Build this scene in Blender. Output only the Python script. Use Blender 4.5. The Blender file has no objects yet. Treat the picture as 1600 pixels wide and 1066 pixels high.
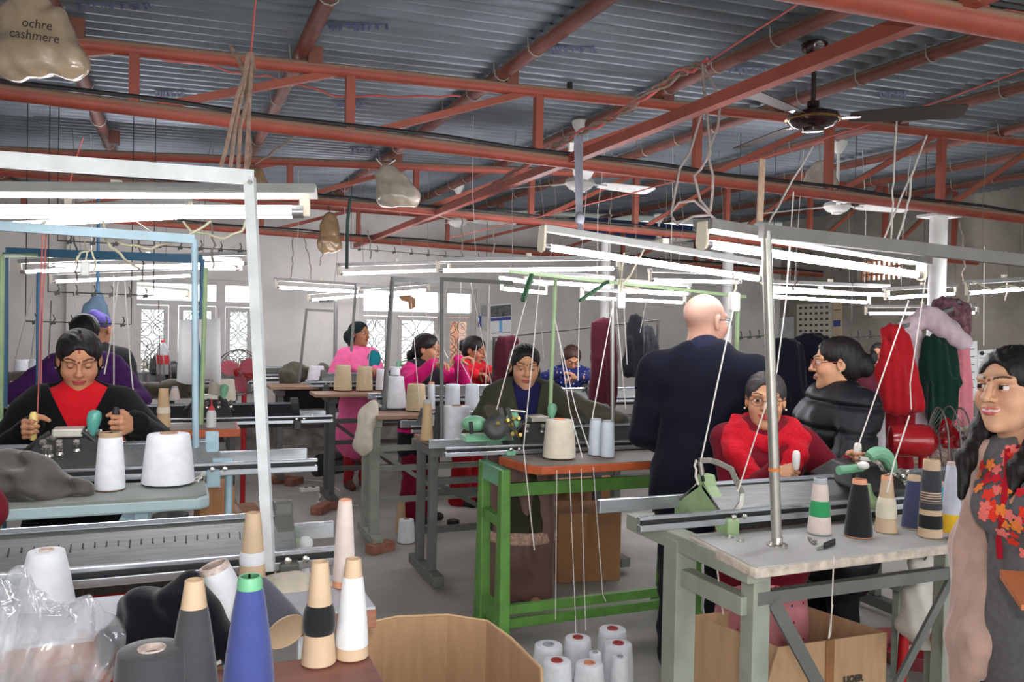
import bpy, math, random
import numpy as np
from mathutils import Vector, Matrix
random.seed(7); np.random.seed(7)
C = bpy.context.scene.collection
scene = bpy.context.scene
# ---------------------------------------------------------------- camera, world, light, exposure
FPX = 1280.0
YAW, PITCH, ROLL = math.radians(22.3), math.radians(-0.94), 0.020
CAM = Vector((0, 0, 1.6))
_F = Vector((math.sin(YAW)*math.cos(PITCH), math.cos(YAW)*math.cos(PITCH), math.sin(PITCH)))
_R0 = Vector((math.cos(YAW), -math.sin(YAW), 0)); _U0 = _R0.cross(_F)
_R = _R0*math.cos(ROLL) + _U0*math.sin(ROLL); _U = _U0*math.cos(ROLL) - _R0*math.sin(ROLL)
cd = bpy.data.cameras.new('camera'); cam = bpy.data.objects.new('camera', cd); C.objects.link(cam)
cd.sensor_width = 36; cd.lens = 36*FPX/1600; cd.clip_start = .05; cd.clip_end = 200
m = Matrix.Identity(4)
for i in range(3):
    m[i][0], m[i][1], m[i][2], m[i][3] = _R[i], _U[i], -_F[i], CAM[i]
cam.matrix_world = m; scene.camera = cam
w = bpy.data.worlds.new('sky'); scene.world = w; w.use_nodes = True
bg = w.node_tree.nodes['Background']; bg.inputs[0].default_value = (0.95, 0.98, 1.0, 1); bg.inputs[1].default_value = 3.0
vs = scene.view_settings
scene.display_settings.display_device = 'sRGB'
vs.view_transform = 'Standard'; vs.look = 'None'; vs.gamma = 1; vs.use_curve_mapping = False; vs.exposure = 0.12
TUBE_E = 50.0
fl = bpy.data.lights.new('camera_flash', 'POINT'); fl.energy = 75; fl.shadow_soft_size = .03; fl.color = (1, .97, .93); flo = bpy.data.objects.new('camera_flash', fl); C.objects.link(flo); flo.location = (.02, -.06, 1.72)
# ---------------------------------------------------------------- pixel -> world
def ray(x, y): return _F + _R*((x-800)/FPX) - _U*((y-533)/FPX)
def pd(x, y, d): return CAM + ray(x, y)*d
def pz(x, y, z): r = ray(x, y); return CAM + r*((z-CAM.z)/r.z)
def pv(x, y, v): r = ray(x, y); return CAM + r*(v/r.y)
def pu(x, y, u): r = ray(x, y); return CAM + r*(u/r.x)
def depth(p): return (Vector(p)-CAM).dot(_F)
def px(p):
    q = Vector(p)-CAM; d = q.dot(_F); return (800+FPX*q.dot(_R)/d, 533-FPX*q.dot(_U)/d)
# ---------------------------------------------------------------- materials
def lin(c):
    c = [x/255 for x in c[:3]]
    return tuple(x/12.92 if x <= .04045 else ((x+.055)/1.055)**2.4 for x in c)
_M = {}
def M(name, col, rough=.6, metal=0., var=.12, vs=9., bump=0., bs=150., sheen=0., dust=None, attr=False, trans=0., emit=None, es=0., ring=0., stretch=None, coat=0., spec=.5, alpha=1.):
    if name in _M: return _M[name]
    mt = bpy.data.materials.new(name); mt.use_nodes = True; _M[name] = mt
    nt = mt.node_tree; b = nt.nodes['Principled BSDF']; L = nt.links.new
    c = lin(col); b.inputs['Base Color'].default_value = (*c, 1); b.inputs['Roughness'].default_value = rough
    b.inputs['Metallic'].default_value = metal; b.inputs['Specular IOR Level'].default_value = spec
    if sheen: b.inputs['Sheen Weight'].default_value = sheen; b.inputs['Sheen Roughness'].default_value = .4
    if coat: b.inputs['Coat Weight'].default_value = coat
    if trans: b.inputs['Transmission Weight'].default_value = trans
    if alpha < 1: b.inputs['Alpha'].default_value = alpha
    if emit: b.inputs['Emission Color'].default_value = (*lin(emit), 1); b.inputs['Emission Strength'].default_value = es
    tc = nt.nodes.new('ShaderNodeTexCoord'); src = tc.outputs['Object']
    if stretch:
        mp = nt.nodes.new('ShaderNodeMapping'); mp.inputs['Scale'].default_value = stretch; L(src, mp.inputs['Vector']); src = mp.outputs[0]
    out = None
    if attr:
        at = nt.nodes.new('ShaderNodeVertexColor'); at.layer_name = 'col'; out = at.outputs[0]
    if var:
        n = nt.nodes.new('ShaderNodeTexNoise'); n.inputs['Scale'].default_value = vs; n.inputs['Detail'].default_value = 5; L(src, n.inputs['Vector'])
        mr = nt.nodes.new('ShaderNodeMapRange'); mr.inputs[1].default_value = .3; mr.inputs[2].default_value = .7; mr.inputs[3].default_value = 1-var; mr.inputs[4].default_value = 1+var
        L(n.outputs[0], mr.inputs[0])
        mx = nt.nodes.new('ShaderNodeMix'); mx.data_type = 'RGBA'; mx.blend_type = 'MULTIPLY'; mx.inputs[0].default_value = 1
        if out: L(out, mx.inputs[6])
        else: mx.inputs[6].default_value = (*c, 1)
        L(mr.outputs[0], mx.inputs[7]); out = mx.outputs[2]
    if dust:
        g = nt.nodes.new('ShaderNodeNewGeometry'); sx = nt.nodes.new('ShaderNodeSeparateXYZ'); L(g.outputs['Normal'], sx.inputs[0])
        m2 = nt.nodes.new('ShaderNodeMapRange'); m2.inputs[1].default_value = -.05; m2.inputs[2].default_value = .45; m2.inputs[4].default_value = .85; L(sx.outputs[2], m2.inputs[0])
        x2 = nt.nodes.new('ShaderNodeMix'); x2.data_type = 'RGBA'; L(m2.outputs[0], x2.inputs[0])
        if out: L(out, x2.inputs[6])
        else: x2.inputs[6].default_value = (*c, 1)
        x2.inputs[7].default_value = (*lin(dust), 1); out = x2.outputs[2]
    if out: L(out, b.inputs['Base Color'])
    hgt = None
    if ring:
        wv = nt.nodes.new('ShaderNodeTexWave'); wv.bands_direction = 'Z'; wv.inputs['Scale'].default_value = ring; wv.inputs['Distortion'].default_value = 1.2; wv.inputs['Detail'].default_value = 1
        L(tc.outputs['Object'], wv.inputs['Vector']); hgt = wv.outputs['Fac'] if 'Fac' in wv.outputs else wv.outputs[1]
    elif bump:
        nb = nt.nodes.new('ShaderNodeTexNoise'); nb.inputs['Scale'].default_value = bs; nb.inputs['Detail'].default_value = 4; L(src, nb.inputs['Vector']); hgt = nb.outputs[0]
    if hgt:
        bp = nt.nodes.new('ShaderNodeBump'); bp.inputs['Strength'].default_value = bump or .25; bp.inputs['Distance'].default_value = .004
        L(hgt, bp.inputs['Height']); L(bp.outputs[0], b.inputs['Normal'])
    return mt
# ---------------------------------------------------------------- mesh builder
WL = {}
def frame_of(d):
    d = Vector(d).normalized(); a = Vector((0, 0, 1)) if abs(d.z) < .9 else Vector((1, 0, 0))
    x = a.cross(d).normalized(); return x, d.cross(x), d
class MB:
    def __init__(s): s.v = []; s.f = []; s.mi = []; s.m = 0
    def face(s, idx): s.f.append(tuple(idx)); s.mi.append(s.m)
    def add(s, vs, fs):
        o = len(s.v); s.v += [tuple(p) for p in vs]
        for f in fs: s.face([o+i for i in f])
        return s
    def hexa(s, p):   # 8 points, bottom 4 then top 4
        return s.add(p, [(3, 2, 1, 0), (4, 5, 6, 7), (0, 1, 5, 4), (1, 2, 6, 5), (2, 3, 7, 6), (3, 0, 4, 7)])
    def box(s, a, b):
        (x0, y0, z0), (x1, y1, z1) = a, b
        x0, x1 = sorted((x0, x1)); y0, y1 = sorted((y0, y1)); z0, z1 = sorted((z0, z1))
        return s.hexa([(x0, y0, z0), (x1, y0, z0), (x1, y1, z0), (x0, y1, z0), (x0, y0, z1), (x1, y0, z1), (x1, y1, z1), (x0, y1, z1)])
    def cbox(s, c, d): return s.box([c[i]-d[i]/2 for i in range(3)], [c[i]+d[i]/2 for i in range(3)])
    def bar(s, a, b, w, h, up=(0, 0, 1)):   # rectangular bar from a to b
        a, b = Vector(a), Vector(b); d = (b-a).normalized(); x = d.cross(Vector(up))
        if x.length < 1e-4: x = d.cross(Vector((1, 0, 0)))
        x.normalize(); y = x.cross(d); x *= w/2; y *= h/2
        return s.hexa([a-x-y, b-x-y, b+x-y, a+x-y, a-x+y, b-x+y, b+x+y, a+x+y])
    def tube(s, pts, r, n=8, caps=True):
        pts = [Vector(p) for p in pts]; rs = r if isinstance(r, (list, tuple)) else [r]*len(pts)
        o = len(s.v); k = len(pts); X = None
        for i, p in enumerate(pts):
            d = (pts[min(i+1, k-1)]-pts[max(i-1, 0)])
            d = d.normalized() if d.length > 1e-9 else Vector((0, 0, 1))
            if X is None: X, Y, _ = frame_of(d)
            else:
                X = X-d*X.dot(d); X = X.normalized() if X.length > 1e-6 else frame_of(d)[0]; Y = d.cross(X)
            for j in range(n):
                t = 2*math.pi*j/n; s.v.append(tuple(p+X*(math.cos(t)*rs[i])+Y*(math.sin(t)*rs[i])))
        for i in range(k-1):
            for j in range(n):
                a = o+i*n+j; b = o+i*n+(j+1) % n; s.face((a, b, b+n, a+n))
        if caps: s.face([o+j for j in range(n)][::-1]); s.face([o+(k-1)*n+j for j in range(n)])
        return s
    def lathe(s, prof, n=20, c=(0, 0, 0), ax=None):   # prof [(r,z)], closed by caps
        c = Vector(c); o = len(s.v)
        X, Y, Z = (Vector((1, 0, 0)), Vector((0, 1, 0)), Vector((0, 0, 1))) if ax is None else frame_of(ax)
        for r, z in prof:
            for j in range(n):
                t = 2*math.pi*j/n; s.v.append(tuple(c+X*(r*math.cos(t))+Y*(r*math.sin(t))+Z*z))
        for i in range(len(prof)-1):
            for j in range(n):
                a = o+i*n+j; b = o+i*n+(j+1) % n; s.face((a, b, b+n, a+n))
        s.face([o+j for j in range(n)][::-1]); s.face([o+(len(prof)-1)*n+j for j in range(n)])
        return s
    def ell(s, c, r, n=14, m=9):
        prof = [(math.sin(math.pi*i/m), -math.cos(math.pi*i/m)) for i in range(m+1)]; prof[0] = (.02, -1); prof[-1] = (.02, 1)
        o = len(s.v); s.lathe(prof, n)
        for i in range(o, len(s.v)): p = s.v[i]; s.v[i] = (c[0]+p[0]*r[0], c[1]+p[1]*r[1], c[2]+p[2]*r[2])
        return s
    def prism(s, poly, a, b):   # poly: list of 3D pts; extruded from +a to +b (vectors)
        n = len(poly); a, b = Vector(a), Vector(b); P = [Vector(p) for p in poly]
        return s.add([p+a for p in P]+[p+b for p in P], [tuple(range(n))[::-1], tuple(range(n, 2*n))]+[(i, (i+1) % n, n+(i+1) % n, n+i) for i in range(n)])
    def xform(s, mtx, start=0):
        for i in range(start, len(s.v)): s.v[i] = tuple(mtx @ Vector(s.v[i]))
        return s
    def build(s, name, mats, parent=None, smooth=35, origin=None, bevel=0, **props):
        me = bpy.data.meshes.new(name); mats = mats if isinstance(mats, (list, tuple)) else [mats]
        V = np.array(s.v, dtype=float).reshape(-1, 3)
        if parent is not None: org = WL[parent.name]
        elif origin is not None: org = Vector(origin)
        else: org = Vector(((V[:, 0].min()+V[:, 0].max())/2, (V[:, 1].min()+V[:, 1].max())/2, V[:, 2].min()))
        me.from_pydata((V-np.array(org)).tolist(), [], s.f)
        for mt in mats: me.materials.append(mt)
        if any(s.mi): me.polygons.foreach_set('material_index', s.mi)
        if smooth: me.shade_smooth(); me.set_sharp_from_angle(angle=math.radians(smooth))
        me.update()
        o = bpy.data.objects.new(name, me); C.objects.link(o); WL[o.name] = Vector(org)
        if parent is not None: o.parent = parent
        else: o.location = org
        if bevel:
            bm = o.modifiers.new('edge', 'BEVEL'); bm.width = bevel; bm.segments = 2; bm.limit_method = 'ANGLE'
        for k, v in props.items(): o[k] = v
        return o
def thing(name, label, cat, loc=(0, 0, 0), group=None, kind=None):
    o = bpy.data.objects.new(name, None); C.objects.link(o); o.location = Vector(loc); WL[o.name] = Vector(loc); o.empty_display_size = .1
    o['label'] = label; o['category'] = cat
    if group: o['group'] = group
    if kind: o['kind'] = kind
    return o
def tag(o, label, cat, group=None, kind=None):
    o['label'] = label; o['category'] = cat
    if group: o['group'] = group
    if kind: o['kind'] = kind
    return o
def dup_part(src, parent, loc=None, rot=None):
    c = bpy.data.objects.new(src.name.split('.')[0], src.data); C.objects.link(c); c.parent = parent; WL[c.name] = WL[parent.name] if parent else Vector((0, 0, 0))
    if loc is not None: c.location = loc
    if rot is not None: c.rotation_euler = rot
    return c
def sag(a, b, s, n=10):
    a, b = Vector(a), Vector(b)
    return [a.lerp(b, i/n)-Vector((0, 0, s*4*(i/n)*(1-i/n))) for i in range(n+1)]
def wob(pts, amt, seed=0):
    r = random.Random(seed); return [p+Vector((r.uniform(-amt, amt), r.uniform(-amt, amt), r.uniform(-amt, amt))) if 0 < i < len(pts)-1 else p for i, p in enumerate(pts)]
def letters(s, size, mt, ext=.0006, bold=0.):
    cu = bpy.data.curves.new('tmp', 'FONT'); cu.body = s; cu.size = size; cu.extrude = ext; cu.offset = bold; cu.align_x = 'CENTER'; cu.align_y = 'CENTER'; cu.resolution_u = 3
    t = bpy.data.objects.new('tmp', cu); me = bpy.data.meshes.new_from_object(t); bpy.data.objects.remove(t); me.name = 'lettering'
    o = bpy.data.objects.new('lettering', me); C.objects.link(o); me.materials.clear(); me.materials.append(mt); return o
# ---------------------------------------------------------------- signed-distance sculpting (bodies, clothes, cloth heaps)
def cap(a, b, ra, rb=None, k=.03, sc=None): return dict(t='c', a=np.array(a, float), b=np.array(b, float), ra=ra, rb=ra if rb is None else rb, k=k, sc=sc)
def ell(c, r, k=.03, sub=False, rot=None): return dict(t='e', c=np.array(c, float), r=np.array(r, float), k=k, sub=sub, rot=rot)
def sdf_grid(prims, h, disp=None, carve=None):
    lo = np.full(3, 1e9); hi = -lo; bb = []
    for p in prims:
        if p['t'] == 'c':
            r = max(p['ra'], p['rb']); s = np.array(p['sc']) if p['sc'] is not None else np.ones(3)
            l = np.minimum(p['a'], p['b'])-r*s; u = np.maximum(p['a'], p['b'])+r*s
        else:
            R = p['r'] if p['rot'] is None else np.full(3, p['r'].max()); l, u = p['c']-R, p['c']+R
        bb.append((l, u))
        if not p.get('sub'): lo = np.minimum(lo, l); hi = np.maximum(hi, u)
    pad = .03+2*h; lo -= pad; hi += pad
    n = np.ceil((hi-lo)/h).astype(int)+1
    ax = [lo[i]+h*np.arange(n[i]) for i in range(3)]
    f = np.full(n, 9., dtype=np.float32)
    for p, (l, u) in zip(prims, bb):
        mg = p['k']+2.5*h+.01
        i0 = np.maximum(((l-mg-lo)/h).astype(int), 0); i1 = np.minimum(((u+mg-lo)/h).astype(int)+2, n)
        if (i1 <= i0).any(): continue
        sl = tuple(slice(i0[i], i1[i]) for i in range(3))
        X = ax[0][sl[0]][:, None, None].astype(np.float32); Y = ax[1][sl[1]][None, :, None].astype(np.float32); Z = ax[2][sl[2]][None, None, :].astype(np.float32)
        if p['t'] == 'c':
            a, b = p['a'], p['b']; s = p['sc'] if p['sc'] is not None else (1, 1, 1); mid = (a+b)/2
            ms = min(s)
            dx, dy, dz = (X-a[0])/s[0], (Y-a[1])/s[1], (Z-a[2])/s[2]; e = (b-a)/np.array(s); ee = max(float(e@e), 1e-12)
            t = np.clip((dx*e[0]+dy*e[1]+dz*e[2])/ee, 0, 1)
            d = np.sqrt((dx-t*e[0])**2+(dy-t*e[1])**2+(dz-t*e[2])**2)-(p['ra']+(p['rb']-p['ra'])*t)
            d = d*(1 if ms == 1 else (ms+1)/2 if max(s) <= 1 else ms)
        else:
            c, r = p['c'], p['r']; dx, dy, dz = X-c[0], Y-c[1], Z-c[2]
            if p['rot'] is not None:
                Rm = p['rot']; dx, dy, dz = Rm[0, 0]*dx+Rm[1, 0]*dy+Rm[2, 0]*dz, Rm[0, 1]*dx+Rm[1, 1]*dy+Rm[2, 1]*dz, Rm[0, 2]*dx+Rm[1, 2]*dy+Rm[2, 2]*dz
            q = np.sqrt((dx/r[0])**2+(dy/r[1])**2+(dz/r[2])**2)+1e-6
            g = np.sqrt((dx/r[0]**2)**2+(dy/r[1]**2)**2+(dz/r[2]**2)**2)+1e-6
            d = q*(q-1)/g
        F = f[sl]; k = p['k']
        if p.get('sub'):
            d = -d; hh = np.clip(.5-.5*(F-d)/k, 0, 1); f[sl] = F*(1-hh)+d*hh+k*hh*(1-hh)
        else:
            hh = np.clip(.5+.5*(d-F)/k, 0, 1); nw = d*(1-hh)+F*hh-k*hh*(1-hh)
            f[sl] = np.where(F > 5, d, nw)
    if disp is not None: f = f+disp(ax[0][:, None, None], ax[1][None, :, None], ax[2][None, None, :]).astype(np.float32)*(f < 1)
    if carve is not None: f = np.maximum(f, carve(ax[0][:, None, None], ax[1][None, :, None], ax[2][None, None, :]).astype(np.float32))
    return f, lo
def surfnet(f, lo, h):
    s = f < 0
    c = np.zeros(np.array(f.shape)-1, dtype=np.int8)
    for i in (0, 1):
        for j in (0, 1):
            for k in (0, 1): c += s[i:f.shape[0]-1+i, j:f.shape[1]-1+j, k:f.shape[2]-1+k]
    act = np.argwhere((c > 0) & (c < 8)); nid = np.full(c.shape, -1, dtype=np.int32); nid[tuple(act.T)] = np.arange(len(act))
    P = np.zeros((len(act), 3)); W = np.zeros(len(act))
    co = [(i, j, k) for i in (0, 1) for j in (0, 1) for k in (0, 1)]
    for a in co:
        for ax in range(3):
            if a[ax]: continue
            b = list(a); b[ax] = 1
            fa = f[act[:, 0]+a[0], act[:, 1]+a[1], act[:, 2]+a[2]]; fb = f[act[:, 0]+b[0], act[:, 1]+b[1], act[:, 2]+b[2]]
            mk = (fa < 0) != (fb < 0); t = np.where(mk, fa/np.where(mk, fa-fb, 1), 0)
            q = np.array(a, float)[None]+np.zeros((len(act), 3)); q[:, ax] = t; P += q*mk[:, None]; W += mk
    V = (act+P/W[:, None])*h+lo
    Q = []
    for ax in range(3):
        o = [x for x in range(3) if x != ax]
        sl0 = [slice(None)]*3; sl1 = [slice(None)]*3; sl0[ax] = slice(0, -1); sl1[ax] = slice(1, None)
        A, B = s[tuple(sl0)], s[tuple(sl1)]; e = np.argwhere(A != B)
        e = e[(e[:, o[0]] > 0) & (e[:, o[1]] > 0) & (e[:, o[0]] < f.shape[o[0]]-1) & (e[:, o[1]] < f.shape[o[1]]-1)]
        ins = A[tuple(e.T)]
        ids = []
        for d0, d1 in ((-1, -1), (0, -1), (0, 0), (-1, 0)):
            q = e.copy(); q[:, o[0]] += d0; q[:, o[1]] += d1; ids.append(nid[tuple(q.T)])
        ids = np.stack(ids, 1); fl = ins if ax != 1 else ~ins
        ids[~fl] = ids[~fl][:, ::-1]; Q.append(ids)
    return V, np.concatenate(Q)
def sculpt(prims, h, disp=None, cut=None, relax=1, carve=None):
    f, lo = sdf_grid(prims, h, disp, carve); V, Q = surfnet(f, lo, h)
    for _ in range(relax):
        E = np.concatenate([Q[:, [0, 1]], Q[:, [1, 2]], Q[:, [2, 3]], Q[:, [3, 0]]]); S = np.zeros_like(V); N = np.zeros(len(V))
        for a, b in ((0, 1), (1, 0)):
            for d in range(3): S[:, d] += np.bincount(E[:, a], V[E[:, b], d], len(V))
            N += np.bincount(E[:, a], minlength=len(V))
        V = V*.5+.5*S/np.maximum(N, 1)[:, None]
    if cut is not None:
        keep = ~cut(V[:, 0], V[:, 1], V[:, 2]); Q = Q[keep[Q].all(1)]
        used = np.unique(Q); mp = np.full(len(V), -1); mp[used] = np.arange(len(used)); V = V[used]; Q = mp[Q]
    return V, Q
def np_mesh(name, V, Q, mat, cols=None, tris=None):
    me = bpy.data.meshes.new(name); me.vertices.add(len(V)); me.vertices.foreach_set('co', np.asarray(V, np.float32).ravel())
    n = len(Q); me.loops.add(4*n); me.loops.foreach_set('vertex_index', np.asarray(Q, np.int32).ravel())
    me.polygons.add(n); me.polygons.foreach_set('loop_start', np.arange(n, dtype=np.int32)*4)
    me.polygons.foreach_set('use_smooth', np.ones(n, bool))
    for mt in (mat if isinstance(mat, (list, tuple)) else [mat]): me.materials.append(mt)
    me.update(calc_edges=True); me.validate()
    if cols is not None:
        a = me.color_attributes.new('col', 'FLOAT_COLOR', 'POINT'); cc = np.ones((len(V), 4), np.float32); cc[:, :3] = cols; a.data.foreach_set('color', cc.ravel())
    return me
def sdf_obj(name, prims, h, mat, parent=None, disp=None, cut=None, origin=None, relax=1, solid=0, **props):
    V, Q = sculpt(prims, h, disp, cut, relax)
    if parent is not None: org = np.array(WL[parent.name])
    elif origin is not None: org = np.array(origin, float)
    else: org = np.array([(V[:, 0].min()+V[:, 0].max())/2, (V[:, 1].min()+V[:, 1].max())/2, V[:, 2].min()])
    o = bpy.data.objects.new(name, np_mesh(name, V-org, Q, mat)); C.objects.link(o); WL[o.name] = Vector(org)
    if parent is not None: o.parent = parent
    else: o.location = Vector(org)
    if solid:
        sm = o.modifiers.new('thickness', 'SOLIDIFY'); sm.thickness = solid; sm.offset = 0
    for k, v in props.items(): o[k] = v
    return o
def folds(amp, fx, fy, fz, ph=0.):
    return lambda x, y, z: amp*(np.sin(fx*x+fy*y+fz*z+ph)+.6*np.sin(1.7*fx*x-2.1*fy*y+1.3*fz*z+ph*2+1)+.5*np.sin(.6*fy*x+.8*fx*y+2.3*fz*z+2))
# ================================================================ room shell
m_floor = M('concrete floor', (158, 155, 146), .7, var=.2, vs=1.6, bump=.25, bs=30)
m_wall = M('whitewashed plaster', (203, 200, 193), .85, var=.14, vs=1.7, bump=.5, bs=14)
m_sheet = M('galvanised roofing', (132, 142, 150), .42, metal=.45, var=.22, vs=2.2, bump=.05, bs=60)
m_red = M('red oxide paint', (140, 62, 45), .55, var=.18, vs=7, dust=(150, 128, 108))
m_purlin = M('brown oxide paint', (112, 60, 46), .6, var=.25, vs=9, dust=(140, 118, 100))
m_wframe = M('painted window frame', (190, 188, 182), .6, var=.08)
m_grille = M('grille iron', (120, 112, 108), .5, var=.1)
m_hook = M('galvanised hook', (175, 170, 160), .4, metal=.6, var=.05)
UL, UR, VF, VB = -3.2, 8.5, 10.0, -2.2
def roofz(u, v): return 2.985+.028*u+.012*(v-4)
MB().box((UL-.3, VB-3, -.12), (UR+.3, VF+.3, 0)).build('floor', m_floor, kind='structure', label='worn grey concrete floor with stains and lint', smooth=0)
# far wall with two window holes
W1 = [pv(205, 455, VF), pv(400, 600, VF)]; W2 = [pv(562, 452, VF), pv(742, 612, VF)]
def holes(u0, u1, z0, z1, hs, mk):
    us = sorted({u0, u1, *[x for h in hs for x in h[:2]]}); zs = sorted({z0, z1, *[x for h in hs for x in h[2:]]})
    for i in range(len(us)-1):
        for j in range(len(zs)-1):
            cu, cz = (us[i]+us[i+1])/2, (zs[j]+zs[j+1])/2
            if not any(h[0] < cu < h[1] and h[2] < cz < h[3] for h in hs): mk(us[i], us[i+1], zs[j], zs[j+1])
wb = MB(); ZS = .85
H1 = (W1[0].x, W1[1].x, ZS, pv(330, 437, VF).z); H2 = (W2[0].x, W2[1].x, ZS, W2[0].z+.05)
holes(UL, UR+.25, 0, 3.12, [H1, H2], lambda a, b, c, d: wb.box((a, VF, c), (b, VF+.25, d)))
wb.build('wall_far', m_wall, smooth=0, kind='structure', label='whitewashed far wall with two grilled windows')
# right wall: whitewashed block work laid in courses
nt = None
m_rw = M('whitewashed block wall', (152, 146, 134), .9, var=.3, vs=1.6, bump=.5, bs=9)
_n = m_rw.node_tree; _b = _n.nodes['Principled BSDF']
br = _n.nodes.new('ShaderNodeTexBrick'); tcn = _n.nodes.new('ShaderNodeTexCoord'); mpn = _n.nodes.new('ShaderNodeMapping'); mpn.inputs['Rotation'].default_value = (math.radians(90), 0, math.radians(90))
_n.links.new(tcn.outputs['Object'], mpn.inputs[0])
cmb = _n.nodes.new('ShaderNodeSeparateXYZ'); _n.links.new(tcn.outputs['Object'], cmb.inputs[0]); cx = _n.nodes.new('ShaderNodeCombineXYZ'); _n.links.new(cmb.outputs[1], cx.inputs[0]); _n.links.new(cmb.outputs[2], cx.inputs[1]); _n.links.new(cx.outputs[0], br.inputs['Vector'])
br.inputs['Scale'].default_value = 1.0; br.inputs['Brick Width'].default_value = .24; br.inputs['Row Height'].default_value = .085; br.inputs['Mortar Size'].default_value = .008
bpn = _n.nodes.new('ShaderNodeBump'); bpn.inputs['Strength'].default_value = .7; bpn.inputs['Distance'].default_value = .012; _n.links.new(br.outputs['Fac'], bpn.inputs['Height']); bpn.invert = True
for l in list(_b.inputs['Normal'].links): _n.links.new(l.from_socket, bpn.inputs['Normal'])
_n.links.new(bpn.outputs[0], _b.inputs['Normal'])
wb = MB(); g0 = pu(1340, 408, UR); g1 = pu(1408, 436, UR)
HR = (min(g0.y, g1.y), max(g0.y, g1.y), g1.z, g0.z)
holes(VB, VF, 0, 3.36, [HR], lambda a, b, c, d: wb.box((UR, a, c), (UR+.25, b, d)))
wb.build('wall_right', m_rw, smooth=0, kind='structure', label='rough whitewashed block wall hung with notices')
MB().box((UL-.25, VB, 0), (UL, VF+.25, 3.0)).build('wall_left', m_wall, smooth=0, kind='structure', label='whitewashed side wall')
pb = MB().box((W1[0].x-.62, VF-.12, 0), (W1[0].x-.38, VF, 3.1)); pb.build('trim_1', m_wall, smooth=0, kind='structure', label='plastered pilaster beside the window')
MB().box((UL, VF-.012, 0), (UR, VF, .42)).build('baseboard_far', M('grimy plaster', (120, 116, 108), .9, var=.5, vs=6, bump=.6, bs=20), smooth=0, kind='structure', label='grimy skirting band along the far wall')
# lattice vent in the right wall
vt = thing('window_3', 'small bright lattice vent high in the block wall', 'window', (UR, (HR[0]+HR[1])/2, HR[2]), kind='structure'); del vt['category']
g = MB(); N = 9
for i in range(N+1):
    y = HR[0]+(HR[1]-HR[0])*i/N; g.box((UR+.08, y-.012, HR[2]), (UR+.11, y+.012, HR[3]))
for i in range(4):
    z = HR[2]+(HR[3]-HR[2])*i/3; g.box((UR+.11, HR[0], z-.014), (UR+.14, HR[1], z+.014))
g.build('grille', M('terracotta lattice', (190, 130, 96), .8), vt, smooth=0)
MB().box((UR+.0, HR[0]-.05, HR[2]-.06), (UR-.04, HR[1]+.05, HR[2])).build('sill', m_rw, vt, smooth=0)
# windows of the far wall: fixed lights over grilled casements
def window(nm, H, splits, tz, lab):
    u0, u1, z0, z1 = H; w_ = thing(nm, lab, 'window', ((u0+u1)/2, VF, z0), kind='structure'); del w_['category']
    fr = MB(); a, b = VF+.02, VF+.10
    for x in (u0+.03, u1-.03): fr.box((x-.028, a, z0+.002), (x+.028, b, z1-.002))
    for z in (z0+.03, tz, z1-.03): fr.box((u0+.06, a+.006, z-.028), (u1-.06, b-.006, z+.028))
    for x in splits: fr.box((x-.05, a-.005, z0+.004), (x+.05, b+.005, (z1 if len(splits) < 2 or x == splits[-1] else tz)-.004))
    fr.build('frame', m_wframe, w_, smooth=0)
    MB().box((u0-.06, VF-.08, z0-.05), (u1+.06, VF+.02, z0)).build('sill', m_wframe, w_, smooth=0)
    ed = [u0]+list(splits)+[u1]
    gm = M('window glass', (235, 240, 240), .05, trans=1., var=0)
    for i in range(len(ed)-1):
        x0, x1 = ed[i]+.06, ed[i+1]-.06
        sh = MB()   # sash
        for x in (x0+.02, x1-.02): sh.box((x-.025, a+.01, z0+.06), (x+.025, b-.02, tz-.035))
        sh.box((x0+.045, a+.014, z0+.06), (x1-.045, b-.024, z0+.11)).box((x0+.045, a+.014, tz-.085), (x1-.045, b-.024, tz-.035))
        so = sh.build('sash', m_wframe, w_, smooth=0)
        gr = MB(); yy = VF+.13; w2 = x1-x0; nx = 2; cw = w2/nx; nz = max(2, int((tz-z0-.1)/cw)); ch = (tz-z0-.1)/nz
        for p in range(nx):
            for q in range(nz):
                cx_, cz = x0+cw*(p+.5), z0+.05+ch*(q+.5)
                gr.tube([(cx_+math.cos(t)*cw*.46, yy, cz+math.sin(t)*ch*.46) for t in np.linspace(0, 2*math.pi, 13)], .006, 4)
                sg = 1 if (p+q) % 2 else -1
                gr.tube([(cx_+sg*math.cos(t*1.6)*cw*.30*(1-t/6.), yy, cz+math.sin(t*1.6)*ch*.30*(1-t/6.)) for t in np.linspace(0, 4.6, 14)], .005, 4)
                gr.tube([(cx_-cw*.5, yy, cz-sg*ch*.5), (cx_+cw*.5, yy, cz+sg*ch*.5)], .006, 4)
        gr.build('grille', m_grille, w_, smooth=60)
        MB().box((x0, VF+.055, z0+.08), (x1, VF+.06, tz-.06)).build('pane', gm, so, smooth=0)
    return w_
s1 = [pv(271, 500, VF).x, pv(345, 500, VF).x]; s2 = [pv(616, 540, VF).x, pv(692, 540, VF).x]
window('window_1', H1, s1, pv(300, 474, VF).z, 'three light window with scroll iron grilles under a bright fanlight')
window('window_2', H2, s2, pv(650, 491, VF).z, 'three light window with scroll iron grilles and a cardboard patched fanlight')
# neighbouring brick house seen through the right hand casement
MB().box((4.06, 13.0, -.1), (5.6, 13.2, 1.78)).build('exterior_wall', M('sunlit brick', (205, 140, 110), .9, var=.25, vs=5), smooth=0, kind='structure', label='orange brick wall of the house outside')
MB().box((-30, VF+.3, -.4), (40, 40, -.1)).build('ground', M('outside ground', (150, 145, 130), .9), smooth=0, kind='structure', label='pale ground outside the windows')
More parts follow.
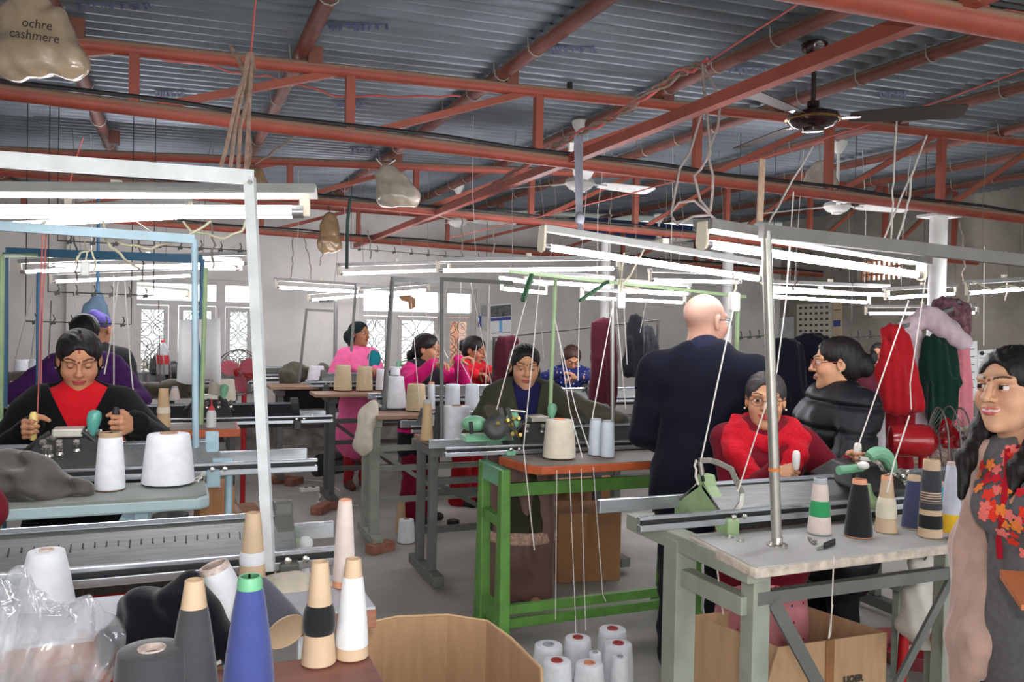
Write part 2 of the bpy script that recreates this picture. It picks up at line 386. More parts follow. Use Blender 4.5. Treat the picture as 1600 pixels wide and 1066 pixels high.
# ---------------------------------------------------------------- corrugated roof sheets
ceil = thing('ceiling', 'corrugated galvanised roof sheets on red steel', 'x', (0, 0, 2.9), kind='structure'); del ceil['category']
SL, SW = 2.6, .88
sm = MB(); ns = 8*10
for i in range(ns+1):
    v = SW*1.04*i/ns; z = .013*math.cos(2*math.pi*v/.11)
    for u in (0, SL*1.03): sm.v.append((u, v, z))
for i in range(ns): a = 2*i; sm.face((a, a+1, a+3, a+2))
tilt = (math.atan(.012), -math.atan(.028), 0); proto = None; k = 0
r = random.Random(3)
for iu in range(5):
    for iv in range(15):
        u, v = UL-.4+iu*SL, VB-.2+iv*SW; z = roofz(u, v)+.004*((iu+iv) % 2)+.006*(iu % 2)
        if v > VF+.3: continue
        loc = Vector((u, v, z))-WL['ceiling']
        if proto is None: proto = sm.build('roof_sheet', m_sheet, ceil, smooth=80); proto.data.transform(Matrix.Translation(WL['ceiling'])); c = proto; c.location = loc
        else: c = dup_part(proto, ceil, loc)
        c.rotation_euler = tilt
# faded marker scrawl on the sheets
def onsheet(x, y):
    r_ = ray(x, y); t = (2.985-.016-.048-CAM.z)/(r_.z-.028*r_.x-.012*r_.y); return CAM+r_*t
m_scrawl = M('faded marker', (74, 84, 118), .7, var=.3, vs=30)
rs = random.Random(11)
for x, y, n_, st in ((118, 8, 9, 13), (508, 40, 9, 11), (860, 76, 7, 10), (1140, 108, 6, 10), (520, 162, 6, 8), (1372, 146, 6, 8), (545, 234, 6, 7), (240, 146, 6, 8)):
    m_ = MB()
    for k in range(n_):
        X = x+k*st; m_.bar(onsheet(X-st*.1, y-3), onsheet(X+st*.9, y-2.6), .010, .002)
        for j in range(2): a_ = rs.uniform(.1, .8); m_.bar(onsheet(X+st*a_, y-3), onsheet(X+st*(a_+rs.uniform(-.2, .3)), y+rs.uniform(4, 9)), .010, .002)
    m_.build('marker_scrawl', m_scrawl, ceil, smooth=0, kind='stuff')
# ---------------------------------------------------------------- trusses (each one chords, posts and diagonals)
def truss(lab, V, t0, t1, b0, b1, posts, rt, rb, ext=None):
    T0, T1, B0, B1 = pv(*t0, V), pv(*t1, V), pv(*b0, V), pv(*b1, V)
    def on(A, B, u): return A+(B-A)*((u-A.x)/(B.x-A.x))
    ua, ub = (UL if ext is None else ext[0]), UR if ext is None else ext[1]
    t = thing('roof_truss', lab, 'truss', (0, V, 2.5), group='red steel roof trusses', kind='structure'); del t['category']
    MB().tube([on(T0, T1, ua), on(T0, T1, ub)], rt, 12).build('top_chord', m_red, t)
    MB().tube([on(B0, B1, ua), on(B0, B1, ub)], rb, 12).build('bottom_chord', m_red, t)
    P = [pv(x, y, V).x for x, y in posts]
    if len(P) > 1:
        st = (P[-1]-P[0])/(len(P)-1)
        while P[0]-st > ua: P.insert(0, P[0]-st)
        while P[-1]+st < ub: P.append(P[-1]+st)
    for i, u in enumerate(P):
        MB().bar(on(T0, T1, u), on(B0, B1, u), .045, .045, (0, 1, 0)).build('post', m_red, t, smooth=0)
        if i: MB().bar(on(B0, B1, P[i-1]+.04), on(T0, T1, u-.03), .035, .035, (0, 1, 0)).build('diagonal', m_red, t, smooth=0)
    cb = on(B0, B1, ua)+Vector((0, -.02, rb+.008)); ce = on(B0, B1, ub)+Vector((0, -.02, rb+.008)); n = 26
    MB().tube([cb.lerp(ce, i/n)+Vector((0, 0, .008*math.sin(i*2.1))) for i in range(n+1)], .011, 6).build('cable', M('black cable', (32, 30, 30), .6), t)
    return lambda u, top=True: on(T0, T1, u) if top else on(B0, B1, u)
V0, V1, V2, V3 = 1.72, 4.2, 6.7, 9.15
tr1 = truss('large roof truss crossing above the standing man and front lamps', V1, (120, 68), (1600, 222), (0, 143), (1480, 327), [(210, 110), (547, 150), (841, 180), (1089, 220), (1295, 250), (1470, 270)], .034, .037)
tr2 = truss('second roof truss from the big fan with a torn bag on it', V2, (0, 236), (800, 266), (447, 309), (800, 342), [(238, 265), (453, 280), (650, 290), (830, 310), (993, 320)], .034, .034)
tr3 = truss('last roof truss close to the windowed wall', V3, (300, 308), (800, 346), (400, 361), (800, 392), [(409, 340), (560, 345), (699, 365), (850, 375)], .034, .036)
tr0 = truss('roof truss end nearest the camera, above the fan', V0, (1500, -60), (1640, -45), (1370, 3), (1600, 45), [(900, -30), (1250, -20)], .034, .04)
# longitudinal tie beam
def onroof(x, y, off): 
    r_ = ray(x, y); t = (2.985+.028*0-.048-off-CAM.z)/(r_.z-.028*r_.x-.012*r_.y); return CAM+r_*t
tb = [pz(1435, 32, 2.56), pz(890, 244, 2.56)]; ut = (tb[0].x+tb[1].x)/2
o = MB().bar((tb[0].x, V0-.6, 2.56), (tb[1].x, VF, 2.56), .05, .05).build('tie_beam', m_red, smooth=0); tag(o, 'long rusty tie beam running diagonally past the dark ceiling fan', 'beam', kind='structure')
# purlins with hook bolts
pus = [onroof(*p, .05).x for p in ((128, 118), (438, 150), (745, 150), (1100, 105), (1290, 135))]
print('purlin u', [round(x, 2) for x in pus], 'tie', tb)
# ================================================================ purlins with hook bolts
hk = MB(); hk.tube([(-.055, 0, .06), (-.05, 0, .0), (-.045, 0, -.03), (-.02, 0, -.05), (.01, 0, -.052), (.035, 0, -.035), (.045, 0, -.005)], .0035, 5)
hook_me = None
PU = [-2.6, -1.55, -.5, .56, 1.62, 2.62, 3.5, 4.5, 5.5, 6.5, 7.5]
for i, u in enumerate(PU):
    zc = lambda v: roofz(u, v)-.055
    t = thing('purlin', 'round brown purlin, %s' % ['above the far end of the side wall', 'over the bag with lettering, near the side wall', 'passing the torn bag with lettering and its hooks', 'behind the knotted rope bundle', 'running up from the torn plastic bag', 'crossing behind the strung twisted rope', 'just behind the dark fan rod', 'beyond the dark fan blades', 'over the white fan in the far corner', 'over the block wall side lamps', 'closest to the block wall'][i], 'purlin', (u, VB, zc(VB)), group='roof purlins', kind='structure'); del t['category']
    MB().tube([(u, VB-.4, zc(VB-.4)), (u, VF+.2, zc(VF+.2))], .036, 12).build('pipe', m_purlin, t)
    for j in range(17):
        v = .6+j*.56+.1*((i*7+j*3) % 4)
        if v > VF-.2: continue
        loc = Vector((u, v, zc(v)+.012))-WL[t.name]
        if hook_me is None: h_ = hk.build('hook_bolt', m_hook, t); hook_me = h_; h_.data.transform(Matrix.Translation(WL[t.name])); h_.location = loc
        else: dup_part(hook_me, t, loc)
    for V in (V1, V2, V3):
        if i % 2 == 0 or V == V1: MB().box((u+.03, V-.03, zc(V)-.06), (u+.10, V+.03, zc(V)+.035)).build('cleat', m_purlin, t, smooth=0)
# ================================================================ fluorescent tube lamps
m_tube = M('lit tube', (235, 238, 255), .3, var=0, emit=(246, 243, 250), es=TUBE_E)
m_batten = M('white enamel batten', (168, 168, 164), .5, var=.08, vs=20)
m_battend = M('grey grimy batten', (128, 126, 122), .5, var=.15, vs=20)
m_hold = M('lamp holder plastic', (225, 215, 195), .5, var=.05)
m_metal = M('lamp cap metal', (170, 170, 170), .3, metal=.8, var=0)
def solve2(A, x2, y2, L=1.22):
    r_ = ray(x2, y2); q = A-CAM; b = -r_.dot(q); a = r_.dot(r_); c = q.dot(q)-L*L; D = b*b-a*c
    if D <= 0: return CAM+r_*(-b/a)
    return CAM+r_*((-b+math.sqrt(D))/a)
def lamp(lab, A, B, off=.075, mb=None, bw=.05, bh=.03, trough=False, plates=False, r=.013, group=None):
    d = (B-A).normalized(); up = Vector((0, 0, 1)); up = (up-d*up.dot(d)).normalized(); sd = d.cross(up); mb = mb or m_batten
    t = thing('tube_lamp', lab, 'lamp', ((A+B)/2), group)
    MB().tube([A+d*.015, B-d*.015], r, 12).build('tube', m_tube, t)
    c = MB().tube([A-d*.012, A+d*.022], r*1.02, 12).tube([B-d*.022, B+d*.012], r*1.02, 12); 
    MB().tube([A-d*.012, A+d*.022], r*1.03, 12).build('end_cap', m_metal, t); MB().tube([B-d*.022, B+d*.012], r*1.03, 12).build('end_cap', m_metal, t)
    if trough:
        q = [A+up*off-sd*bw, A+up*(off+.03)-sd*bw*.5, A+up*(off+.03)+sd*bw*.5, A+up*off+sd*bw, A+up*(off-.004)+sd*bw, A+up*(off+.024)+sd*bw*.45, A+up*(off+.024)-sd*bw*.45, A+up*(off-.004)-sd*bw]
        MB().prism(q, -d*.05, (B-A)+d*.05).build('reflector', mb, t, smooth=0)
    else: MB().bar(A+up*off-d*.02, B+up*off+d*.02, bw, bh, up).build('batten', mb, t, smooth=0, bevel=.003)
    for P, s in ((A, -1), (B, 1)):
        if plates:
            pl = [P+up*(off+.01)-sd*.022, P+up*(off+.01)+sd*.022, P+sd*.026, P-up*.018+sd*.02, P-up*.026, P-up*.018-sd*.02, P-sd*.026]
            MB().prism(pl, d*(s*.012), d*(s*.024)).build('lamp_holder', m_hold, t, smooth=0, bevel=.003)
        else: MB().bar(P+d*(s*.016)-up*.014, P+d*(s*.016)+up*off, .03, .014, sd).build('lamp_holder', m_hold, t, smooth=0)
    MB().cbox((A+B)/2+up*(off+bh/2+.012), (.03, .03, .024)).build('starter', m_hold, t, smooth=0)
    return t, A+up*(off+bh/2), B+up*(off+bh/2)
m_cord = M('grey cord', (120, 108, 98), .8, var=.2, vs=60)
m_white_cord = M('white cotton cord', (214, 208, 200), .8, var=.08, vs=60)
def cord(lab, pts, r=.003, mt=None, name='cord', group=None, cat='cord', n=5):
    o = MB().tube(pts, r, n).build(name, mt or m_cord, smooth=80); return tag(o, lab, cat, group)
LA = []
LA.append(lamp('big tube lamp in a white trough above the woman in the black cardigan', pd(-120, 330, 2.3), pd(468, 331, 2.45), .05, bw=.055, trough=True, r=.019))
A = pd(290, 337, 3.5); LA.append(lamp('slanting tube lamp just behind the big trough lamp', solve2(A, -60, 355), A, .06))
def lz(lab, p1, p2, z=1.9, **k):
    A = pz(*p1, z); B = solve2(A, *p2); LA.append(lamp(lab, A, B, **k)); return LA[-1]
LA.append(lamp('large bare tube lamp on a white batten over the woman in olive', pd(852, 386, 3.3), pd(1189, 436, 3.92), .075, plates=True, bw=.03, bh=.03, r=.0135))
LA.append(lamp('large tube lamp with cream end plates beside the silver pole', pd(1103, 381, 2.72), pd(1436, 430, 3.42), .062, plates=True, mb=m_battend, bw=.09, bh=.035, r=.0145))
lz('tube lamp hung low across the blue pole, first behind the trough lamp', (35, 425), (385, 411), 1.93)
lz('tube lamp above the purple jacketed woman, second behind the trough lamp', (82, 414), (372, 420), 2.0)
lz('tube lamp near the pilaster, third behind the trough lamp', (83, 440), (300, 431), 1.93)
lz('dim tube lamp in front of the fanlight near the pilaster', (90, 445), (292, 463), 1.98)
lz('tube lamp against the bare white wall between the windows', (433, 449), (560, 456), 1.93)
lz('tilted tube lamp crossing the pole by the woman in pink', (485, 469), (668, 453), 1.86)
lz('tube lamp over the magenta clad woman, on a long white batten', (532, 428), (700, 422), 2.02)
lz('long tube lamp meeting the green gantry bar', (688, 423), (963, 420), 1.98)
lz('tube lamp behind the head of the bald man', (1018, 438), (1155, 441), 1.98)
lz('tube lamp glimpsed under the long lamp, left of the green pole', (785, 451), (853, 458), 1.88, group='far row lamps'); 
LA[-1][0]['label'] = 'small far tube lamp seen below the dark green braces'
lz('far tube lamp running just below the green gantry bar', (830, 440), (955, 448), 1.93)
lz('upper of two far tube lamps by the bald head', (970, 454), (1075, 459), 1.9)
lz('lower of two far tube lamps by the bald head', (912, 465), (1068, 473), 1.87)
lz('short far tube lamp peeking beside the bald head, lowest of all', (1030, 497), (1085, 499), 1.8)
lz('upper tube lamp behind the silver pole, over the black puffer jacket', (1203, 455), (1385, 461), 1.93)
lz('lower tube lamp behind the silver pole, over the black puffer jacket', (1200, 463), (1356, 473), 1.9)
lz('tube lamp beside the round white column, tilted upward', (1385, 466), (1492, 459), 1.9)
lz('tube lamp beyond the scarves at the edge of the picture', (1512, 458), (1620, 450), 1.9)
lz('thin tube lamp low on the block wall behind the draped scarf', (1355, 490), (1525, 489), 1.82)
for i, (t, a, b) in enumerate(LA):   # suspension cords
    for p in (a.lerp(b, .2), a.lerp(b, .8)):
        if i in (2, 3): continue
        zt = 1.99 if i < 2 else roofz(p.x, p.y)-.012
        MB().tube([p, p+Vector((random.uniform(-.05, .05), random.uniform(-.03, .03), (zt-p.z)*.5)), Vector((p.x+random.uniform(-.08, .08), p.y, zt))], .0022, 5).build('cord', random.choice([m_cord, m_cord, m_white_cord]), t)
# ================================================================ ceiling fans
m_dark = M('polished maroon fan', (48, 26, 26), .18, metal=.3, var=.05, coat=.5)
m_blade = M('brown fan blade', (70, 62, 56), .3, metal=.5, var=.08)
m_brass = M('brass ring', (190, 150, 90), .25, metal=.9, var=0)
m_fanw = M('white fan enamel', (205, 205, 198), .35, var=.05)
def fan(lab, hub, ztop, mats, R=.62, ang0=0., hr=.11):
    h = Vector(hub); t = thing('ceiling_fan', lab, 'fan', h)
    mb, ml, mr = mats
    MB().lathe([(hr*.25, -.065), (hr*.4, -.062), (hr*.45, -.05), (hr*.75, -.04), (hr, -.012), (hr*1.05, .0), (hr*.95, .022), (hr*.5, .04), (.03, .06), (.03, .085)], 28, h).build('motor', mb, t)
    MB().lathe([(hr*1.02, -.012), (hr*1.08, -.006), (hr*1.02, .002)], 28, h).build('ring', mr, t)
    MB().tube([h+Vector((0, 0, .08)), (h.x, h.y, ztop)], .012, 10).build('rod', ml, t)
    MB().lathe([(.022, -.09), (.035, -.07), (.06, -.03), (.065, 0), (.05, .012)], 20, (h.x, h.y, ztop-.01)).build('canopy', mb, t)
    for k in range(3):
        a = ang0+k*2*math.pi/3; d = Vector((math.cos(a), math.sin(a), 0)); s = Vector((-math.sin(a), math.cos(a), 0)); tw = Vector((0, 0, -.22))
        e = (s+tw*1.0).normalized(); P = []
        for q, wd in ((.17, .045), (.26, .06), (.45, .068), (.62*R/.62, .07), (R+.02, .05)): P.append((h+d*q-e*wd, h+d*q+e*wd))
        m_ = MB(); n = len(P)
        for a_, b_ in P: m_.v += [tuple(a_), tuple(b_), tuple(b_+Vector((0, 0, .004))), tuple(a_+Vector((0, 0, .004)))]
        for i in range(n-1):
            for j in range(4): m_.face((4*i+j, 4*i+(j+1) % 4, 4*i+4+(j+1) % 4, 4*i+4+j))
        m_.face((3, 2, 1, 0)); m_.face((4*n-4, 4*n-3, 4*n-2, 4*n-1)); bl = m_.build('blade', ml, t, smooth=0)
        MB().bar(h+d*hr*.8, h+d*.22, .035, .006).build('blade_arm', mb, bl, smooth=0)
rt = lambda a: math.radians(a)-YAW
hb = pd(1270, 186, 4.05); fan('dark maroon ceiling fan with a brass rimmed hub', hb, roofz(hb.x, hb.y)-.02, (m_dark, m_blade, m_brass), .66, rt(-16), .125)
hb = pd(906, 286, 5.7); fan('white ceiling fan behind the grey hanging strap', hb, roofz(hb.x, hb.y)-.02, (m_fanw, m_fanw, m_fanw), .6, rt(28), .1)
hb = pd(1308, 322, 6.4); fan('white ceiling fan on a long rod near the shiny bag', hb, roofz(hb.x, hb.y)-.02, (m_fanw, m_fanw, m_fanw), .62, rt(12), .1)
hb = pd(1029, 380, 8.9); fan('small far white ceiling fan beyond the rope loops', hb, roofz(hb.x, hb.y)-.3, (m_fanw, m_fanw, m_fanw), .6, rt(170), .1)
hb = pd(715, 346, 8.6); fan('far white ceiling fan seen below the last truss', hb, roofz(hb.x, hb.y)-.02, (m_fanw, m_fanw, m_fanw), .6, rt(5), .1)
# ================================================================ hanging plastic bags
def bagm(nm, c): return M(nm, c, .22, var=.18, vs=14, bump=.6, bs=18, coat=.6, spec=.7)
def bag(lab, cx_, cy, d, wpx, hpx, mt, seed=0., thick=.05, tilt=0.):
    s = d/FPX; c = pd(cx_, cy, d); w_, h_ = wpx*s/2, hpx*s/2; R3 = _R
    pr = [cap(c+_R*(a*w_*.62)+_U*(b*h_*.62)+_R*(tilt*b*w_), c+_R*(a2*w_*.62)+_U*(b2*h_*.62)+_R*(tilt*b2*w_), thick*ra, thick*rb, k=.05) for a, b, a2, b2, ra, rb in ((-1, -1, 1, -1, .9, .9), (-1, -1, -.9, .6, .9, .6), (1, -1, .9, .6, .9, .6), (-.5, -.6, -.3, .95, 1.1, .5), (.5, -.6, .3, .95, 1.1, .5), (0, -.7, 0, 1, 1.2, .5), (-.3, .95, .3, .95, .4, .4))]
    return sdf_obj('hanging_bag', pr, .012 if d < 4 else .014, mt, disp=folds(.005, 31+seed, 23, 27, seed)), c
o, cB = bag('x', 56, 52, 3.0, 150, 150, bagm('tan cellophane', (166, 146, 122)), 1., .055, -.12); tag(o, 'tan plastic bag lettered ochre cashmere hanging by the roof', 'bag')
WL[o.name] = o.location.copy()
for i, (s_, yy) in enumerate((('ochre', 38), ('cashmere', 56))):
    q = pd(58 if i == 0 else 54, yy, 2.87); to = letters(s_, .046, M('dark print', (60, 52, 46), .7, var=0))
    mtx = Matrix.Identity(4)
    for a in range(3): mtx[a][0], mtx[a][1], mtx[a][2], mtx[a][3] = _R[a], _U[a], -_F[a], q[a]
    to.parent = o; to.matrix_parent_inverse = Matrix.Identity(4); to.matrix_basis = Matrix.Translation(-WL[o.name]) @ mtx @ Matrix.Rotation(math.radians(-8), 4, 'Z')
o, c1 = bag('x', 615, 288, 6.3, 62, 66, bagm('crumpled clear wrap', (168, 158, 140)), 2., .07, -.25); tag(o, 'crumpled torn plastic bag tied on the second truss', 'bag')
o, c2 = bag('x', 515, 362, 8.7, 26, 74, bagm('brown paper wrap', (150, 122, 88)), 3., .07); tag(o, 'narrow brown bag hanging from the last truss', 'bag')
o, c3 = bag('x', 401, 282, 6.35, 22, 36, bagm('brown paper wrap', (150, 122, 88)), 4., .05); tag(o, 'small brown bag beside the rope bundle', 'bag')
o, c4 = bag('x', 1282, 278, 5.8, 48, 52, bagm('shiny clear wrap', (176, 166, 150)), 5., .06); tag(o, 'shiny clear bag hanging by the white fan rod', 'bag')
cord('string tying the lettered bag to the roof', [pd(70, 5, 3.0), pd(75, -90, 3.1)], .004)
cord('string tying the torn bag to the truss', [pd(588, 248, 6.3), pd(600, 262, 6.3), pd(618, 250, 6.3)], .006, m_white_cord)
cord('string tying the narrow brown bag', [pd(515, 330, 8.7), pd(513, 318, 8.9)], .006)
cord('string holding the shiny bag', [pd(1282, 256, 5.8), pd(1280, 225, 5.8)], .004)
cord('string holding the small brown bag', [pd(400, 270, 6.35), pd(398, 246, 6.4)], .004)
# ================================================================ ropes
m_rope = M('dusty jute rope', (142, 118, 102), .9, var=.3, vs=40, bump=.5, bs=120)
m_pink = M('pink nylon twine', (196, 98, 92), .6, var=.1)
m_band = M('grey elastic band', (112, 112, 120), .8, var=.15, vs=30)
rp = lambda P, d=None: [pd(x, y, dd) for x, y, dd in P]
def rope(lab, P, r, mt, sd=0, am=.006, cat='rope', name='rope', group=None):
    pts = rp(P); out = []
    for i in range(len(pts)-1):
        for k in range(4): out.append(pts[i].lerp(pts[i+1], k/4))
    return cord(lab, wob(out+[pts[-1]], am, sd), r, mt, name, cat=cat, group=group, n=6)
rope('pink twine tied above the knotted rope bundle', [(401, -10, 3.3), (392, 82, 3.5)], .004, m_pink, 1, .001)
bt = thing('rope_bundle', 'dangling knotted bundle of dusty ropes on the front truss', 'rope', pd(388, 90, 3.5))
for i, P in enumerate((([(388, 82), (380, 120), (372, 150), (352, 230), (343, 268)]), ([(390, 82), (384, 130), (370, 190), (360, 262)]), ([(392, 82), (388, 140), (378, 200), (372, 264)]), ([(395, 82), (392, 150), (386, 220), (384, 270)]), ([(360, 72), (378, 100), (386, 130), (388, 240), (384, 285)]), ([(390, 84), (396, 110), (388, 140), (392, 90)]))):
    MB().tube(wob([pd(x, y, 3.5+.02*i) for x, y in P], .008, i), .0095 if i != 5 else .013, 6).build('strand', m_rope, bt)
rope('pink twine rising to the roof edge beside the fan', [(1268, -8, 3.2), (1105, 98, 3.7)], .004, m_pink, 2, .001)
tw = thing('rope_bundle', 'long twisted rope strung diagonally under the roof', 'rope', pd(900, 215, 4.6))
pa = [(1105, 98, 3.7), (1060, 116, 3.9), (960, 182, 4.4), (900, 212, 4.7), (840, 248, 5.2), (760, 296, 6.0), (690, 325, 7.0), (640, 352, 8.0)]
for s in range(3):
    pts = rp(pa); out = []
    for i in range(len(pts)-1):
        for k in range(6):
            t = i*6+k; out.append(pts[i].lerp(pts[i+1], k/6)+Vector((0, math.sin(t*1.1+s*2.1)*.014, math.cos(t*1.1+s*2.1)*.016)))
    MB().tube(wob(out, .006, s), .008, 6).build('strand', m_rope if s else m_pink, tw)
lp = thing('rope_loops', 'grey knotted rope loops hanging from the twisted rope', 'rope', pd(1100, 110, 3.6))
for i, P in enumerate((([(1097, 100), (1100, 140), (1108, 205), (1108, 240), (1095, 265), (1086, 275), (1096, 315), (1110, 332)]), ([(1100, 105), (1120, 140), (1126, 160), (1122, 195), (1108, 240), (1112, 275), (1112, 300), (1110, 330)]), ([(1098, 170), (1078, 235), (1064, 265), (1052, 310), (1048, 335), (1058, 352), (1082, 338), (1112, 336)]), ([(1050, 330), (1062, 316), (1085, 312), (1105, 328), (1120, 345)]))):
    MB().tube(wob([pd(x, y, 3.6) for x, y in P], .006, i), .006, 6).build('strand', M('grey rope', (140, 128, 122), .9, var=.2, vs=40), lp)
sb = thing('strap', 'grey elastic strap holding the large bare tube lamp', 'strap', pd(904, 212, 3.6))
for i in range(3): MB().bar(pd(899+5*i, 212, 3.6+.01*i), pd(902+3*i, 345, 3.55+.01*i), .012, .004, _F).build('band', m_band, sb, smooth=0)
MB().ell(pd(906, 342, 3.55), (.022, .022, .03), 10, 6).build('knot', m_band, sb)
MB().bar(pd(904, 345, 3.55), pd(910, 374, 3.5), .02, .006, _F).build('band', m_band, sb, smooth=0)
MB().cbox(pd(892, 230, 3.6), (.02, .02, .035)).build('clip', m_fanw, sb, smooth=0)
rope('pink line strung across to the picture edge beneath the dark fan', [(1640, 95, 3.9), (1400, 182, 4.4), (1200, 245, 5.0), (900, 325, 6.2), (700, 372, 7.6)], .0045, m_pink, 3, .003)
rope('grey cord dropping from the pink line to the lamp row', [(1401, 182, 4.4), (1399, 230, 4.4), (1394, 300, 4.4), (1392, 375, 4.4)], .005, m_white_cord, 4)
rope('white cord slanting to the grey gantry bar', [(1270, 230, 3.6), (1228, 300, 3.3), (1200, 352, 3.0)], .0045, m_white_cord, 5, .002)
rope('white forked cord hanging to the lamp row, longer tail', [(1448, 212, 4.0), (1430, 258, 3.9), (1424, 275, 3.85), (1421, 310, 3.8), (1412, 345, 3.75), (1402, 374, 3.7)], .005, m_white_cord, 6, .002)
rope('white forked cord hanging to the lamp row, shorter tail', [(1426, 268, 3.88), (1400, 328, 3.8), (1381, 374, 3.7)], .0045, m_white_cord, 7, .002)
rope('loose wire draped along the ceiling truss behind the rope bundle', [(240, 88, 4.3), (340, 105, 4.4), (420, 122, 4.5), (520, 148, 4.7), (650, 152, 4.8), (720, 150, 4.9)], .006, m_pink, 8, .012)
rope('grey cable from the front truss to the small brown bag', [(500, 200, 4.2), (462, 212, 4.4), (440, 228, 4.7), (400, 256, 5.5)], .006, m_rope, 9)
for i, (x0, y0, x1, y1, d, lb) in enumerate([(400, 375, 405, 440, 8.5, 'beside the white post top'), (458, 370, 452, 438, 8.4, 'over the bare wall lamp end'), (475, 372, 486, 436, 8.4, 'over the bare wall lamp, bent'), (503, 372, 500, 415, 8.4, 'next to the narrow brown bag'), (575, 360, 578, 405, 8.2, 'over the pink clad woman'), (720, 330, 720, 405, 7.5, 'below the far white fan'), (770, 360, 768, 400, 7, 'over the long lamp by the green brace'), (955, 320, 950, 350, 6.4, 'near the grey strap knot'), (1052, 360, 1055, 390, 8, 'under the small far fan'), (115, 370, 120, 440, 5.5, 'over the first lamps by the pilaster'), (215, 370, 222, 440, 5.2, 'over the lamps near the fanlight'), (330, 345, 333, 420, 4.4, 'just behind the blue pole'), (1245, 400, 1240, 455, 6, 'behind the lamp with cream end plates'), (1500, 345, 1505, 440, 6, 'next to the round white column'), (1575, 380, 1570, 470, 6, 'close to the picture edge by the wall')]):
    rope('thin dark wire hanging '+lb, [(x0, y0, d), ((x0+x1)/2+3, (y0+y1)/2, d), (x1, y1, d)], .006, m_cord, i, .012, 'wire', 'wire', 'loose wires below the trusses')
for i, (P, lb) in enumerate((([(160, 345, 3.2), (165, 362, 3.2), (190, 382, 3.2), (235, 388, 3.2), (290, 372, 3.2), (330, 345, 3.2)], 'drooping under the big trough lamp'), ([(286, 346, 3.3), (300, 362, 3.3), (350, 372, 3.3), (378, 360, 3.3), (388, 342, 3.3)], 'looping to the white post top'), ([(160, 362, 3.2), (172, 385, 3.2), (200, 408, 3.3), (218, 420, 3.4)], 'trailing to the first small lamps'), ([(122, 400, 4.4), (118, 412, 4.4), (126, 396, 4.4), (142, 392, 4.4), (150, 410, 4.4), (146, 425, 4.4)], 'curled on the blue gantry bar'), ([(0, 352, 3.0), (40, 362, 3.0), (72, 346, 3.0)], 'under the lamp at the picture edge'), ([(975, 395, 4.2), (972, 425, 4.2), (968, 445, 4.1)], 'dropping from the large bare lamp'), ([(1006, 390, 4.2), (985, 430, 4.2), (968, 448, 4.1), (1000, 452, 4.2)], 'looping at the green gantry bar'), ([(1520, 440, 5), (1550, 452, 5), (1580, 446, 5), (1600, 452, 5)], 'beyond the scarves'))):
    rope('pale electric lead '+lb, P, .0055, M('ivory cable', (196, 190, 160), .5), i, .004, 'cable', 'electric_lead')
# plugs and switches dangling
for i, (x, y, d, lb) in enumerate(((133, 420, 4.4, 'white inline switch dangling over the black cardigan woman'), (970, 470, 4.1, 'white inline switch dangling by the silver pole'), (1147, 472, 3.4, 'white socket hanging beside the bald head'), (1512, 485, 4.9, 'white plug hanging above the scarves'))):
    o = MB().cbox(pd(x, y, d), (.045, .03, .08)).build('inline_switch', m_fanw, smooth=0, bevel=.008); tag(o, lb, 'switch')
    rope('lead of the '+lb.split(' dangling')[0].split(' hanging')[0]+lb[lb.index(' dangling') if ' dangling' in lb else lb.index(' hanging'):], [(x, y-8, d), (x+3, y-25, d), (x-2, y-45, d+.1)], .004, M('ivory cable', (196, 190, 160), .5), i, .002, 'cable', 'electric_lead')
# small black clips and ballast boxes
MB().cbox(pd(890, 138, 4.75), (.022, .03, .07)).build('clip', M('black cable', (32, 30, 30)), smooth=0); tag(bpy.context.scene.collection.objects[-1], 'black clip clamped on the front truss chord', 'clip')
for i, (x, lab) in enumerate(((256, 'first cream ballast box on the lamp frame'), (279, 'second cream ballast box on the lamp frame, nearer the rope bundle'))):
    o = MB().cbox(pd(x, 301, 3.6), (.07, .05, .035)).build('ballast_box', M('cream plastic', (205, 192, 158), .5), smooth=0, bevel=.006); tag(o, lab, 'box')
# ================================================================ machine stands, beds and gantries
m_grey = M('grey stand paint', (104, 106, 102), .55, var=.15, vs=8)
m_pale = M('pale grey green paint', (150, 156, 142), .55, var=.15, vs=8)
m_dgrey = M('dark stand paint', (84, 84, 80), .55, var=.15, vs=8)
m_green = M('leaf green enamel', (96, 148, 66), .45, var=.2, vs=10)
m_lgreen = M('pale machine green', (150, 176, 128), .45, var=.12, vs=12)
m_mint = M('mint enamel', (120, 176, 140), .35, var=.12, vs=12)
m_iron = M('dark machine iron', (58, 58, 56), .45, metal=.3, var=.25, vs=20)
m_bed = M('worn steel bed', (112, 114, 110), .38, metal=.55, var=.18, vs=10, stretch=(1, 14, 14))
m_alu = M('bright aluminium rail', (185, 190, 195), .25, metal=.75, var=.08, stretch=(1, 20, 20))
m_black = M('black rubber', (24, 24, 26), .6, var=.1)
m_brush = M('dark needle brush', (46, 42, 36), .9, var=.5, vs=60, bump=1, bs=300, stretch=(8, 1, 1))
m_tbl_w = M('worn white tabletop', (176, 176, 172), .5, var=.16, vs=4)
m_edge = M('chipped white edge', (206, 192, 178), .7, var=.3, vs=25)
m_tbl_b = M('brown tabletop', (150, 118, 96), .6, var=.25, vs=6, stretch=(1, 6, 6))
m_orange = M('orange painted edge', (176, 84, 44), .55, var=.2, vs=18)
m_tray = M('grey brown tray', (120, 108, 98), .6, var=.2, vs=7)
m_silver = M('galvanised pole', (168, 166, 158), .35, metal=.6, var=.12, vs=18)
m_wpost = M('white painted steel', (208, 212, 214), .5, var=.12, vs=14)
m_bluep = M('grey blue paint', (146, 172, 182), .5, var=.1, vs=14)
m_teal = M('teal paint', (54, 100, 128), .5, var=.1)
m_steel = M('bright steel', (190, 188, 180), .25, metal=.85, var=.06)
m_knob_w = M('white plastic knob', (230, 228, 222), .35, var=0)
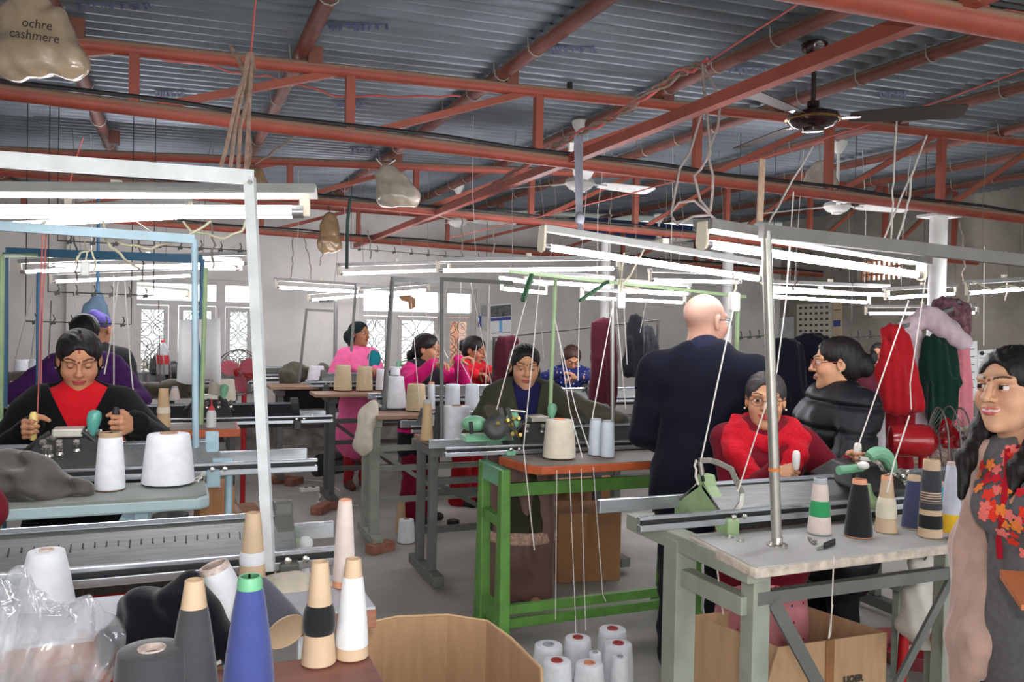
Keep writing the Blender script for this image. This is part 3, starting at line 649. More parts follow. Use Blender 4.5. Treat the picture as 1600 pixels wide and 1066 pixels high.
m_yel = M('yellow handle', (222, 196, 120), .4, var=.06)
def bx(name, a, b, mt, t, bev=0): return MB().box(a, b).build(name, mt, t, smooth=0, bevel=bev)
def br_(name, a, b, w, h, mt, t, up=(0, 0, 1)): return MB().bar(a, b, w, h, up).build(name, mt, t, smooth=0, bevel=.004 if min(w, h) > .03 else 0)
def tb_(name, a, b, r, mt, t, n=12): return MB().tube([a, b], r, n).build(name, mt, t)
def bed_machine(lab, u0, u1, v, z, mbr, ext=(.12, .12), mbed=None, car=None, carh=m_mint, group='flat knitting machines', slope=0.):
    mbed = mbed or m_bed; t = thing('knitting_machine', lab, 'machine', ((u0+u1)/2, v, z-.16), group)
    X0, X1 = Vector((u0, v, z)), Vector((u1, v, z)); e = X1-X0
    def ext_poly(poly, name, mt, a=0., b=0.): return MB().prism([X0+Vector((0, p[0], p[1])) for p in poly], (-a, 0, 0), e+Vector((b, 0, 0))).build(name, mt, t, smooth=0, bevel=.0025)
    ext_poly([(-.008, 0), (-.128, -.078), (-.128, -.094), (-.008, -.02)], 'needle_bed', mbed)
    ext_poly([(.008, 0), (.128, -.078), (.128, -.094), (.008, -.02)], 'needle_bed', mbed)
    ext_poly([(-.018, .006), (-.030, -.006), (-.022, -.010), (-.010, .002)], 'top_strip', m_alu)
    ext_poly([(-.128, -.070), (-.150, -.070), (-.150, -.082), (-.128, -.082)], 'rail', m_alu, *ext)
    ext_poly([(-.132, -.082), (-.148, -.082), (-.148, -.096), (-.132, -.096)], 'rail_groove', m_black, *[x-.01 for x in ext])
    ext_poly([(-.128, -.096), (-.155, -.096), (-.155, -.118), (-.128, -.118)], 'rail', m_alu, *ext)
    ext_poly([(.128, -.07), (.15, -.07), (.15, -.118), (.128, -.118)], 'rail', m_alu, *ext)
    ext_poly([(-.11, -.118), (-.148, -.118), (-.140, -.142), (-.11, -.142)], 'brush_strip', m_brush, -.06, -.06)
    for u in (u0+.0, u1-.05):
        pl = [(-.165, -.16), (-.165, -.10), (-.12, -.085), (-.03, -.005), (-.02, .03), (.02, .03), (.03, -.005), (.12, -.085), (.165, -.10), (.165, -.16), (.1, -.16), (.08, -.12), (-.08, -.12), (-.1, -.16)]
        k = MB().prism([(u, v+p[0], z+p[1]) for p in pl], (0, 0, 0), (.05, 0, 0)).build('end_bracket', mbr, t, smooth=0, bevel=.006)
        for q in (-.135, -.15): MB().lathe([(.009, 0), (.009, .008), (.004, .01)], 10, (u+.02+abs(q+.15)*3, v-.166, z-.09), (0, -1, 0)).build('bolt', m_steel, k)
    if car is not None:
        c = thing('carriage', '', '', (0, 0, 0)); del c['label']; del c['category']; c.parent = t; c.location = Vector((car, v, z))-WL[t.name]; WL[c.name] = Vector((car, v, z)); O = Vector((car, v, z))
        MB().hexa([O+Vector(p) for p in ((-.13, -.15, -.07), (.13, -.15, -.07), (.13, .15, -.07), (-.13, .15, -.07), (-.10, -.05, .03), (.10, -.05, .03), (.10, .05, .03), (-.10, .05, .03))]).build('cam_plate', m_iron, c, smooth=0, bevel=.008)
        MB().box(O+Vector((-.05, -.06, .03)), O+Vector((.05, .04, .06))).build('yarn_feeder', M('pale steel plate', (170, 168, 156), .4, metal=.4), c, smooth=0, bevel=.005)
        for i in range(9):
            a = random.uniform(-.12, .12); b = random.uniform(-.13, .0)
            MB().lathe([(.012, 0), (.014, .012), (.008, .02), (.008, .035), (.013, .04), (.0105, .05)], 10, O+Vector((a, b, -.04+.05*(1+b/.13))), (0, -.5, 1)).build('cam_knob', m_steel, c)
        for a, b in ((-.16, -.05), (.14, -.06), (.0, .07)): MB().tube([O+Vector((a, b, -.04)), O+Vector((a*.6, b, .02)), O+Vector((a*.35, b, .05))], .008, 8).build('lever', m_iron, c)
        pr = [(.010, 0), (.014, .02), (.022, .05), (.026, .075), (.022, .095), (.012, .104)]
        MB().lathe(pr, 18, O+Vector((.075, -.02, .02)), (.12, 0, 1)).build('handle', carh, c)
    return t
def gstand(lab, u0, u1, v0, v1, z, mt, table=None, mtop=None, feet=True, group='steel machine stands', lw=.05):
    t = thing('machine_stand', lab, 'stand', ((u0+u1)/2, (v0+v1)/2, 0), group)
    zb = .10 if feet else 0
    for u in (u0, u1):
        for v in (v0, v1): br_('leg', (u, v, zb), (u, v, z), lw, lw*1.1, mt, t, (0, 1, 0))
        br_('top_beam', (u, v0-.08, z-.03), (u, v1+.12, z-.03), .07, .06, mt, t)
        if feet: br_('foot_beam', (u, v0-.16, zb-.03), (u, v1+.14, zb-.03), .07, .06, mt, t)
    for zz, v in ((.28, v1), (z-.22, v0), (.52, v1)): br_('rail', (u0, v, zz), (u1, v, zz), .03, .04, mt, t)
    br_('brace', (u0+.03, v1, z-.24), (u0+.6, v1, .3), .03, .012, mt, t, (0, 1, 0))
    if table:
        a, b = table; MB().box((a[0], a[1], a[2]-.028), (b[0], b[1], a[2])).build('tabletop', mtop or m_tbl_b, t, smooth=0, bevel=.004)
    return t
m_brick = M('dusty red brick', (150, 100, 82), .9, var=.25, vs=20, bump=.5, bs=60)
def brick(lab, c, rz=0., n=1):
    for i in range(n):
        mb = MB().cbox((0, 0, 0), (.20, .10, .068)).xform(Matrix.Translation(Vector(c)+Vector((0, 0, .034+.07*i))) @ Matrix.Rotation(rz+.1*i, 4, 'Z'))
        o = mb.build('brick', m_brick, smooth=0, bevel=.006); tag(o, lab if n == 1 else lab+(', lower of two' if i == 0 else ', upper of two'), 'brick', 'bricks under the stands')
# ---------------- S0: near stand with the worn white table
z0 = .9
t = thing('machine_stand', 'grey stand with a worn white table and a silver pole', 'stand', (2.0, 2.2, 0), 'steel machine stands')
c = [pz(1085, 840, z0), pz(1150, 862, z0), pz(1172, 885, z0), pz(1182, 888, z0), pz(1500, 849, z0)]; e = pz(1520, 812, z0); c += [e, pz(1130, 832, z0)]
poly = [Vector((p.x, p.y, z0)) for p in (c[0], c[2], c[3], c[4])] ; poly += [Vector((poly[-1].x+.02, 2.36, z0)), Vector((poly[0].x, 2.36, z0))]
S0P = poly
MB().prism(poly, (0, 0, -.034), (0, 0, -.002)).build('table_edge', m_edge, t, smooth=0, bevel=.006)
MB().prism([p*.985+Vector((2.0, 2.17, z0))*.015 for p in poly], (0, 0, -.01), (0, 0, .0015)).build('tabletop', m_tbl_w, t, smooth=0)
for u, v, w_ in ((1.66, 2.44, .085), (1.70, 2.08, .065), (2.52, 2.08, .05), (3.2, 2.5, .07), (3.2, 2.1, .06)): br_('leg', (u, v, 0), (u, v, z0-.03), w_, w_, m_pale, t, (0, 1, 0))
br_('top_beam', (1.66, 2.02, .86), (1.66, 2.75, .86), .08, .06, m_pale, t); br_('top_beam', (3.2, 2.02, .86), (3.2, 2.75, .86), .08, .06, m_pale, t)
br_('side_rail', (1.67, 2.08, .74), (1.66, 2.44, .74), .05, .06, m_pale, t)
q0, q1 = pv(1180, 935, 2.06), pv(1490, 893, 2.06); br_('rail', q0, q1, .03, .04, m_grey, t)
br_('brace', pv(1208, 940, 2.05), pv(1300, 1110, 2.05), .045, .012, m_grey, t, (0, 1, 0)); br_('brace', pv(1490, 897, 2.05), pv(1380, 1110, 2.05), .03, .012, m_grey, t, (0, 1, 0))
pb0 = pz(1214, 853, z0); dp = depth(pb0); pt0 = pd(1197, 362, dp)
tb_('pole', pb0, pt0, .0165*dp/2.6, m_silver, t); MB().lathe([(.035, 0), (.035, .006), (.02, .008), (.018, .03)], 16, pb0).build('pole_flange', m_steel, t)
tb_('tape', pb0.lerp(pt0, .238), pb0.lerp(pt0, .248), .0185*dp/2.6, M('orange tape', (226, 132, 60), .6), t)
br_('gantry_bar', pt0+Vector((-.02, 0, .0)), pv(1640, 412, pt0.y), .03, .045, M('grey gantry paint', (112, 110, 104), .55, var=.1), t)
for x, y in ((1140, 841), (1157, 847), (1204, 853), (1224, 857)):
    MB().lathe([(.014, 0), (.014, .006), (.006, .007), (.006, .014)], 10, pz(x, y, z0)).build('bolt', m_steel, t)
bed_machine('near flat knitting machine in front of the woman with the red shawl', 1.76, 3.3, 2.47, 1.053, m_lgreen, (.34, .1), car=None)
# carriage with arm and grips, straddling the near bed
K = thing('carriage', 'green handled carriage on the near knitting bed with a bent steel arm', 'carriage', pv(1345, 735, 2.45))
O = pv(1345, 735, 2.42)
MB().hexa([O+Vector(p) for p in ((-.12, -.13, -.06), (.13, -.13, -.06), (.13, .16, -.03), (-.12, .16, -.03), (-.08, -.05, .02), (.09, -.05, .02), (.09, .07, .04), (-.08, .07, .04))]).build('cam_plate', m_iron, K, smooth=0, bevel=.01)
ar = lambda c_, r_, a0, a1, n=9: [c_+Vector((math.sin(a)*r_, -.02, math.cos(a)*r_)) for a in np.linspace(a0, a1, n)]
MB().tube(ar(O+Vector((.02, -.04, .0)), .075, -.6, 1.6), [.02, .024, .026, .027, .027, .026, .025, .023, .018], 10).build('grip', m_mint, K)
MB().tube(ar(O+Vector((-.02, -.10, -.035)), -.075, -.3, 1.7), [.016, .02, .023, .024, .024, .023, .022, .02, .016], 10).build('grip', m_lgreen, K)
MB().tube([O+Vector((-.16, -.05, .015)), O+Vector((-.05, -.05, .02))], .017, 10).build('side_lever', m_mint, K)
for i in range(10): MB().lathe([(.011, 0), (.013, .01), (.007, .018), (.007, .03), (.012, .035), (.009, .045)], 9, O+Vector((random.uniform(-.06, .15), random.uniform(-.14, -.03), random.uniform(-.05, .0))), (random.uniform(-.4, .4), -.8, .6)).build('cam_knob', m_steel, K)
MB().ell(O+Vector((-.07, -.08, .035)), (.022, .022, .016)).build('white_button', m_knob_w, K)
def band(name, P, w, th, mt, t):
    m_ = MB(); 
    for i in range(len(P)-1): m_.bar(P[i], P[i+1]+(P[i+1]-P[i]).normalized()*.004, w, th, _F)
    return m_.build(name, mt, t, smooth=0, bevel=.001)
band('steel_arm', [pv(x, y, 2.36) for x, y in ((1343, 716), (1362, 718), (1372, 724), (1393, 755), (1388, 772), (1378, 782))], .016, .012, m_steel, K)
t = thing('tension_arm', 'bent steel yarn arm clamped to the near knitting bed end', 'arm', pv(1145, 800, 2.33))
band('arm', [pv(x, y, 2.33) for x, y in ((1093, 720), (1108, 719), (1122, 723), (1142, 733), (1153, 757), (1160, 770), (1158, 786), (1146, 804))], .018, .012, m_steel, t)
MB().tube([pv(1094, 722, 2.33), pv(1097, 742, 2.33)], .009, 8).build('yarn_clip', m_steel, t); MB().tube([pv(1097, 743, 2.33), pv(1099, 752, 2.33)], .006, 8).build('clip_tip', m_black, t)
MB().tube(wob([pv(x, y, 2.32) for x, y in ((1088, 719), (1085, 727), (1090, 735), (1086, 745), (1091, 757))], .004, 2), .004, 6).build('yarn_tail', m_white_cord, t)
# ---------------- S1: green cast stand
t = thing('machine_stand', 'leaf green cast stand with an orange edged yarn table', 'stand', (2.1, 3.95, 0), 'steel machine stands')
for u in (1.5, 2.62):
    for v, w_ in ((3.72, .06), (4.0, .07)):
        MB().hexa([(u-.03, v-w_*.8, 0), (u+.03, v-w_*.8, 0), (u+.03, v+w_*.8, 0), (u-.03, v+w_*.8, 0), (u-.025, v-w_*.42, .905), (u+.025, v-w_*.42, .905), (u+.025, v+w_*.42, .905), (u-.025, v+w_*.42, .905)]).build('leg', m_green, t, smooth=0, bevel=.008)
    for zz, hh in ((.86, .09), (.64, .05), (.17, .09)): br_('cross_piece', (u, 3.70, zz), (u, 4.03, zz), .045, hh, m_green if zz < .8 else m_mint, t)
    MB().hexa([(u-.04, 3.60, 0), (u+.04, 3.60, 0), (u+.04, 4.12, 0), (u-.04, 4.12, 0), (u-.03, 3.68, .10), (u+.03, 3.68, .10), (u+.03, 4.04, .10), (u-.03, 4.04, .10)]).build('foot', m_green, t, smooth=0, bevel=.008)
for y0, v in ((765, 3.78), (952, 3.72), (973, 3.72)):
    a = pv(800, y0, v); br_('beam', (1.5, v, a.z), (2.62, v, a.z), .03, .065 if y0 < 900 else .045, m_green, t)
z1 = .955; P = [pz(798, 710, z1), pz(851, 731, z1)]; P = [Vector((1.50, 3.80, z1)), Vector((P[1].x-.05, 3.52, z1)), Vector((P[1].x, 3.46, z1)), Vector((2.66, 3.46, z1)), Vector((2.66, 3.8, z1))]
MB().prism(P, (0, 0, -.04), (0, 0, -.001)).build('table_edge', m_orange, t, smooth=0, bevel=.004); ctr = Vector((2.1, 3.64, z1))
MB().prism([p*.975+ctr*.025 for p in P], (0, 0, -.02), (0, 0, .002)).build('tabletop', m_tray, t, smooth=0)
for u in (1.62, 2.5): br_('table_arm', (u, 3.56, z1-.05), (u, 3.8, z1-.05), .03, .02, m_green, t)
pb = pz(857, 700, z1); pt = pd(868, 436, depth(pb)); tb_('pole', pb, pt, .011, m_lgreen, t)
ga, gb = pd(796, 424, 4.02), pd(1165, 464, 4.5); br_('gantry_bar', ga, gb, .012, .016, m_lgreen, t)
tb_('end_post', gb-Vector((.05, 0, 0)), Vector((gb.x-.05, gb.y, .9)), .012, m_lgreen, t)
br_('brace', pd(831, 430, 4.0), pd(817, 470, 3.9), .02, .02, M('dark green paint', (48, 84, 58), .5), t); br_('brace', pd(950, 440, 4.2), pd(906, 470, 4.0), .014, .014, M('dark green paint', (48, 84, 58), .5), t)
pb = Vector((1.98, 3.62, z1)); q = pz(957, 706, z1); tb_('silver_pole', q, pd(957, 468, depth(q)), .011, m_silver, t)
bed_machine('dark green knitting machine the woman in olive works at', 1.55, 2.9, 3.98, 1.075, m_mint, (.32, .1), mbed=M('dark bed', (66, 72, 66), .4, metal=.4, var=.2, stretch=(1, 14, 14)), car=1.78)
K = thing('green_carriage', 'dark round cam carriage with a mint green cover at the stand end', 'carriage', pv(770, 660, 3.9)); O = pv(772, 668, 3.86)
MB().lathe([(.05, 0), (.062, .01), (.062, .05), (.045, .06), (.03, .062)], 20, O+Vector((0, -.02, 0)), (-.35, -1, .2)).build('cam_drum', m_iron, K)
MB().hexa([O+Vector(p) for p in ((-.16, -.03, -.065), (.1, -.03, -.065), (.1, .08, -.065), (-.16, .08, -.065), (-.15, .0, -.035), (.1, .0, -.035), (.1, .08, -.035), (-.15, .08, -.035))]).build('cam_base', m_mint, K, smooth=0, bevel=.006)
MB().ell(O+Vector((-.10, .02, .02)), (.07, .05, .04)).build('cover', m_mint, K); MB().ell(O+Vector((.11, .02, .03)), (.035, .04, .05)).build('cover', m_mint, K)
MB().bar(O+Vector((.02, -.03, .10)), O+Vector((.07, -.05, -.06)), .022, .02).bar(O+Vector((.06, -.03, .1)), O+Vector((.10, -.05, -.04)), .022, .02).build('lever', m_iron, K, smooth=0)
MB().tube([O+Vector((.08, 0, .085)), O+Vector((.17, 0, .075))], .006, 8).build('pin', m_steel, K); MB().tube([O+Vector((-.14, -.06, -.02)), O+Vector((-.14, -.04, .035))], .011, 8).build('crank', m_black, K)
for i in range(8): MB().lathe([(.009, 0), (.011, .01), (.006, .018), (.01, .028)], 8, O+Vector((random.uniform(-.03, .1), -.08, random.uniform(-.04, .08))), (random.uniform(-.4, .4), -.8, .3)).build('cam_knob', M('brass knobs', (170, 150, 80), .3, metal=.7), K)
# ---------------- S2..S5 receding row
gstand('dark grey stand with a thin brown table and heavy foot beam', 1.47, 2.75, 4.82, 5.08, .865, m_grey, ((1.40, 4.70, .915), (2.7, 5.02)), m_tbl_b)
bed_machine('knitting machine of the second row behind the green stand', 1.5, 2.9, 5.22, 1.03, m_dgrey, (.1, .1), car=2.55)
gstand('pale grey stand with a draped cream cloth, standing on bricks', 1.33, 2.7, 5.80, 6.05, .93, m_pale, ((1.30, 5.62, .965), (2.7, 5.95)), m_tbl_b, lw=.065)
bed_machine('knitting machine between the magenta clad woman and the cone table', 1.5, 2.95, 6.25, 1.13, m_dgrey, (.1, .1), car=2.5)
gstand('dark stand on bricks in front of the woman in pink', 1.28, 2.7, 7.25, 7.5, .965, m_dgrey, ((1.1, 7.05, 1.0), (2.7, 7.4)), m_tbl_b)
bed_machine('knitting machine the woman in pink works at', 1.25, 2.75, 7.72, 1.14, m_dgrey, (.12, .1), car=1.9)
gstand('grey stand nearest the bare wall, by the black bin', .98, 2.3, 8.5, 8.75, .93, m_grey, ((.86, 8.3, .97), (2.4, 8.78)), m_tbl_b)
bed_machine('far knitting machine with an olive cloth thrown over it', .75, 2.4, 9.0, 1.13, m_dgrey, (.15, .1))
brick('brick under the pale stand, facing the aisle', (1.35, 5.66, 0), .5); brick('brick under the grey stand nearest the wall', (.99, 8.42, 0), .2); brick('second brick by the grey stand nearest the wall', (1.1, 8.3, 0), .9)
brick('brick under the dark stand by the woman in pink', (1.29, 7.12, 0), .3); brick('loose brick behind the extension board', (1.15, 7.0, 0), 1.0)
# gantries of the receding row
def gantry(lab, posts, bar, r, mt, dd):
    P = [[pd(*p[0], dd), pz(p[1][0], p[1][1], p[1][2]) if len(p[1]) == 3 else pd(*p[1], dd)] for p in posts]
    t = thing('gantry', lab, 'frame', P[0][1], 'yarn gantries')
    for a, b in P: 
        a = pd(*px(a), depth(b)); tb_('post', b, a, r, mt, t, 10)
    a, b = pd(*bar[0], dd), pd(*bar[1], dd+.35); br_('bar', a, b, r*1.6, r*2, mt, t)
    return t
gantry('thin grey gantry post in front of the woman with blue white cones', [((690, 433), (690, 690, .915))], ((690, 436), (800, 442)), .012, m_grey, 4.95)
gantry('slanting grey gantry post beside the white cones', [((613, 438), (600, 640, .965))], ((612, 436), (690, 440)), .018, m_grey, 6.0)
gantry('slim grey gantry post crossing the woman in pink', [((556, 446), (545, 604, 1.0))], ((555, 446), (610, 448)), .014, m_grey, 7.3)
gantry('thin slanting gantry post against the bare wall', [((479, 482), (467, 598, 1.03))], ((479, 484), (520, 486)), .013, m_grey, 8.6)
gantry('square grey conduit post against the far wall', [((525, 470), (523, 597, 1.0))], ((525, 470), (500, 470)), .02, M('dull steel', (120, 120, 118), .4, metal=.5), 9.2)
# ---------------- left column
t = thing('machine_stand', 'near stand carrying two tables of yarn, with a tall white post', 'stand', (-.5, 1.8, 0), 'steel machine stands')
ZW = .97; e0 = pz(587, 945, ZW)
MB().box((-2.2, 1.80, ZW-.05), (e0.x, 2.06, ZW-.004)).build('table_edge', M('brown wood edge', (150, 100, 74), .6, var=.2, stretch=(2, 1, 20)), t, smooth=0, bevel=.003)
MB().box((-2.2, 1.797, ZW-.006), (e0.x-.004, 2.06, ZW)).build('tabletop', M('white laminate', (186, 188, 194), .35, var=.06), t, smooth=0)
ZN = .93; MB().box((-2.2, .95, ZN-.03), (pz(588, 1050, ZN).x+.005, 1.66, ZN)).build('near_tabletop', M('red brown wood', (138, 88, 76), .5, var=.22, vs=5, stretch=(1, 5, 5)), t, smooth=0, bevel=.003)
for u, v in ((.3, 1.86), (.3, 2.02), (-1.9, 1.86), (-1.9, 2.02), (.25, 1.0), (-1.9, 1.0)): br_('leg', (u, v, 0), (u, v, .92), .04, .04, m_wpost, t)
pb = pz(421, 892, ZW); dp = depth(pb); pt = pd(390, 277, dp)
br_('white_post', pb, pt, .026, .022, m_wpost, t, _F); br_('gantry_bar', pt+Vector((.01, 0, .0)), pv(-60, 245, pt.y), .02, .036, m_wpost, t)
MB().lathe([(.006, 0), (.006, .006)], 8, pd(391, 285, dp-.02), -_F).build('bolt', m_steel, t)
bed_machine('long near knitting machine with a ruler rail and no carriage', -1.5, .30, 2.3, 1.085, m_dgrey, (.1, .14))
A0M = bpy.data.objects['knitting_machine.006']; q = MB()
for i in range(62):
    u = -1.4+i*.026; q.bar((u, 2.3-.062, 1.085-.0335), (u, 2.3-(.082 if i % 5 == 0 else .074), 1.085-(.0465 if i % 5 == 0 else .0415)), .003, .003)
q.build('ruler_mark', m_black, A0M, smooth=0, kind='stuff')
t = thing('bed_support', 'green roller tube with a white leg under the near bed end', 'support', (.35, 2.35, 0))
tb_('roller', pv(425, 853, 2.35), pv(478, 853, 2.35), .022, m_lgreen, t); MB().tube([pv(477, 852, 2.33), (pv(477, 852, 2.33).x, 2.33, 0)], .014, 10).ell(pv(477, 850, 2.33), (.022, .022, .022), 10, 6).build('leg', m_wpost, t)
# A1
ZA = 1.02; p0 = pz(328, 775, ZA); t = thing('machine_stand', 'blue grey stand with a rounded pale table before the black cardigan woman', 'stand', (-.6, 3.1, 0), 'steel machine stands')
pl = [Vector((-2.4, p0.y, ZA)), Vector((p0.x-.03, p0.y, ZA)), Vector((p0.x, p0.y+.03, ZA)), Vector((p0.x, 3.16, ZA)), Vector((p0.x-.03, 3.19, ZA)), Vector((-2.4, 3.19, ZA))]
MB().prism(pl, (0, 0, -.045), (0, 0, -.003)).build('table_edge', M('pale blue enamel edge', (166, 188, 192), .35, var=.08), t, smooth=0, bevel=.008); c_ = Vector((-1, 3.05, ZA))
MB().prism([p*.992+c_*.008 for p in pl], (0, 0, -.02), (0, 0, .002)).build('tabletop', M('grey green tabletop', (128, 134, 126), .45, var=.1, vs=4), t, smooth=0)
for u, v in ((-.1, 2.98), (-.1, 3.3), (-2.2, 2.98), (-2.2, 3.3)): br_('leg', (u, v, 0), (u, v, ZA-.04), .045, .045, m_bluep, t)
br_('rail', (-2.2, 3.3, .5), (-.1, 3.3, .5), .04, .05, m_bluep, t); br_('brace', (-.35, 3.3, .5), (-.12, 3.3, .95), .04, .012, m_bluep, t, (0, 1, 0))
pb = pz(306, 738, ZA); dp = depth(pb); pt = pd(304, 374, dp); tb_('pole', pb, pt, .0125, m_bluep, t); br_('gantry_bar', pt, pv(-60, 349, pt.y), .02, .034, m_bluep, t)
bed_machine('pale knitting machine the woman in the black cardigan works at', -1.75, .16, 3.4, 1.14, m_bluep, (.1, .36), mbed=M('silver bed', (140, 144, 142), .35, metal=.5, var=.12, stretch=(14, 1, 14)), car=-.36, carh=M('teal knob', (86, 158, 146), .3, var=.1))
t = thing('table_bracket', 'blue pipe bracket holding the pale knitting machine end', 'bracket', (.1, 3.3, 0)); tb_('arm', pv(332, 724, 3.3), pv(362, 724, 3.3), .02, m_bluep, t); tb_('drop', pv(358, 724, 3.3), Vector((pv(358, 724, 3.3).x, 3.3, 0)), .014, m_bluep, t)
# A2
ZB = 1.0; p0 = pz(376, 670, ZB); t = thing('machine_stand', 'stand with an orange edged table behind the black cardigan woman', 'stand', (-.8, 5.0, 0), 'steel machine stands')
MB().box((-3.0, p0.y, ZB-.045), (p0.x, p0.y+.34, ZB-.002)).build('table_edge', m_orange, t, smooth=0, bevel=.004); MB().box((-2.98, p0.y+.02, ZB-.01), (p0.x-.02, p0.y+.32, ZB+.001)).build('tabletop', m_tray, t, smooth=0)
for u in (p0.x-.1, -2.4):
    for v in (p0.y+.05, p0.y+.6): br_('leg', (u, v, 0), (u, v, ZB-.12), .05, .05, m_grey, t)
    br_('top_beam', (u, p0.y+.05, ZB-.105), (u, p0.y+.9, ZB-.105), .05, .05, m_grey, t)
q = pz(314, 664, ZB); tb_('green_pole', q, pd(322, 418, depth(q)), .013, m_lgreen, t)
q = pz(312, 655, ZB); tb_('blue_pole', q, pd(316, 405, depth(q)), .014, m_teal, t); br_('gantry_bar', pd(316, 405, depth(q)), pd(10, 393, depth(q)), .02, .05, m_teal, t)
q = pz(60, 664, ZB); tb_('blue_pole', q, pd(61, 425, depth(q)), .014, m_teal, t)
bed_machine('black knitting machine behind the woman in the black cardigan', -1.7, .74, 5.45, 1.085, m_iron, (.1, .2), mbed=M('black bed', (40, 40, 42), .4, metal=.3, var=.2), car=.2)
t = thing('gantry', 'green and blue frame posts at the picture edge', 'frame', (-2.3, 4.0, 0), 'yarn gantries')
q = pd(3, 400, 4.6); tb_('green_post', (q.x, q.y, 0), q, .015, m_lgreen, t); q2 = pd(9, 395, 4.8); tb_('blue_post', (q2.x, q2.y, 0), q2, .018, m_teal, t); br_('bar', q, pd(120, 397, 5.6), .015, .02, m_lgreen, t)
# A3
gstand('far stand below the window with the red fan', -1.6, .45, 7.3, 7.6, 1.0, m_dgrey); bed_machine('far knitting machine below the window near the pilaster', -1.8, .6, 7.45, 1.17, m_dgrey, (.1, .1))
# other stands seen between the people
gstand('dark stand behind the red table fan', 3.75, 5.5, 3.55, 3.8, .87, m_dgrey, ((3.7, 3.42, .90), (5.5, 3.75))); bed_machine('dark knitting machine beyond the red table fan', 3.8, 5.6, 3.98, 1.06, m_iron, (.1, .1), mbed=M('dark bed', (66, 72, 66), .4, metal=.4, var=.2, stretch=(1, 14, 14)))
gstand('grey stand the woman in the dotted blouse works at', 2.95, 4.2, 6.2, 6.4, .9, m_grey); bed_machine('pale knitting machine the woman in the dotted blouse works at', 2.9, 4.3, 6.45, 1.08, m_dgrey, (.1, .1), car=3.45)
def guide_rail(lab, a, b, n):
    t = thing('yarn_guide_rail', lab, 'rail', a.lerp(b, .5)); tb_('wire', a, b, .004, m_iron, t, 6)
    for p in (a, b): tb_('hanger', p, (p.x, p.y, roofz(p.x, p.y)-.012), .003, m_iron, t, 5)
    for i in range(n):
        p = a.lerp(b, (i+.5)/n); MB().tube([p+Vector((0, 0, .05)), p+Vector((.01, 0, .02)), p, p+Vector((-.012, 0, -.02))], .005, 5).build('guide', m_iron, t); MB().cbox(p+Vector((0, 0, -.005)), (.03, .02, .02)).build('clamp', m_iron, t, smooth=0)
guide_rail('thin rail of yarn guides across the pilaster', pd(40, 502, 5.2), pd(205, 507, 5.5), 6)
guide_rail('thin rail of yarn guides under the first small lamps', pd(75, 456, 4.9), pd(240, 462, 5.3), 6)
guide_rail('thin rail of yarn guides beside the block wall boards', pd(1330, 527, 6.2), pd(1440, 522, 6.6), 6)
guide_rail('thin rail of yarn guides over the puffer jacket wall', pd(1150, 528, 6.2), pd(1205, 524, 6.4), 4)
guide_rail('black rail of yarn guides high on the bare wall', pd(548, 388, 8.3), pd(760, 405, 8.6), 8)
guide_rail('dark rail of yarn guides over the trough lamp wiring', pd(90, 376, 5.0), pd(390, 392, 5.6), 9)
# ---------------- columns and pipes
m_col = M('white painted pipe column', (206, 206, 202), .5, var=.08)
for i, (x, y0, d, r_, lb) in enumerate(((1467, 340, 5.95, .06, 'round white column with a top plate supporting the truss'), (1138, 390, 8.3, .055, 'slim white column behind the bald man'), (946, 420, 8.6, .05, 'slim white column behind the hanging maroon cloth'))):
    p = pd(x, y0, d); t = thing('column', lb, 'column', (p.x, p.y, 0), kind='structure'); del t['category']
    MB().tube([(p.x, p.y, 0), (p.x, p.y, 2.46 if i == 0 else 2.52)], r_, 20).build('shaft', m_col, t); MB().cbox((p.x, p.y, 2.47 if i == 0 else 2.53), (.24, .18, .02)).build('plate', m_col, t, smooth=0)
# ================================================================ yarn cones
def yarn(nm, c, **k): return M('yarn '+nm, c, .9, var=.06, vs=30, ring=k.get('ring', 260), sheen=.3, bump=.22)
Y_w = yarn('white', (226, 228, 232)); Y_cool = yarn('cool white', (206, 216, 224)); Y_cream = yarn('cream', (222, 212, 190)); Y_tan = yarn('tan', (196, 178, 142)); Y_kraft = M('kraft paper cone', (204, 176, 146), .7, var=.08, vs=12)
Y_blk = yarn('black', (22, 22, 24)); Y_char = yarn('charcoal', (66, 66, 70)); Y_navy = yarn('navy', (62, 68, 98)); Y_blue = yarn('royal blue', (66, 78, 142)); Y_green = yarn('green', (48, 150, 92)); Y_pinkw = yarn('pinkish white', (222, 204, 196)); Y_lav = yarn('lavender white', (206, 208, 222)); Y_yel = yarn('yellow', (236, 190, 40)); Y_dkgr = yarn('dark grey', (58, 58, 64)); Y_band = yarn('cream stripe', (220, 190, 150))
P_green = M('green plastic tip', (112, 186, 140), .4); P_grey = M('grey paper tip', (176, 180, 182), .6); P_peach = M('peach paper tip', (228, 160, 124), .6); P_red = M('red paper core', (176, 70, 66), .6); P_speck = M('speckled core', (206, 186, 176), .7, var=.3, vs=80); P_brown = M('brown core', (168, 140, 110), .7, var=.1)
Fh = Vector((math.sin(YAW), math.cos(YAW), 0))
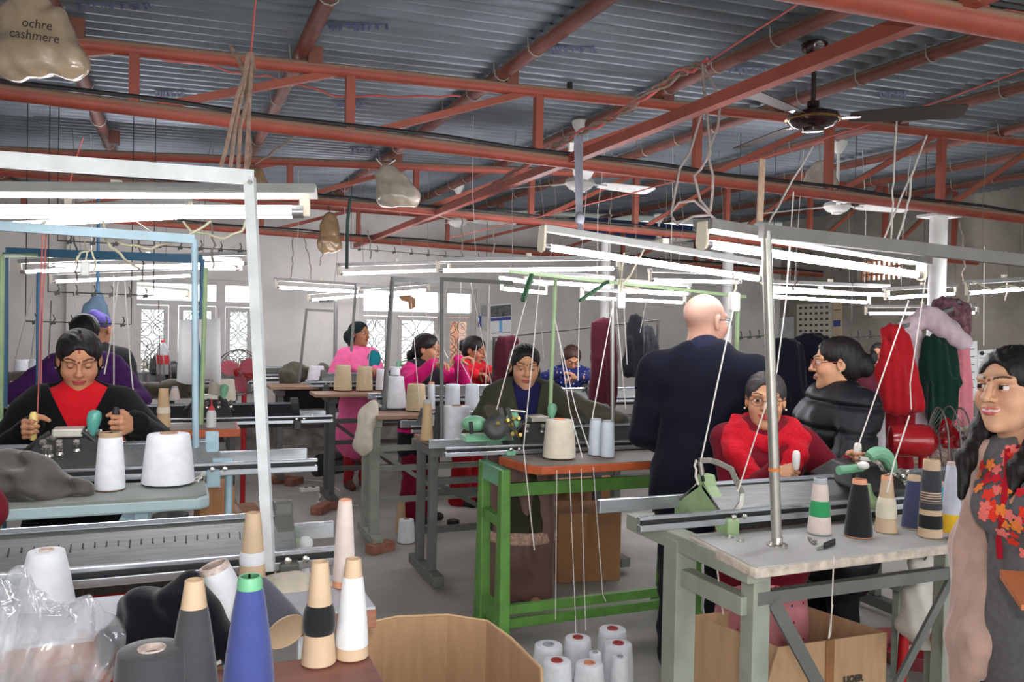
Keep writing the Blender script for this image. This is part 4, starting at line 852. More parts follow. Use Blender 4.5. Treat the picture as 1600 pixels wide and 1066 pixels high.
def cone_at(lab, c, h, rb, rt, bands, core, pkg=False, axis=None, grp=None, tip=None, n=26):
    """paper cone with wound yarn bands [(f0, f1, material, extra)]; pkg: wide package with a small core in its top"""
    c = Vector(c); t = thing('yarn_cone', lab, 'yarn cone', c, grp); R = lambda f: rb+(rt-rb)*f
    ax = axis
    if pkg:
        ri = min(rt*.42, .03)
        for f0, f1, mt, ex in bands:
            z0_, z1_ = h*f0, h*f1; r0, r1 = R(f0)+ex, R(f1)+ex; top = f1 > .9
            pr = [(r0*.93, z0_), (r0, z0_+h*.02)]+[(r0+(r1-r0)*k/6+rb*.02*math.sin(math.pi*k/6), z0_+h*.02+(z1_-z0_-h*.04)*k/6) for k in range(1, 6)]+[(r1, z1_-h*.02), (r1*.95, z1_)]
            if top: pr += [(ri*1.02, z1_+h*.004), (ri*1.0, z1_-h*.1)]
            MB().lathe(pr, n, c, ax).build('yarn', mt, t, smooth=50)
        MB().lathe([(ri*.8, h*.6), (ri, h*.6), (ri, h*1.03), (ri*.82, h*1.03), (ri*.78, h*.7)], 18, c, ax).build('core', core, t, smooth=40)
    else:
        th = rt*.16
        MB().lathe([(rb-.002, 0), (rb, .002), (rt, h), (rt-th, h+.001), (rt-th, h*.86), (rb*.8-th, h*.1), (rb-.004, .001)][:5] if ax is None else [(rb*.92, .002), (rb, 0), (rt, h), (rt-th, h), (rt-th, h*.9)], n, c, ax).build('core', core, t, smooth=40)
        for f0, f1, mt, ex in bands:
            z0_, z1_ = h*f0, h*f1; ex = ex*rb
            pr = [(R(f0)+.0008, z0_)]+[(R(f0+(f1-f0)*k/8)+.001+ex*math.sin(math.pi*min(1, max(0, k/8)))**.5, z0_+(z1_-z0_)*k/8) for k in range(1, 8)]+[(R(f1)+.0008, z1_)]
            MB().lathe(pr, n, c, ax).build('yarn', mt, t, smooth=60)
        if tip: MB().lathe([(R(.93)+.0012, h*.93), (rt+.0012, h), (rt+.0005, h+.002), (rt-th, h+.002), (rt-th, h*.95)], n, c, ax).build('tip', tip, t, smooth=40)
    return t
def cone(lab, x, yb, z, hp, rbp, rtp, bands, core=None, pkg=False, grp=None, tip=None, dy=0):
    p = pz(x, yb, z); s = depth(p)/FPX; c = p+Fh*(rbp*s*.9); c.z = z+.0015; s = depth(c)/FPX
    return cone_at(lab, c, hp*s*1.0, rbp*s, rtp*s, bands, core or Y_kraft, pkg, None, grp, tip)
G1 = 'yarn cones on the worn white table'
ZT = z0+.002
cone('pinkish white cone with a broad green band', 1286, 838, ZT, 86, 18, 9.5, [(.03, .32, Y_pinkw, .02), (.32, .60, Y_green, .06), (.60, .9, Y_pinkw, .02)], P_grey, grp=G1, tip=P_grey)
cone('black yarn cone with an orange paper tip', 1349, 843, ZT, 88, 21, 10, [(.02, .93, Y_blk, .06)], P_peach, grp=G1, tip=P_peach)
cone('kraft paper cone with a band of white yarn round its waist', 1391, 835, ZT, 87, 17, 8, [(.26, .62, Y_cream, .08)], Y_kraft, grp=G1, tip=P_peach)
cone('navy yarn cone with a tan tip on the white table', 1434, 829, ZT, 82, 17, 9, [(.02, .9, Y_navy, .04)], Y_kraft, grp=G1)
cone('tall dark grey cone ringed with cream stripes', 1461, 843, ZT, 120, 18, 12, [(.12, .29, Y_blk, .03), (.36, .45, Y_dkgr, .03), (.455, .475, Y_dkgr, .02), (.49, .51, Y_dkgr, .02), (.525, .54, Y_dkgr, .02), (.555, .57, Y_dkgr, .02), (.59, .62, Y_dkgr, .02), (.62, .87, Y_dkgr, .03)], Y_kraft, grp=G1)
cone('lavender white cone with a yellow foot', 1493, 838, ZT, 112, 15, 8, [(.03, .28, Y_yel, .03), (.28, .96, Y_lav, .04)], P_speck, grp=G1)
cone('cyan cone glimpsed behind the striped cone', 1479, 826, ZT, 70, 10, 6, [(.03, .9, yarn('cyan', (60, 180, 205)), .03)], P_speck, grp=G1)
G2 = 'yarn cones on the orange edged table'
Z1 = z1+.003
cone('big cream yarn package on the orange edged table', 875, 720, Z1, 60, 26, 21.5, [(.02, 1, Y_cream, 0)], P_peach, True, G2)
cone('slim white cone next to the silver pole, first from the cream package', 931, 713, Z1, 57, 11, 8.5, [(.02, .96, Y_cool, .05)], P_grey, grp=G2)
cone('slim white cone half hidden by the bald man', 950, 716, Z1, 57, 11, 8.5, [(.02, .96, Y_cool, .05)], P_grey, grp=G2)
G3 = 'yarn cones of the receding row'
cone('big white package behind the dark carriage', 711, 690, .917, 52, 25, 20, [(.02, 1, Y_w, 0)], P_brown, True, G3)
cone('tall slender tan paper cone at the brown table corner', 666, 689, .917, 62, 10, 6, [], M('tan paper', (198, 168, 128), .7, var=.05), grp=G3, tip=P_grey)
cone('dark cone between the tan paper cone and the white package', 683, 688, .917, 52, 6.5, 4, [(.02, .95, Y_char, .04)], Y_char, grp=G3)
tw_ = cone('white package with a small cone on its head', 614, 640, .967, 50, 18.5, 13.5, [(.02, 1, Y_w, 0)], P_grey, True, G3)
pc = WL[tw_.name]; s_ = depth(pc)/FPX; cone_at('little white cone standing on a white package', pc+Vector((0, 0, 51.6*s_)), 13*s_, 8*s_, 6.5*s_, [(.05, 1, Y_w, 0)], P_grey, True, None, G3)
cone('tan package beside the white package pair', 648, 644, .967, 42, 16, 13.5, [(.02, 1, Y_tan, 0)], P_brown, True, G3)
cone('thin grey cone behind the tan package', 673, 641, .967, 43, 6, 4.5, [(.02, .93, Y_cool, .05)], P_peach, grp=G3)
cone('bluish white cone behind the grey gantry post', 706, 642, .967, 40, 12, 11, [(.02, 1, Y_cool, 0)], P_grey, True, G3)
cone('bluish white cone nearest the olive jacket', 737, 642, .967, 40, 11.5, 10.5, [(.02, 1, Y_cool, 0)], P_grey, True, G3)
cone('tan package left of the one with dark marks', 533, 612, 1.002, 40, 14, 11.5, [(.02, 1, Y_tan, 0)], P_brown, True, G3)
bpy.data.objects[[o.name for o in C.objects if o.get('label', '').startswith('tan package left')][0]]['label'] = 'tan package in front of the woman in pink'
cone('tan package with dark thread marks before the pink tunic', 567, 612, 1.002, 38, 13, 11, [(.02, 1, Y_tan, 0)], P_brown, True, G3)
cone('white package behind the slanting gantry post', 596, 611, 1.002, 33, 11, 9, [(.02, 1, Y_w, 0)], P_grey, True, G3)
cone('white package at the elbow of the magenta jacket', 622, 611, 1.002, 34, 11, 9, [(.02, 1, Y_w, 0)], P_grey, True, G3)
cone('white package on the stand by the bare wall', 491, 600, .972, 27, 15, 11, [(.02, 1, Y_w, 0)], P_grey, True, G3)
G4 = 'yarn cones on the blue grey tables'
cone('tall slim white cone with a stubby core on the pale blue edged table', 162, 769, ZA+.003, 88, 22, 16, [(.02, .97, Y_w, .02)], P_brown, grp=G4, tip=P_brown)
cone('big white package on the pale blue edged table', 248, 763, ZA+.003, 78, 39, 31, [(.02, 1, Y_w, 0)], P_brown, True, G4)
cone('tan cone with a white thread band on the orange table', 251, 669, ZB+.002, 60, 11, 7, [(.36, .52, Y_cream, .04)], M('tan paper', (198, 168, 128), .7), grp=G4)
cone('small pinkish cone behind the tan cone', 270, 627, 1.088, 22, 8, 4, [(.05, .9, Y_pinkw, .05)], P_grey, grp=G4)
cone('soft cream package wrapped in film near the red fan', 340, 629, 1.088, 34, 21, 18, [(.02, 1, Y_cream, 0)], P_grey, True, G4)
cone('white cone far off by the pilaster, first of two', 28, 583, 1.174, 20, 12, 10, [(.02, 1, Y_w, 0)], P_grey, True, G4); cone('white cone far off by the pilaster, half behind the blue pole', 52, 583, 1.174, 20, 10, 9, [(.02, 1, Y_w, 0)], P_grey, True, G4)
cone('white cone low at the sleeve of the purple jacket', 19, 623, 1.088, 26, 10, 7, [(.02, 1, Y_w, 0)], P_grey, True, G4)
G5 = 'yarn cones on the nearest tables'
cone('paper cone with a white yarn belt behind the blue cone', 388, 915, ZW, 107, 21, 11.5, [(.26, .44, Y_w, .06)], Y_kraft, grp=G5)
cone('tallest cone, pale pink yarn to the very top', 534, 922, ZW, 136, 17, 9.5, [(.08, .99, Y_pinkw, .05)], P_peach, grp=G5)
NB = ZN+.001
cone('white yarn cone with a bare tan tip at the brown table edge', 545, 1036, NB, 153, 26, 12, [(.12, .82, Y_w, .05)], Y_kraft, grp=G5)
cone('bare tan paper cone with a fat black yarn belt', 492, 1046, NB, 158, 27, 13, [(.30, .58, Y_blk, .14)], Y_kraft, grp=G5)
cone('royal blue cone with a green plastic tip', 377, 1092, NB, 174, 39, 17, [(.02, .9, Y_blue, .05)], P_green, grp=G5, tip=P_green)
cone('charcoal cone with a long bare tan tip', 288, 1098, NB, 176, 38, 14, [(.02, .76, Y_char, .03)], Y_kraft, grp=G5)
cone('squat wide charcoal package with a speckled core', 214, 1120, NB, 82, 56, 50, [(.02, 1, Y_char, 0)], P_speck, True, G5)
# leaning cones
B = pd(447, 1030, 1.70); T = pd(404, 913, 1.80); r_ = .046; B.z = ZN+r_*.62
cone_at('dark grey cone tipped over with its open mouth forward', B, (T-B).length, .044, .021, [(.03, .97, yarn('slate', (78, 80, 92)), .03)], Y_kraft, False, (T-B), G5)
B = pd(372, 992, 1.74); T = pd(334, 884, 1.72); B.z = ZN+.012
cone_at('white cone leaning between the black cloth and the blue cone', B, (T-B).length, .046, .029, [(.04, .95, Y_w, .03)], P_speck, False, (T-B), G5, P_speck)
cone('white package under clear film at the picture corner', 50, 962, ZW, 88, 42, 26, [(.02, 1, Y_w, 0)], P_speck, True, G5)
# floor cones
G6 = 'white yarn packages standing on the floor'
for x, yt, wpx, lb, cr, slim in ((857, 1008, 43, 'white floor package by the carton corner, blue core', P_grey, 0), (903, 997, 40, 'white floor package with a red core, tallest looking of the middle', P_red, 0), (957, 983, 42, 'white floor package with a red core, set furthest back', P_red, 0), (966, 1006, 43, 'white floor package touching the trouser leg', P_red, 0), (930, 1020, 23, 'small slim cone squeezed among the white floor packages', P_grey, 1), (870, 1033, 45, 'white floor package in front, beside the carton', P_red, 0), (921, 1037, 43, 'white floor package in front with an orange core', P_peach, 0), (969, 1027, 29, 'narrow white floor cone in front with a grey core', P_grey, 1)):
    h = .17 if slim == 0 else .165; p = pz(x, yt, h); s = depth(p)/FPX; p.z = .001
    cone_at(lb, p, h, wpx*s*.60, wpx*s*(.50 if not slim else .42), [(.02, 1, Y_w, 0)], cr, True, None, G6)
cone('white package standing alone on the floor by the dark stand', 633, 851, .001, 36, 13.5, 11.5, [(.02, 1, Y_w, 0)], P_brown, True, G6)
cone('brown cardboard tube standing on the floor behind the pink cone', 625, 836, .001, 56, 8, 6, [], M('tan paper', (198, 168, 128), .7), grp=G6)

cone('white package behind the deep red scarf tail', 1383, 705, .902, 62, 12, 11, [(.02, 1, Y_w, 0)], P_grey, True, 'far cones by the scarves')
# ================================================================ people
RH = Vector((math.cos(YAW), -math.sin(YAW), 0)); RHn, FHn = np.array(RH), np.array(Fh)
m_skin = M('skin', (190, 140, 110), .5, var=.05, vs=40, attr=True, spec=.22)
def hairm(n, c): return M('hair '+n, c, .5, var=.25, vs=18, stretch=(9, 9, 1.2), bump=.35, bs=60, spec=.3)
H_blk = hairm('black', (24, 20, 19)); H_brn = hairm('brown', (62, 40, 30)); H_gry = hairm('greying', (58, 54, 54))
def L3(c): return np.array(lin(c))
SK = dict(fair=(205, 158, 128), tan=(184, 132, 100), deep=(160, 110, 82), pale=(192, 146, 126), warm=(196, 146, 112))
def rotm(yaw, pitch, roll):   # head-local (face -y) -> person-local
    cy, sy, cp, sp, cr, sr = math.cos(yaw), math.sin(yaw), math.cos(pitch), math.sin(pitch), math.cos(roll), math.sin(roll)
    Rz = np.array([[cy, -sy, 0], [sy, cy, 0], [0, 0, 1]]); Rx = np.array([[1, 0, 0], [0, cp, -sp], [0, sp, cp]]); Ry = np.array([[cr, 0, sr], [0, 1, 0], [-sr, 0, cr]])
    return Rz @ Rx @ Ry
def head_mesh(h, skin, gaze=0., lids=.5, smile=0., male=False, bindi=False, lipc=(168, 70, 74), sindoor=False, browc=(30, 22, 20), stubble=None, jaw=1.):
    P = [ell((0, .016, .034), (.073, .093, .078)), ell((0, -.018, -.03), (.062*jaw, .068, .082), .02), ell((0, -.036, -.078), (.040*jaw, .042, .034), .03), ell((0, -.070, -.100), (.017, .016, .014), .025)]
    for s in (-1, 1):
        P += [ell((s*.036, -.052, -.026), (.028, .030, .030), .02), cap((s*.014, -.083, .030), (s*.046, -.066, .030), .010, .009, .014), ell((s*.030, -.101, .008), (.019, .019, .013), .012, True), ell((s*.0745, .012, -.004), (.009, .019, .031), .006), ell((s*.081, .004, -.002), (.006, .009, .017), .006, True)]
    P += [cap((0, -.083, .024), (0, -.104, -.020), .0075, .0115, .010), ell((0, -.106, -.022), (.011, .011, .010), .006)]
    for s in (-1, 1): P += [ell((s*.0115, -.093, -.026), (.0085, .010, .0075), .005)]
    c1 = smile*.005; wd = .024+.004*smile
    for z, t, w_ in ((-.0515, .0055, wd), (-.0615, .0068, wd*.85)):
        for s in (-1, 1): P += [cap((0, -.0905, z), (s*w_*.6, -.0855, z+c1*.3), t, t*.95, .005), cap((s*w_*.6, -.0855, z+c1*.3), (s*w_, -.076, -.0565+c1), t*.95, t*.5, .005)]
    P += [cap((0, .018, -.05), (0, .036, -.17), .047 if not male else .056, .050 if not male else .060, .03)]
    V, Q = sculpt(P, h, relax=1)
    x, y, z = V.T; C_ = np.tile(L3(skin), (len(V), 1))
    def mix(m_, c, a=1.): C_[m_] = C_[m_]*(1-a)+L3(c)*a
    ax_ = np.abs(x); fr = y < -.055
    lm = -.0565+c1*np.clip(ax_/wd, 0, 1.2)**2; q = np.clip(1-(ax_/(wd*1.05))**2, 0, 1)
    mix(fr & (ax_ < wd*1.05) & (z < lm+.0095*q**.6) & (z > lm-.0125*q**.7), lipc, .8); mix(fr & (ax_ < wd) & (np.abs(z-lm) < .0013+.0012*(smile > .6)), (90, 34, 38) if smile < .6 else (226, 214, 206), .9)
    bz = .0315+.0055*np.sin(np.clip((ax_-.012)/.036, 0, 1)*math.pi*.8); mix(fr & (ax_ > .010) & (ax_ < .050) & (np.abs(z-bz) < .0034*(1.15-.5*np.clip((ax_-.012)/.036, 0, 1))), browc, .85)
    mix((np.abs(ax_-.0115) < .005) & (np.abs(z+.0325) < .003) & (y < -.085), (110, 66, 52), .7)
    ck = np.exp(-((ax_-.038)**2+(z+.022)**2)/.0006)*(y < -.04); C_ = C_*(1-.16*ck[:, None])+L3((196, 96, 84))*.16*ck[:, None]
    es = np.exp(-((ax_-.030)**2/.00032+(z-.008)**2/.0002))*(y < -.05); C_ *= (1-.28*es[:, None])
    if bindi: mix((ax_ < .0042) & (np.abs(z-.027) < .0042) & fr, (110, 20, 26), .95)
    if sindoor: mix((ax_ < .004) & (z > .055) & (z < .09) & (y < -.03), (150, 26, 30), .85)
    if stubble is not None: sh = (z > -.01) & (z < .075) & (y > -.015) & (np.abs(z) > -1); C_[sh] = C_[sh]*.8+L3(stubble)*.2
    vs_, qs_, cs_ = [V], [Q], [C_]; n0 = len(V)
    for s in (-1, 1):
        o = MB(); o.ell((0, 0, 0), (1, 1, 1), 28, 20); EV = np.array(o.v); c = np.array((s*.0305, -.0765, .008)); r = .0135
        up = EV[:, 2]; g = np.array((math.sin(gaze), -math.cos(gaze), -.18*(lids < .3))); g /= np.linalg.norm(g); ang = np.arccos(np.clip(EV @ g, -1, 1))
        col = np.tile(L3((204, 196, 190)), (len(EV), 1)); col[ang < .56] = L3((58, 34, 24)); col[ang < .26] = L3((10, 8, 8))
        open_ = .05+.5*lids; lid = np.arcsin(np.clip(up, -1, 1)); hi_ = open_*1.05-.12+(.12 if lids > .3 else -.25); lo_ = -.34 if lids > .3 else -.45
        col[lid > hi_] = L3(skin)*.86; col[lid < lo_] = L3(skin)*.9; col[(lid > hi_-.02) & (lid < hi_+.16)] = L3((22, 14, 12))
        vs_.append(EV*r+c); F4 = np.array([f for f in o.f if len(f) == 4]); qs_.append(F4+n0); n0 += len(EV); cs_.append(col)
    return np.concatenate(vs_), np.concatenate(qs_), np.concatenate(cs_)
def hand_prims(w_, f, n, side, curl=.9, thumb=.8, S=1., spread=0.):
    w_, f, n = map(lambda a: np.array(a, float), (w_, f, n)); f /= np.linalg.norm(f); n = n-f*(n@f); n /= np.linalg.norm(n)
    t = np.cross(f, n)*(1 if side == 'R' else -1); P = [cap(w_-f*.03, w_+f*.02, .024*S, .022*S, .012)]
    for i in range(4):
        b = w_+(f*(.082, .087, .083, .074)[i]+t*(.030, .010, -.010, -.028)[i])*S; P.append(cap(w_+t*(.012-.008*i)*S+f*.012, b, .0145*S, .0105*S, .010))
        a = 0.; p = b; L_ = (.070, .078, .072, .056)[i]*S; r0 = (.0092, .0095, .009, .0078)[i]*S
        for ln, bend in ((.45, 70), (.31, 85), (.24, 45)):
            a += math.radians(bend)*curl; dirv = f*math.cos(a)+n*math.sin(a)+t*spread*(1.5-i)*.1; q = p+dirv*L_*ln; P.append(cap(p, q, r0, r0*.92, .004)); p = q; r0 *= .92
    b = w_+(f*.022+t*.020+n*.010)*S; e1 = b+(f*.55+t*.55+n*.45)*.042*S; e2 = e1+(f*(.75-.5*thumb)+n*.75*thumb+t*(.25-.35*thumb))*.036*S; e3 = e2+(f*.35+n*.8*thumb-t*.35*thumb)*.026*S
    P += [cap(b, e1, .014*S, .0115*S, .010), cap(e1, e2, .0112*S, .0100*S, .005), cap(e2, e3, .0098*S, .0078*S, .004)]
    return P
PEOPLE = {}
def person(lab, hpx, d, yaw, hyaw=None, pitch=0., roll=0., hs=1., skin='tan', lean=0., H=None, hands=None, male=False, wear=(), hair=None, hairmat=None, h=.011, hh=.0035, face=None, wide=1., feet=True, bust=.6, elb=None, off=0.):
    a = math.radians(yaw); hy = math.radians(yaw if hyaw is None else hyaw); HC = pd(*hpx, d); Bv = Vector((-HC.x, -HC.y, 0)).normalized(); fw = Bv*math.cos(a)+Vector((-Bv.y, Bv.x, 0))*math.sin(a); rz = math.atan2(fw.x, -fw.y); zc = HC.z; H = H or zc/.925; Rb = Matrix.Rotation(rz, 3, 'Z'); hl = Vector((off, -.012*H-lean*.36, zc)); root = HC-Rb @ hl; root.z = 0
    t = thing('person', lab, 'person', root); t.rotation_euler = (0, 0, rz); WL[t.name] = Vector((0, 0, 0)); Ri = Rb.transposed()
    toL = lambda p: np.array(Ri @ (Vector(p)-root)); toLd = lambda v: np.array(Ri @ Vector(v))
    hc = np.array(hl); J = dict(hc=hc); S = H/1.6
    up = lambda z: -lean*.36*max(0, (z/H-.55)/.38)**1.2
    pt = lambda x, y, z: np.array((x*H, y*H+up(z*H), z*H-(1-math.cos(lean))*.0))
    dz = zc-.925*H   # head drop from bending
    drop = lambda p: p+np.array((0, 0, dz*max(0, (p[2]/H-.55)/.38)))
    sw = (.108 if male else .098)*wide
    J.update(pel=drop(pt(0, 0, .52)), wai=drop(pt(0, 0, .62)), che=drop(pt(0, 0, .755)), nb=drop(pt(0, .012, .815)))
    dep = .70
    tor = lambda o: [cap(pt(0, .004, .50), J['wai'], .098*H*wide+o, .080*H*wide+o, .05, (1, dep, 1)), cap(J['wai'], J['che'], .080*H*wide+o, .088*H*wide+o, .05, (1, dep, 1)), cap(drop(pt(-sw*.72, .004, .790)), drop(pt(sw*.72, .004, .790)), .044*H+o*.8, None, .06), ell(drop(pt(-.040*wide, -.048, .725)), np.array((.044, .040, .044))*H*max(bust, .3)*1.2+o, .05), ell(drop(pt(.040*wide, -.048, .725)), np.array((.044, .040, .044))*H*max(bust, .3)*1.2+o, .05), cap(J['nb']-np.array((0, 0, .02)), J['nb']+np.array((0, 0, .012)), .050*H+o*.4, .036*H+o*.4, .05)]
    arms = {}; hnd = hands or {}
    for sd, sg in (('R', -1), ('L', 1)):
        s0 = drop(pt(sg*sw, .006, .792)); q = hnd.get(sd)
        if q and 'w' in q: W = toL(q['w'])
        elif q and 'h' in q:   # handle to be gripped: wrist sits behind it
            f_ = toLd(q['f']); f_ = f_/np.linalg.norm(f_); n_ = toLd(q['n']); W = toL(q['h'])-f_*.070*S-n_/np.linalg.norm(n_)*.030*S
        else: W = drop(pt(sg*(sw+.045), -.03, .47)) if not q else np.array(q['l'])*H
        la, lb = .178*H, .158*H; v = W-s0; D = np.linalg.norm(v)
        if D > la+lb-.01: W = s0+v/D*(la+lb-.01); v = W-s0; D = np.linalg.norm(v)
        u = v/D; x_ = (la*la-lb*lb+D*D)/(2*D); hgt = math.sqrt(max(la*la-x_*x_, 0)); pole = np.array((sg*.55, .5, -1.)) if not elb else np.array((sg*elb[0], elb[1], elb[2])); pole = pole-u*(pole@u); pole /= np.linalg.norm(pole)
        arms[sd] = (s0, s0+u*x_+pole*hgt, W)
    armp = lambda o, end=1.: [p for sd in 'RL' for p in (cap(arms[sd][0], arms[sd][1], .036*H+o, .028*H+o, .03), cap(arms[sd][1], arms[sd][1]+(arms[sd][2]-arms[sd][1])*end, .027*H+o, (.0175*H+o*.8) if end > .9 else .024*H+o, .025))]
    def legp(o, zend=.03, flare=0.):
        out = []
        for sg in (-1, 1):
            hip, kn, an = pt(sg*.050*wide, 0, .50), pt(sg*.052*wide, -.006, .28), pt(sg*.052*wide, .01, max(zend, .03)); out += [cap(hip, kn, .056*H+o, .038*H+o, .04), cap(kn, an, .037*H+o, .024*H+o+flare, .03)]
        return out
    body = tor(0)+armp(0)+legp(0)
    if feet: body += [cap(pt(sg*.052*wide, .012, .022), pt(sg*.060*wide, -.085, .016), .024*H, .017*H, .03) for sg in (-1, 1)]
    if dz > -.4:
        body.append(cap(J['nb'], hc+np.array((0, .02, -.09)), .030*H, .028*H, .03))
    V, Q = sculpt(body, h*1.1); sk = SK[skin]; cols = np.tile(L3(sk), (len(V), 1))
    fc = dict(face or {}); Vh, Qh, Ch = head_mesh(hh, sk, male=male, **fc); Rm = rotm(hy-a, math.radians(pitch), math.radians(roll)); toH = lambda p: (np.asarray(p)*hs) @ Rm.T+hc
    Vs, Qs, Cs = [V, toH(Vh)], [Q, Qh+len(V)], [cols, Ch]; n0 = len(V)+len(Vh)
    for sd in 'RL':
        q = hnd.get(sd)
        if q is None: q = dict(curl=.35, thumb=.3)
        if q.get('hide'): continue
        s0, e_, W = arms[sd]; f_ = toLd(q['f']) if 'f' in q else W-e_; n_ = toLd(q['n']) if 'n' in q else np.array(((1 if sd == 'R' else -1)*1., 0, -.2))
        v_, q_ = sculpt(hand_prims(W, f_, n_, sd, q.get('curl', .9), q.get('thumb', .8), S*(1.08 if male else 1.)), .0028 if d < 4.5 else .004); Vs.append(v_); Qs.append(q_+n0); n0 += len(v_); Cs.append(np.tile(L3(sk)*.94, (len(v_), 1)))
    def link(name, me, mt=None):
        o = bpy.data.objects.new(name, me); C.objects.link(o); o.parent = t; WL[o.name] = Vector((0, 0, 0)); return o
    link('body', np_mesh('body', np.concatenate(Vs), np.concatenate(Qs), m_skin, np.concatenate(Cs)))
    ctx = dict(H=H, S=S, J=J, pt=pt, drop=drop, tor=tor, armp=armp, legp=legp, hc=hc, toH=toH, arms=arms, t=t, toL=toL, root=root, rz=rz, Rb=Rb, hs=hs, dep=dep, wide=wide, up=up)
    if hair:
        pr = []
        for p in hair:
            p = dict(p)
            if p['t'] == 'c': p['a'], p['b'] = toH(p['a']), toH(p['b']); p['ra'] *= hs; p['rb'] *= hs
            else: p['c'] = toH(p['c']); p['r'] = p['r']*hs; p['rot'] = Rm
            pr.append(p)
        link('hair', np_mesh('hair', *sculpt(pr, max(hh*1.15, .004), folds(.0011, 230, 190, 20)), hairmat or H_blk))
    for g in wear:
        pr = g['p'](ctx); V_, Q_ = sculpt(pr, g.get('h', h), g.get('disp'), None, g.get('relax', 1), g['carve'](ctx) if g.get('carve') else None)
        o = link(g['n'], np_mesh(g['n'], V_, Q_, g['m']))
        if g.get('lab'): o['label'] = g['lab']
        if g.get('solid'): sm_ = o.modifiers.new('thickness', 'SOLIDIFY'); sm_.thickness = g['solid']
        ctx[g['n']] = (V_, Q_)
    return ctx
# ---- hair styles (head-local)
def hs_base(front=.070, low=0., part=True):
    P = [ell((0, .018, .044), (.082, .100, .079), .01), ell((0, .048, -.004), (.079, .068, .088), .03)]
    P += [ell((0, -.125, -.052+low), (front+.004, .094, .158), .008, True), ell((0, -.02, -.13), (.085, .09, .075), .01, True)]
    if part: P += [cap((0, -.07, .112), (0, .01, .127), .004, None, .006)]; P[-1]['sub'] = True
    return P
_oc = sdf_grid
def cap_sub(p): return ell((p['a']+p['b'])/2, (.004, np.linalg.norm(p['b']-p['a'])/2+.01, .012), .006, True)
def hair_style(kind):
    P = [cap_sub(p) if p.get('sub') and p['t'] == 'c' else p for p in hs_base()]
    if kind == 'bunback': P += [ell((0, .125, .005), (.048, .042, .052), .012)]
    if kind == 'lowbun': P += [ell((0, .115, -.035), (.05, .045, .045), .015)]
    if kind == 'bigbun': P += [ell((0, .108, -.008), (.055, .050, .056), .012), ell((.01, .125, -.03), (.036, .032, .036), .015)]
    if kind == 'pony': P += [cap((0, .10, -.01), (0, .13, -.06), .024, .028, .02), cap((0, .13, -.06), (.01, .12, -.20), .028, .016, .02)]
    if kind in ('long', 'bob'): P += [ell((s*.070, .018, .02), (.018, .045, .05), .02) for s in (-1, 1)]
    if kind == 'tied': P += [cap((s*.066, .03, -.03), (s*.05, .07, -.10), .022, .02, .03) for s in (-1, 1)]+[cap((0, .09, -.06), (0, .10, -.16), .035, .03, .03)]
    if kind == 'long':
        P += [cap((s*.070, .020, -.02), (s*.082, .0, -.12), .022, .026, .03) for s in (-1, 1)]+[cap((s*.082, .0, -.12), (s*.076, -.075, -.20), .026, .022, .03) for s in (-1, 1)]+[cap((s*.076, -.075, -.20), (s*.066, -.105, -.30), .022, .012, .03) for s in (-1, 1)]+[cap((0, .08, -.05), (0, .09, -.2), .06, .06, .04)]
    if kind == 'bob': P += [cap((s*.070, .02, -.01), (s*.072, .01, -.07), .022, .018, .03) for s in (-1, 1)]
    return P
# ---- garments
def top(n, mt, o=.012, hem=.50, flare=.02, sleeves=True, disp=None, carve=None, collar=0., h=None, lab=None, end=1., extra=None, k=None):
    def P(c):
        H = c['H']; p = c['tor'](o)
        if hem < .5: p.append(cap(c['pt'](0, .004, hem), c['pt'](0, .004, .52), .100*H*c['wide']+o+flare, .098*H*c['wide']+o, .05, (1, .78, 1)))
        if sleeves: p += c['armp'](o*.9, end)
        if collar: p += [cap(c['J']['nb'], c['J']['nb']*.55+(c['hc']+np.array((0, .02, -.09)))*.45, .037*H+collar, .033*H+collar, .03)]
        if extra: p += extra(c)
        return p
    d_ = dict(n=n, m=mt, p=P, disp=disp if disp is not None else folds(.0028, 34, 22, 26), carve=carve, lab=lab)
    if h: d_['h'] = h
    return d_
def trousers(mt, o=.012, flare=.012, n='trousers', zend=.04): return dict(n=n, m=mt, p=lambda c: c['legp'](o, zend, flare)+[cap(c['pt'](0, .004, .48), c['pt'](0, .004, .56), .098*c['H']*c['wide']+o*.7, .092*c['H']*c['wide']+o*.7, .04, (1, c['dep'], 1))], disp=folds(.004, 26, 18, 30))
def shoes(mt): return dict(n='shoe', m=mt, p=lambda c: [cap(c['pt'](sg*.052*c['wide'], .012, .026), c['pt'](sg*.060*c['wide'], -.092, .019), .029*c['H'], .021*c['H'], .03) for sg in (-1, 1)])
def vneck(zv, sl, x0=0., y0=-.01, w0=0., ztop=9.):
    """front opening that starts at height zv*H and widens upwards"""
    def mk(c):
        H = c['H']; zz = zv*H+c['drop'](np.array((0, 0, zv*H)))[2]-zv*H; yl = y0+c['up'](zv*H)
        return lambda x, y, z: np.minimum(np.minimum((w0+(z-zz)*sl-np.abs(x-x0))/math.sqrt(1+sl*sl), (yl-y)), ztop-z)
    return mk
def glasses(c, mt, r=(.021, .017), half=False, x0=.031, temple=True):
    G = MB()
    for s in (-1, 1):
        pts = [c['toH']((s*x0+math.cos(a)*r[0], -.100+abs(math.cos(a)*.5+.5*s*0)*.0+.004*abs(s*x0+math.cos(a)*r[0])*8, .003+math.sin(a)*r[1])) for a in np.linspace(0, 2*math.pi, 19)]
        G.tube(pts, .0016*c['hs'], 5)
        if temple: G.tube([c['toH'](p) for p in ((s*(x0+r[0]), -.088, .008), (s*.078, -.05, .010), (s*.082, .01, .008), (s*.080, .022, -.004))], .0017*c['hs'], 5)
    G.tube([c['toH']((-.010, -.102, .006)), c['toH']((0, -.106, .009)), c['toH']((.010, -.102, .006))], .0016, 5)
    return G.build('spectacles', mt, c['t'], smooth=60)
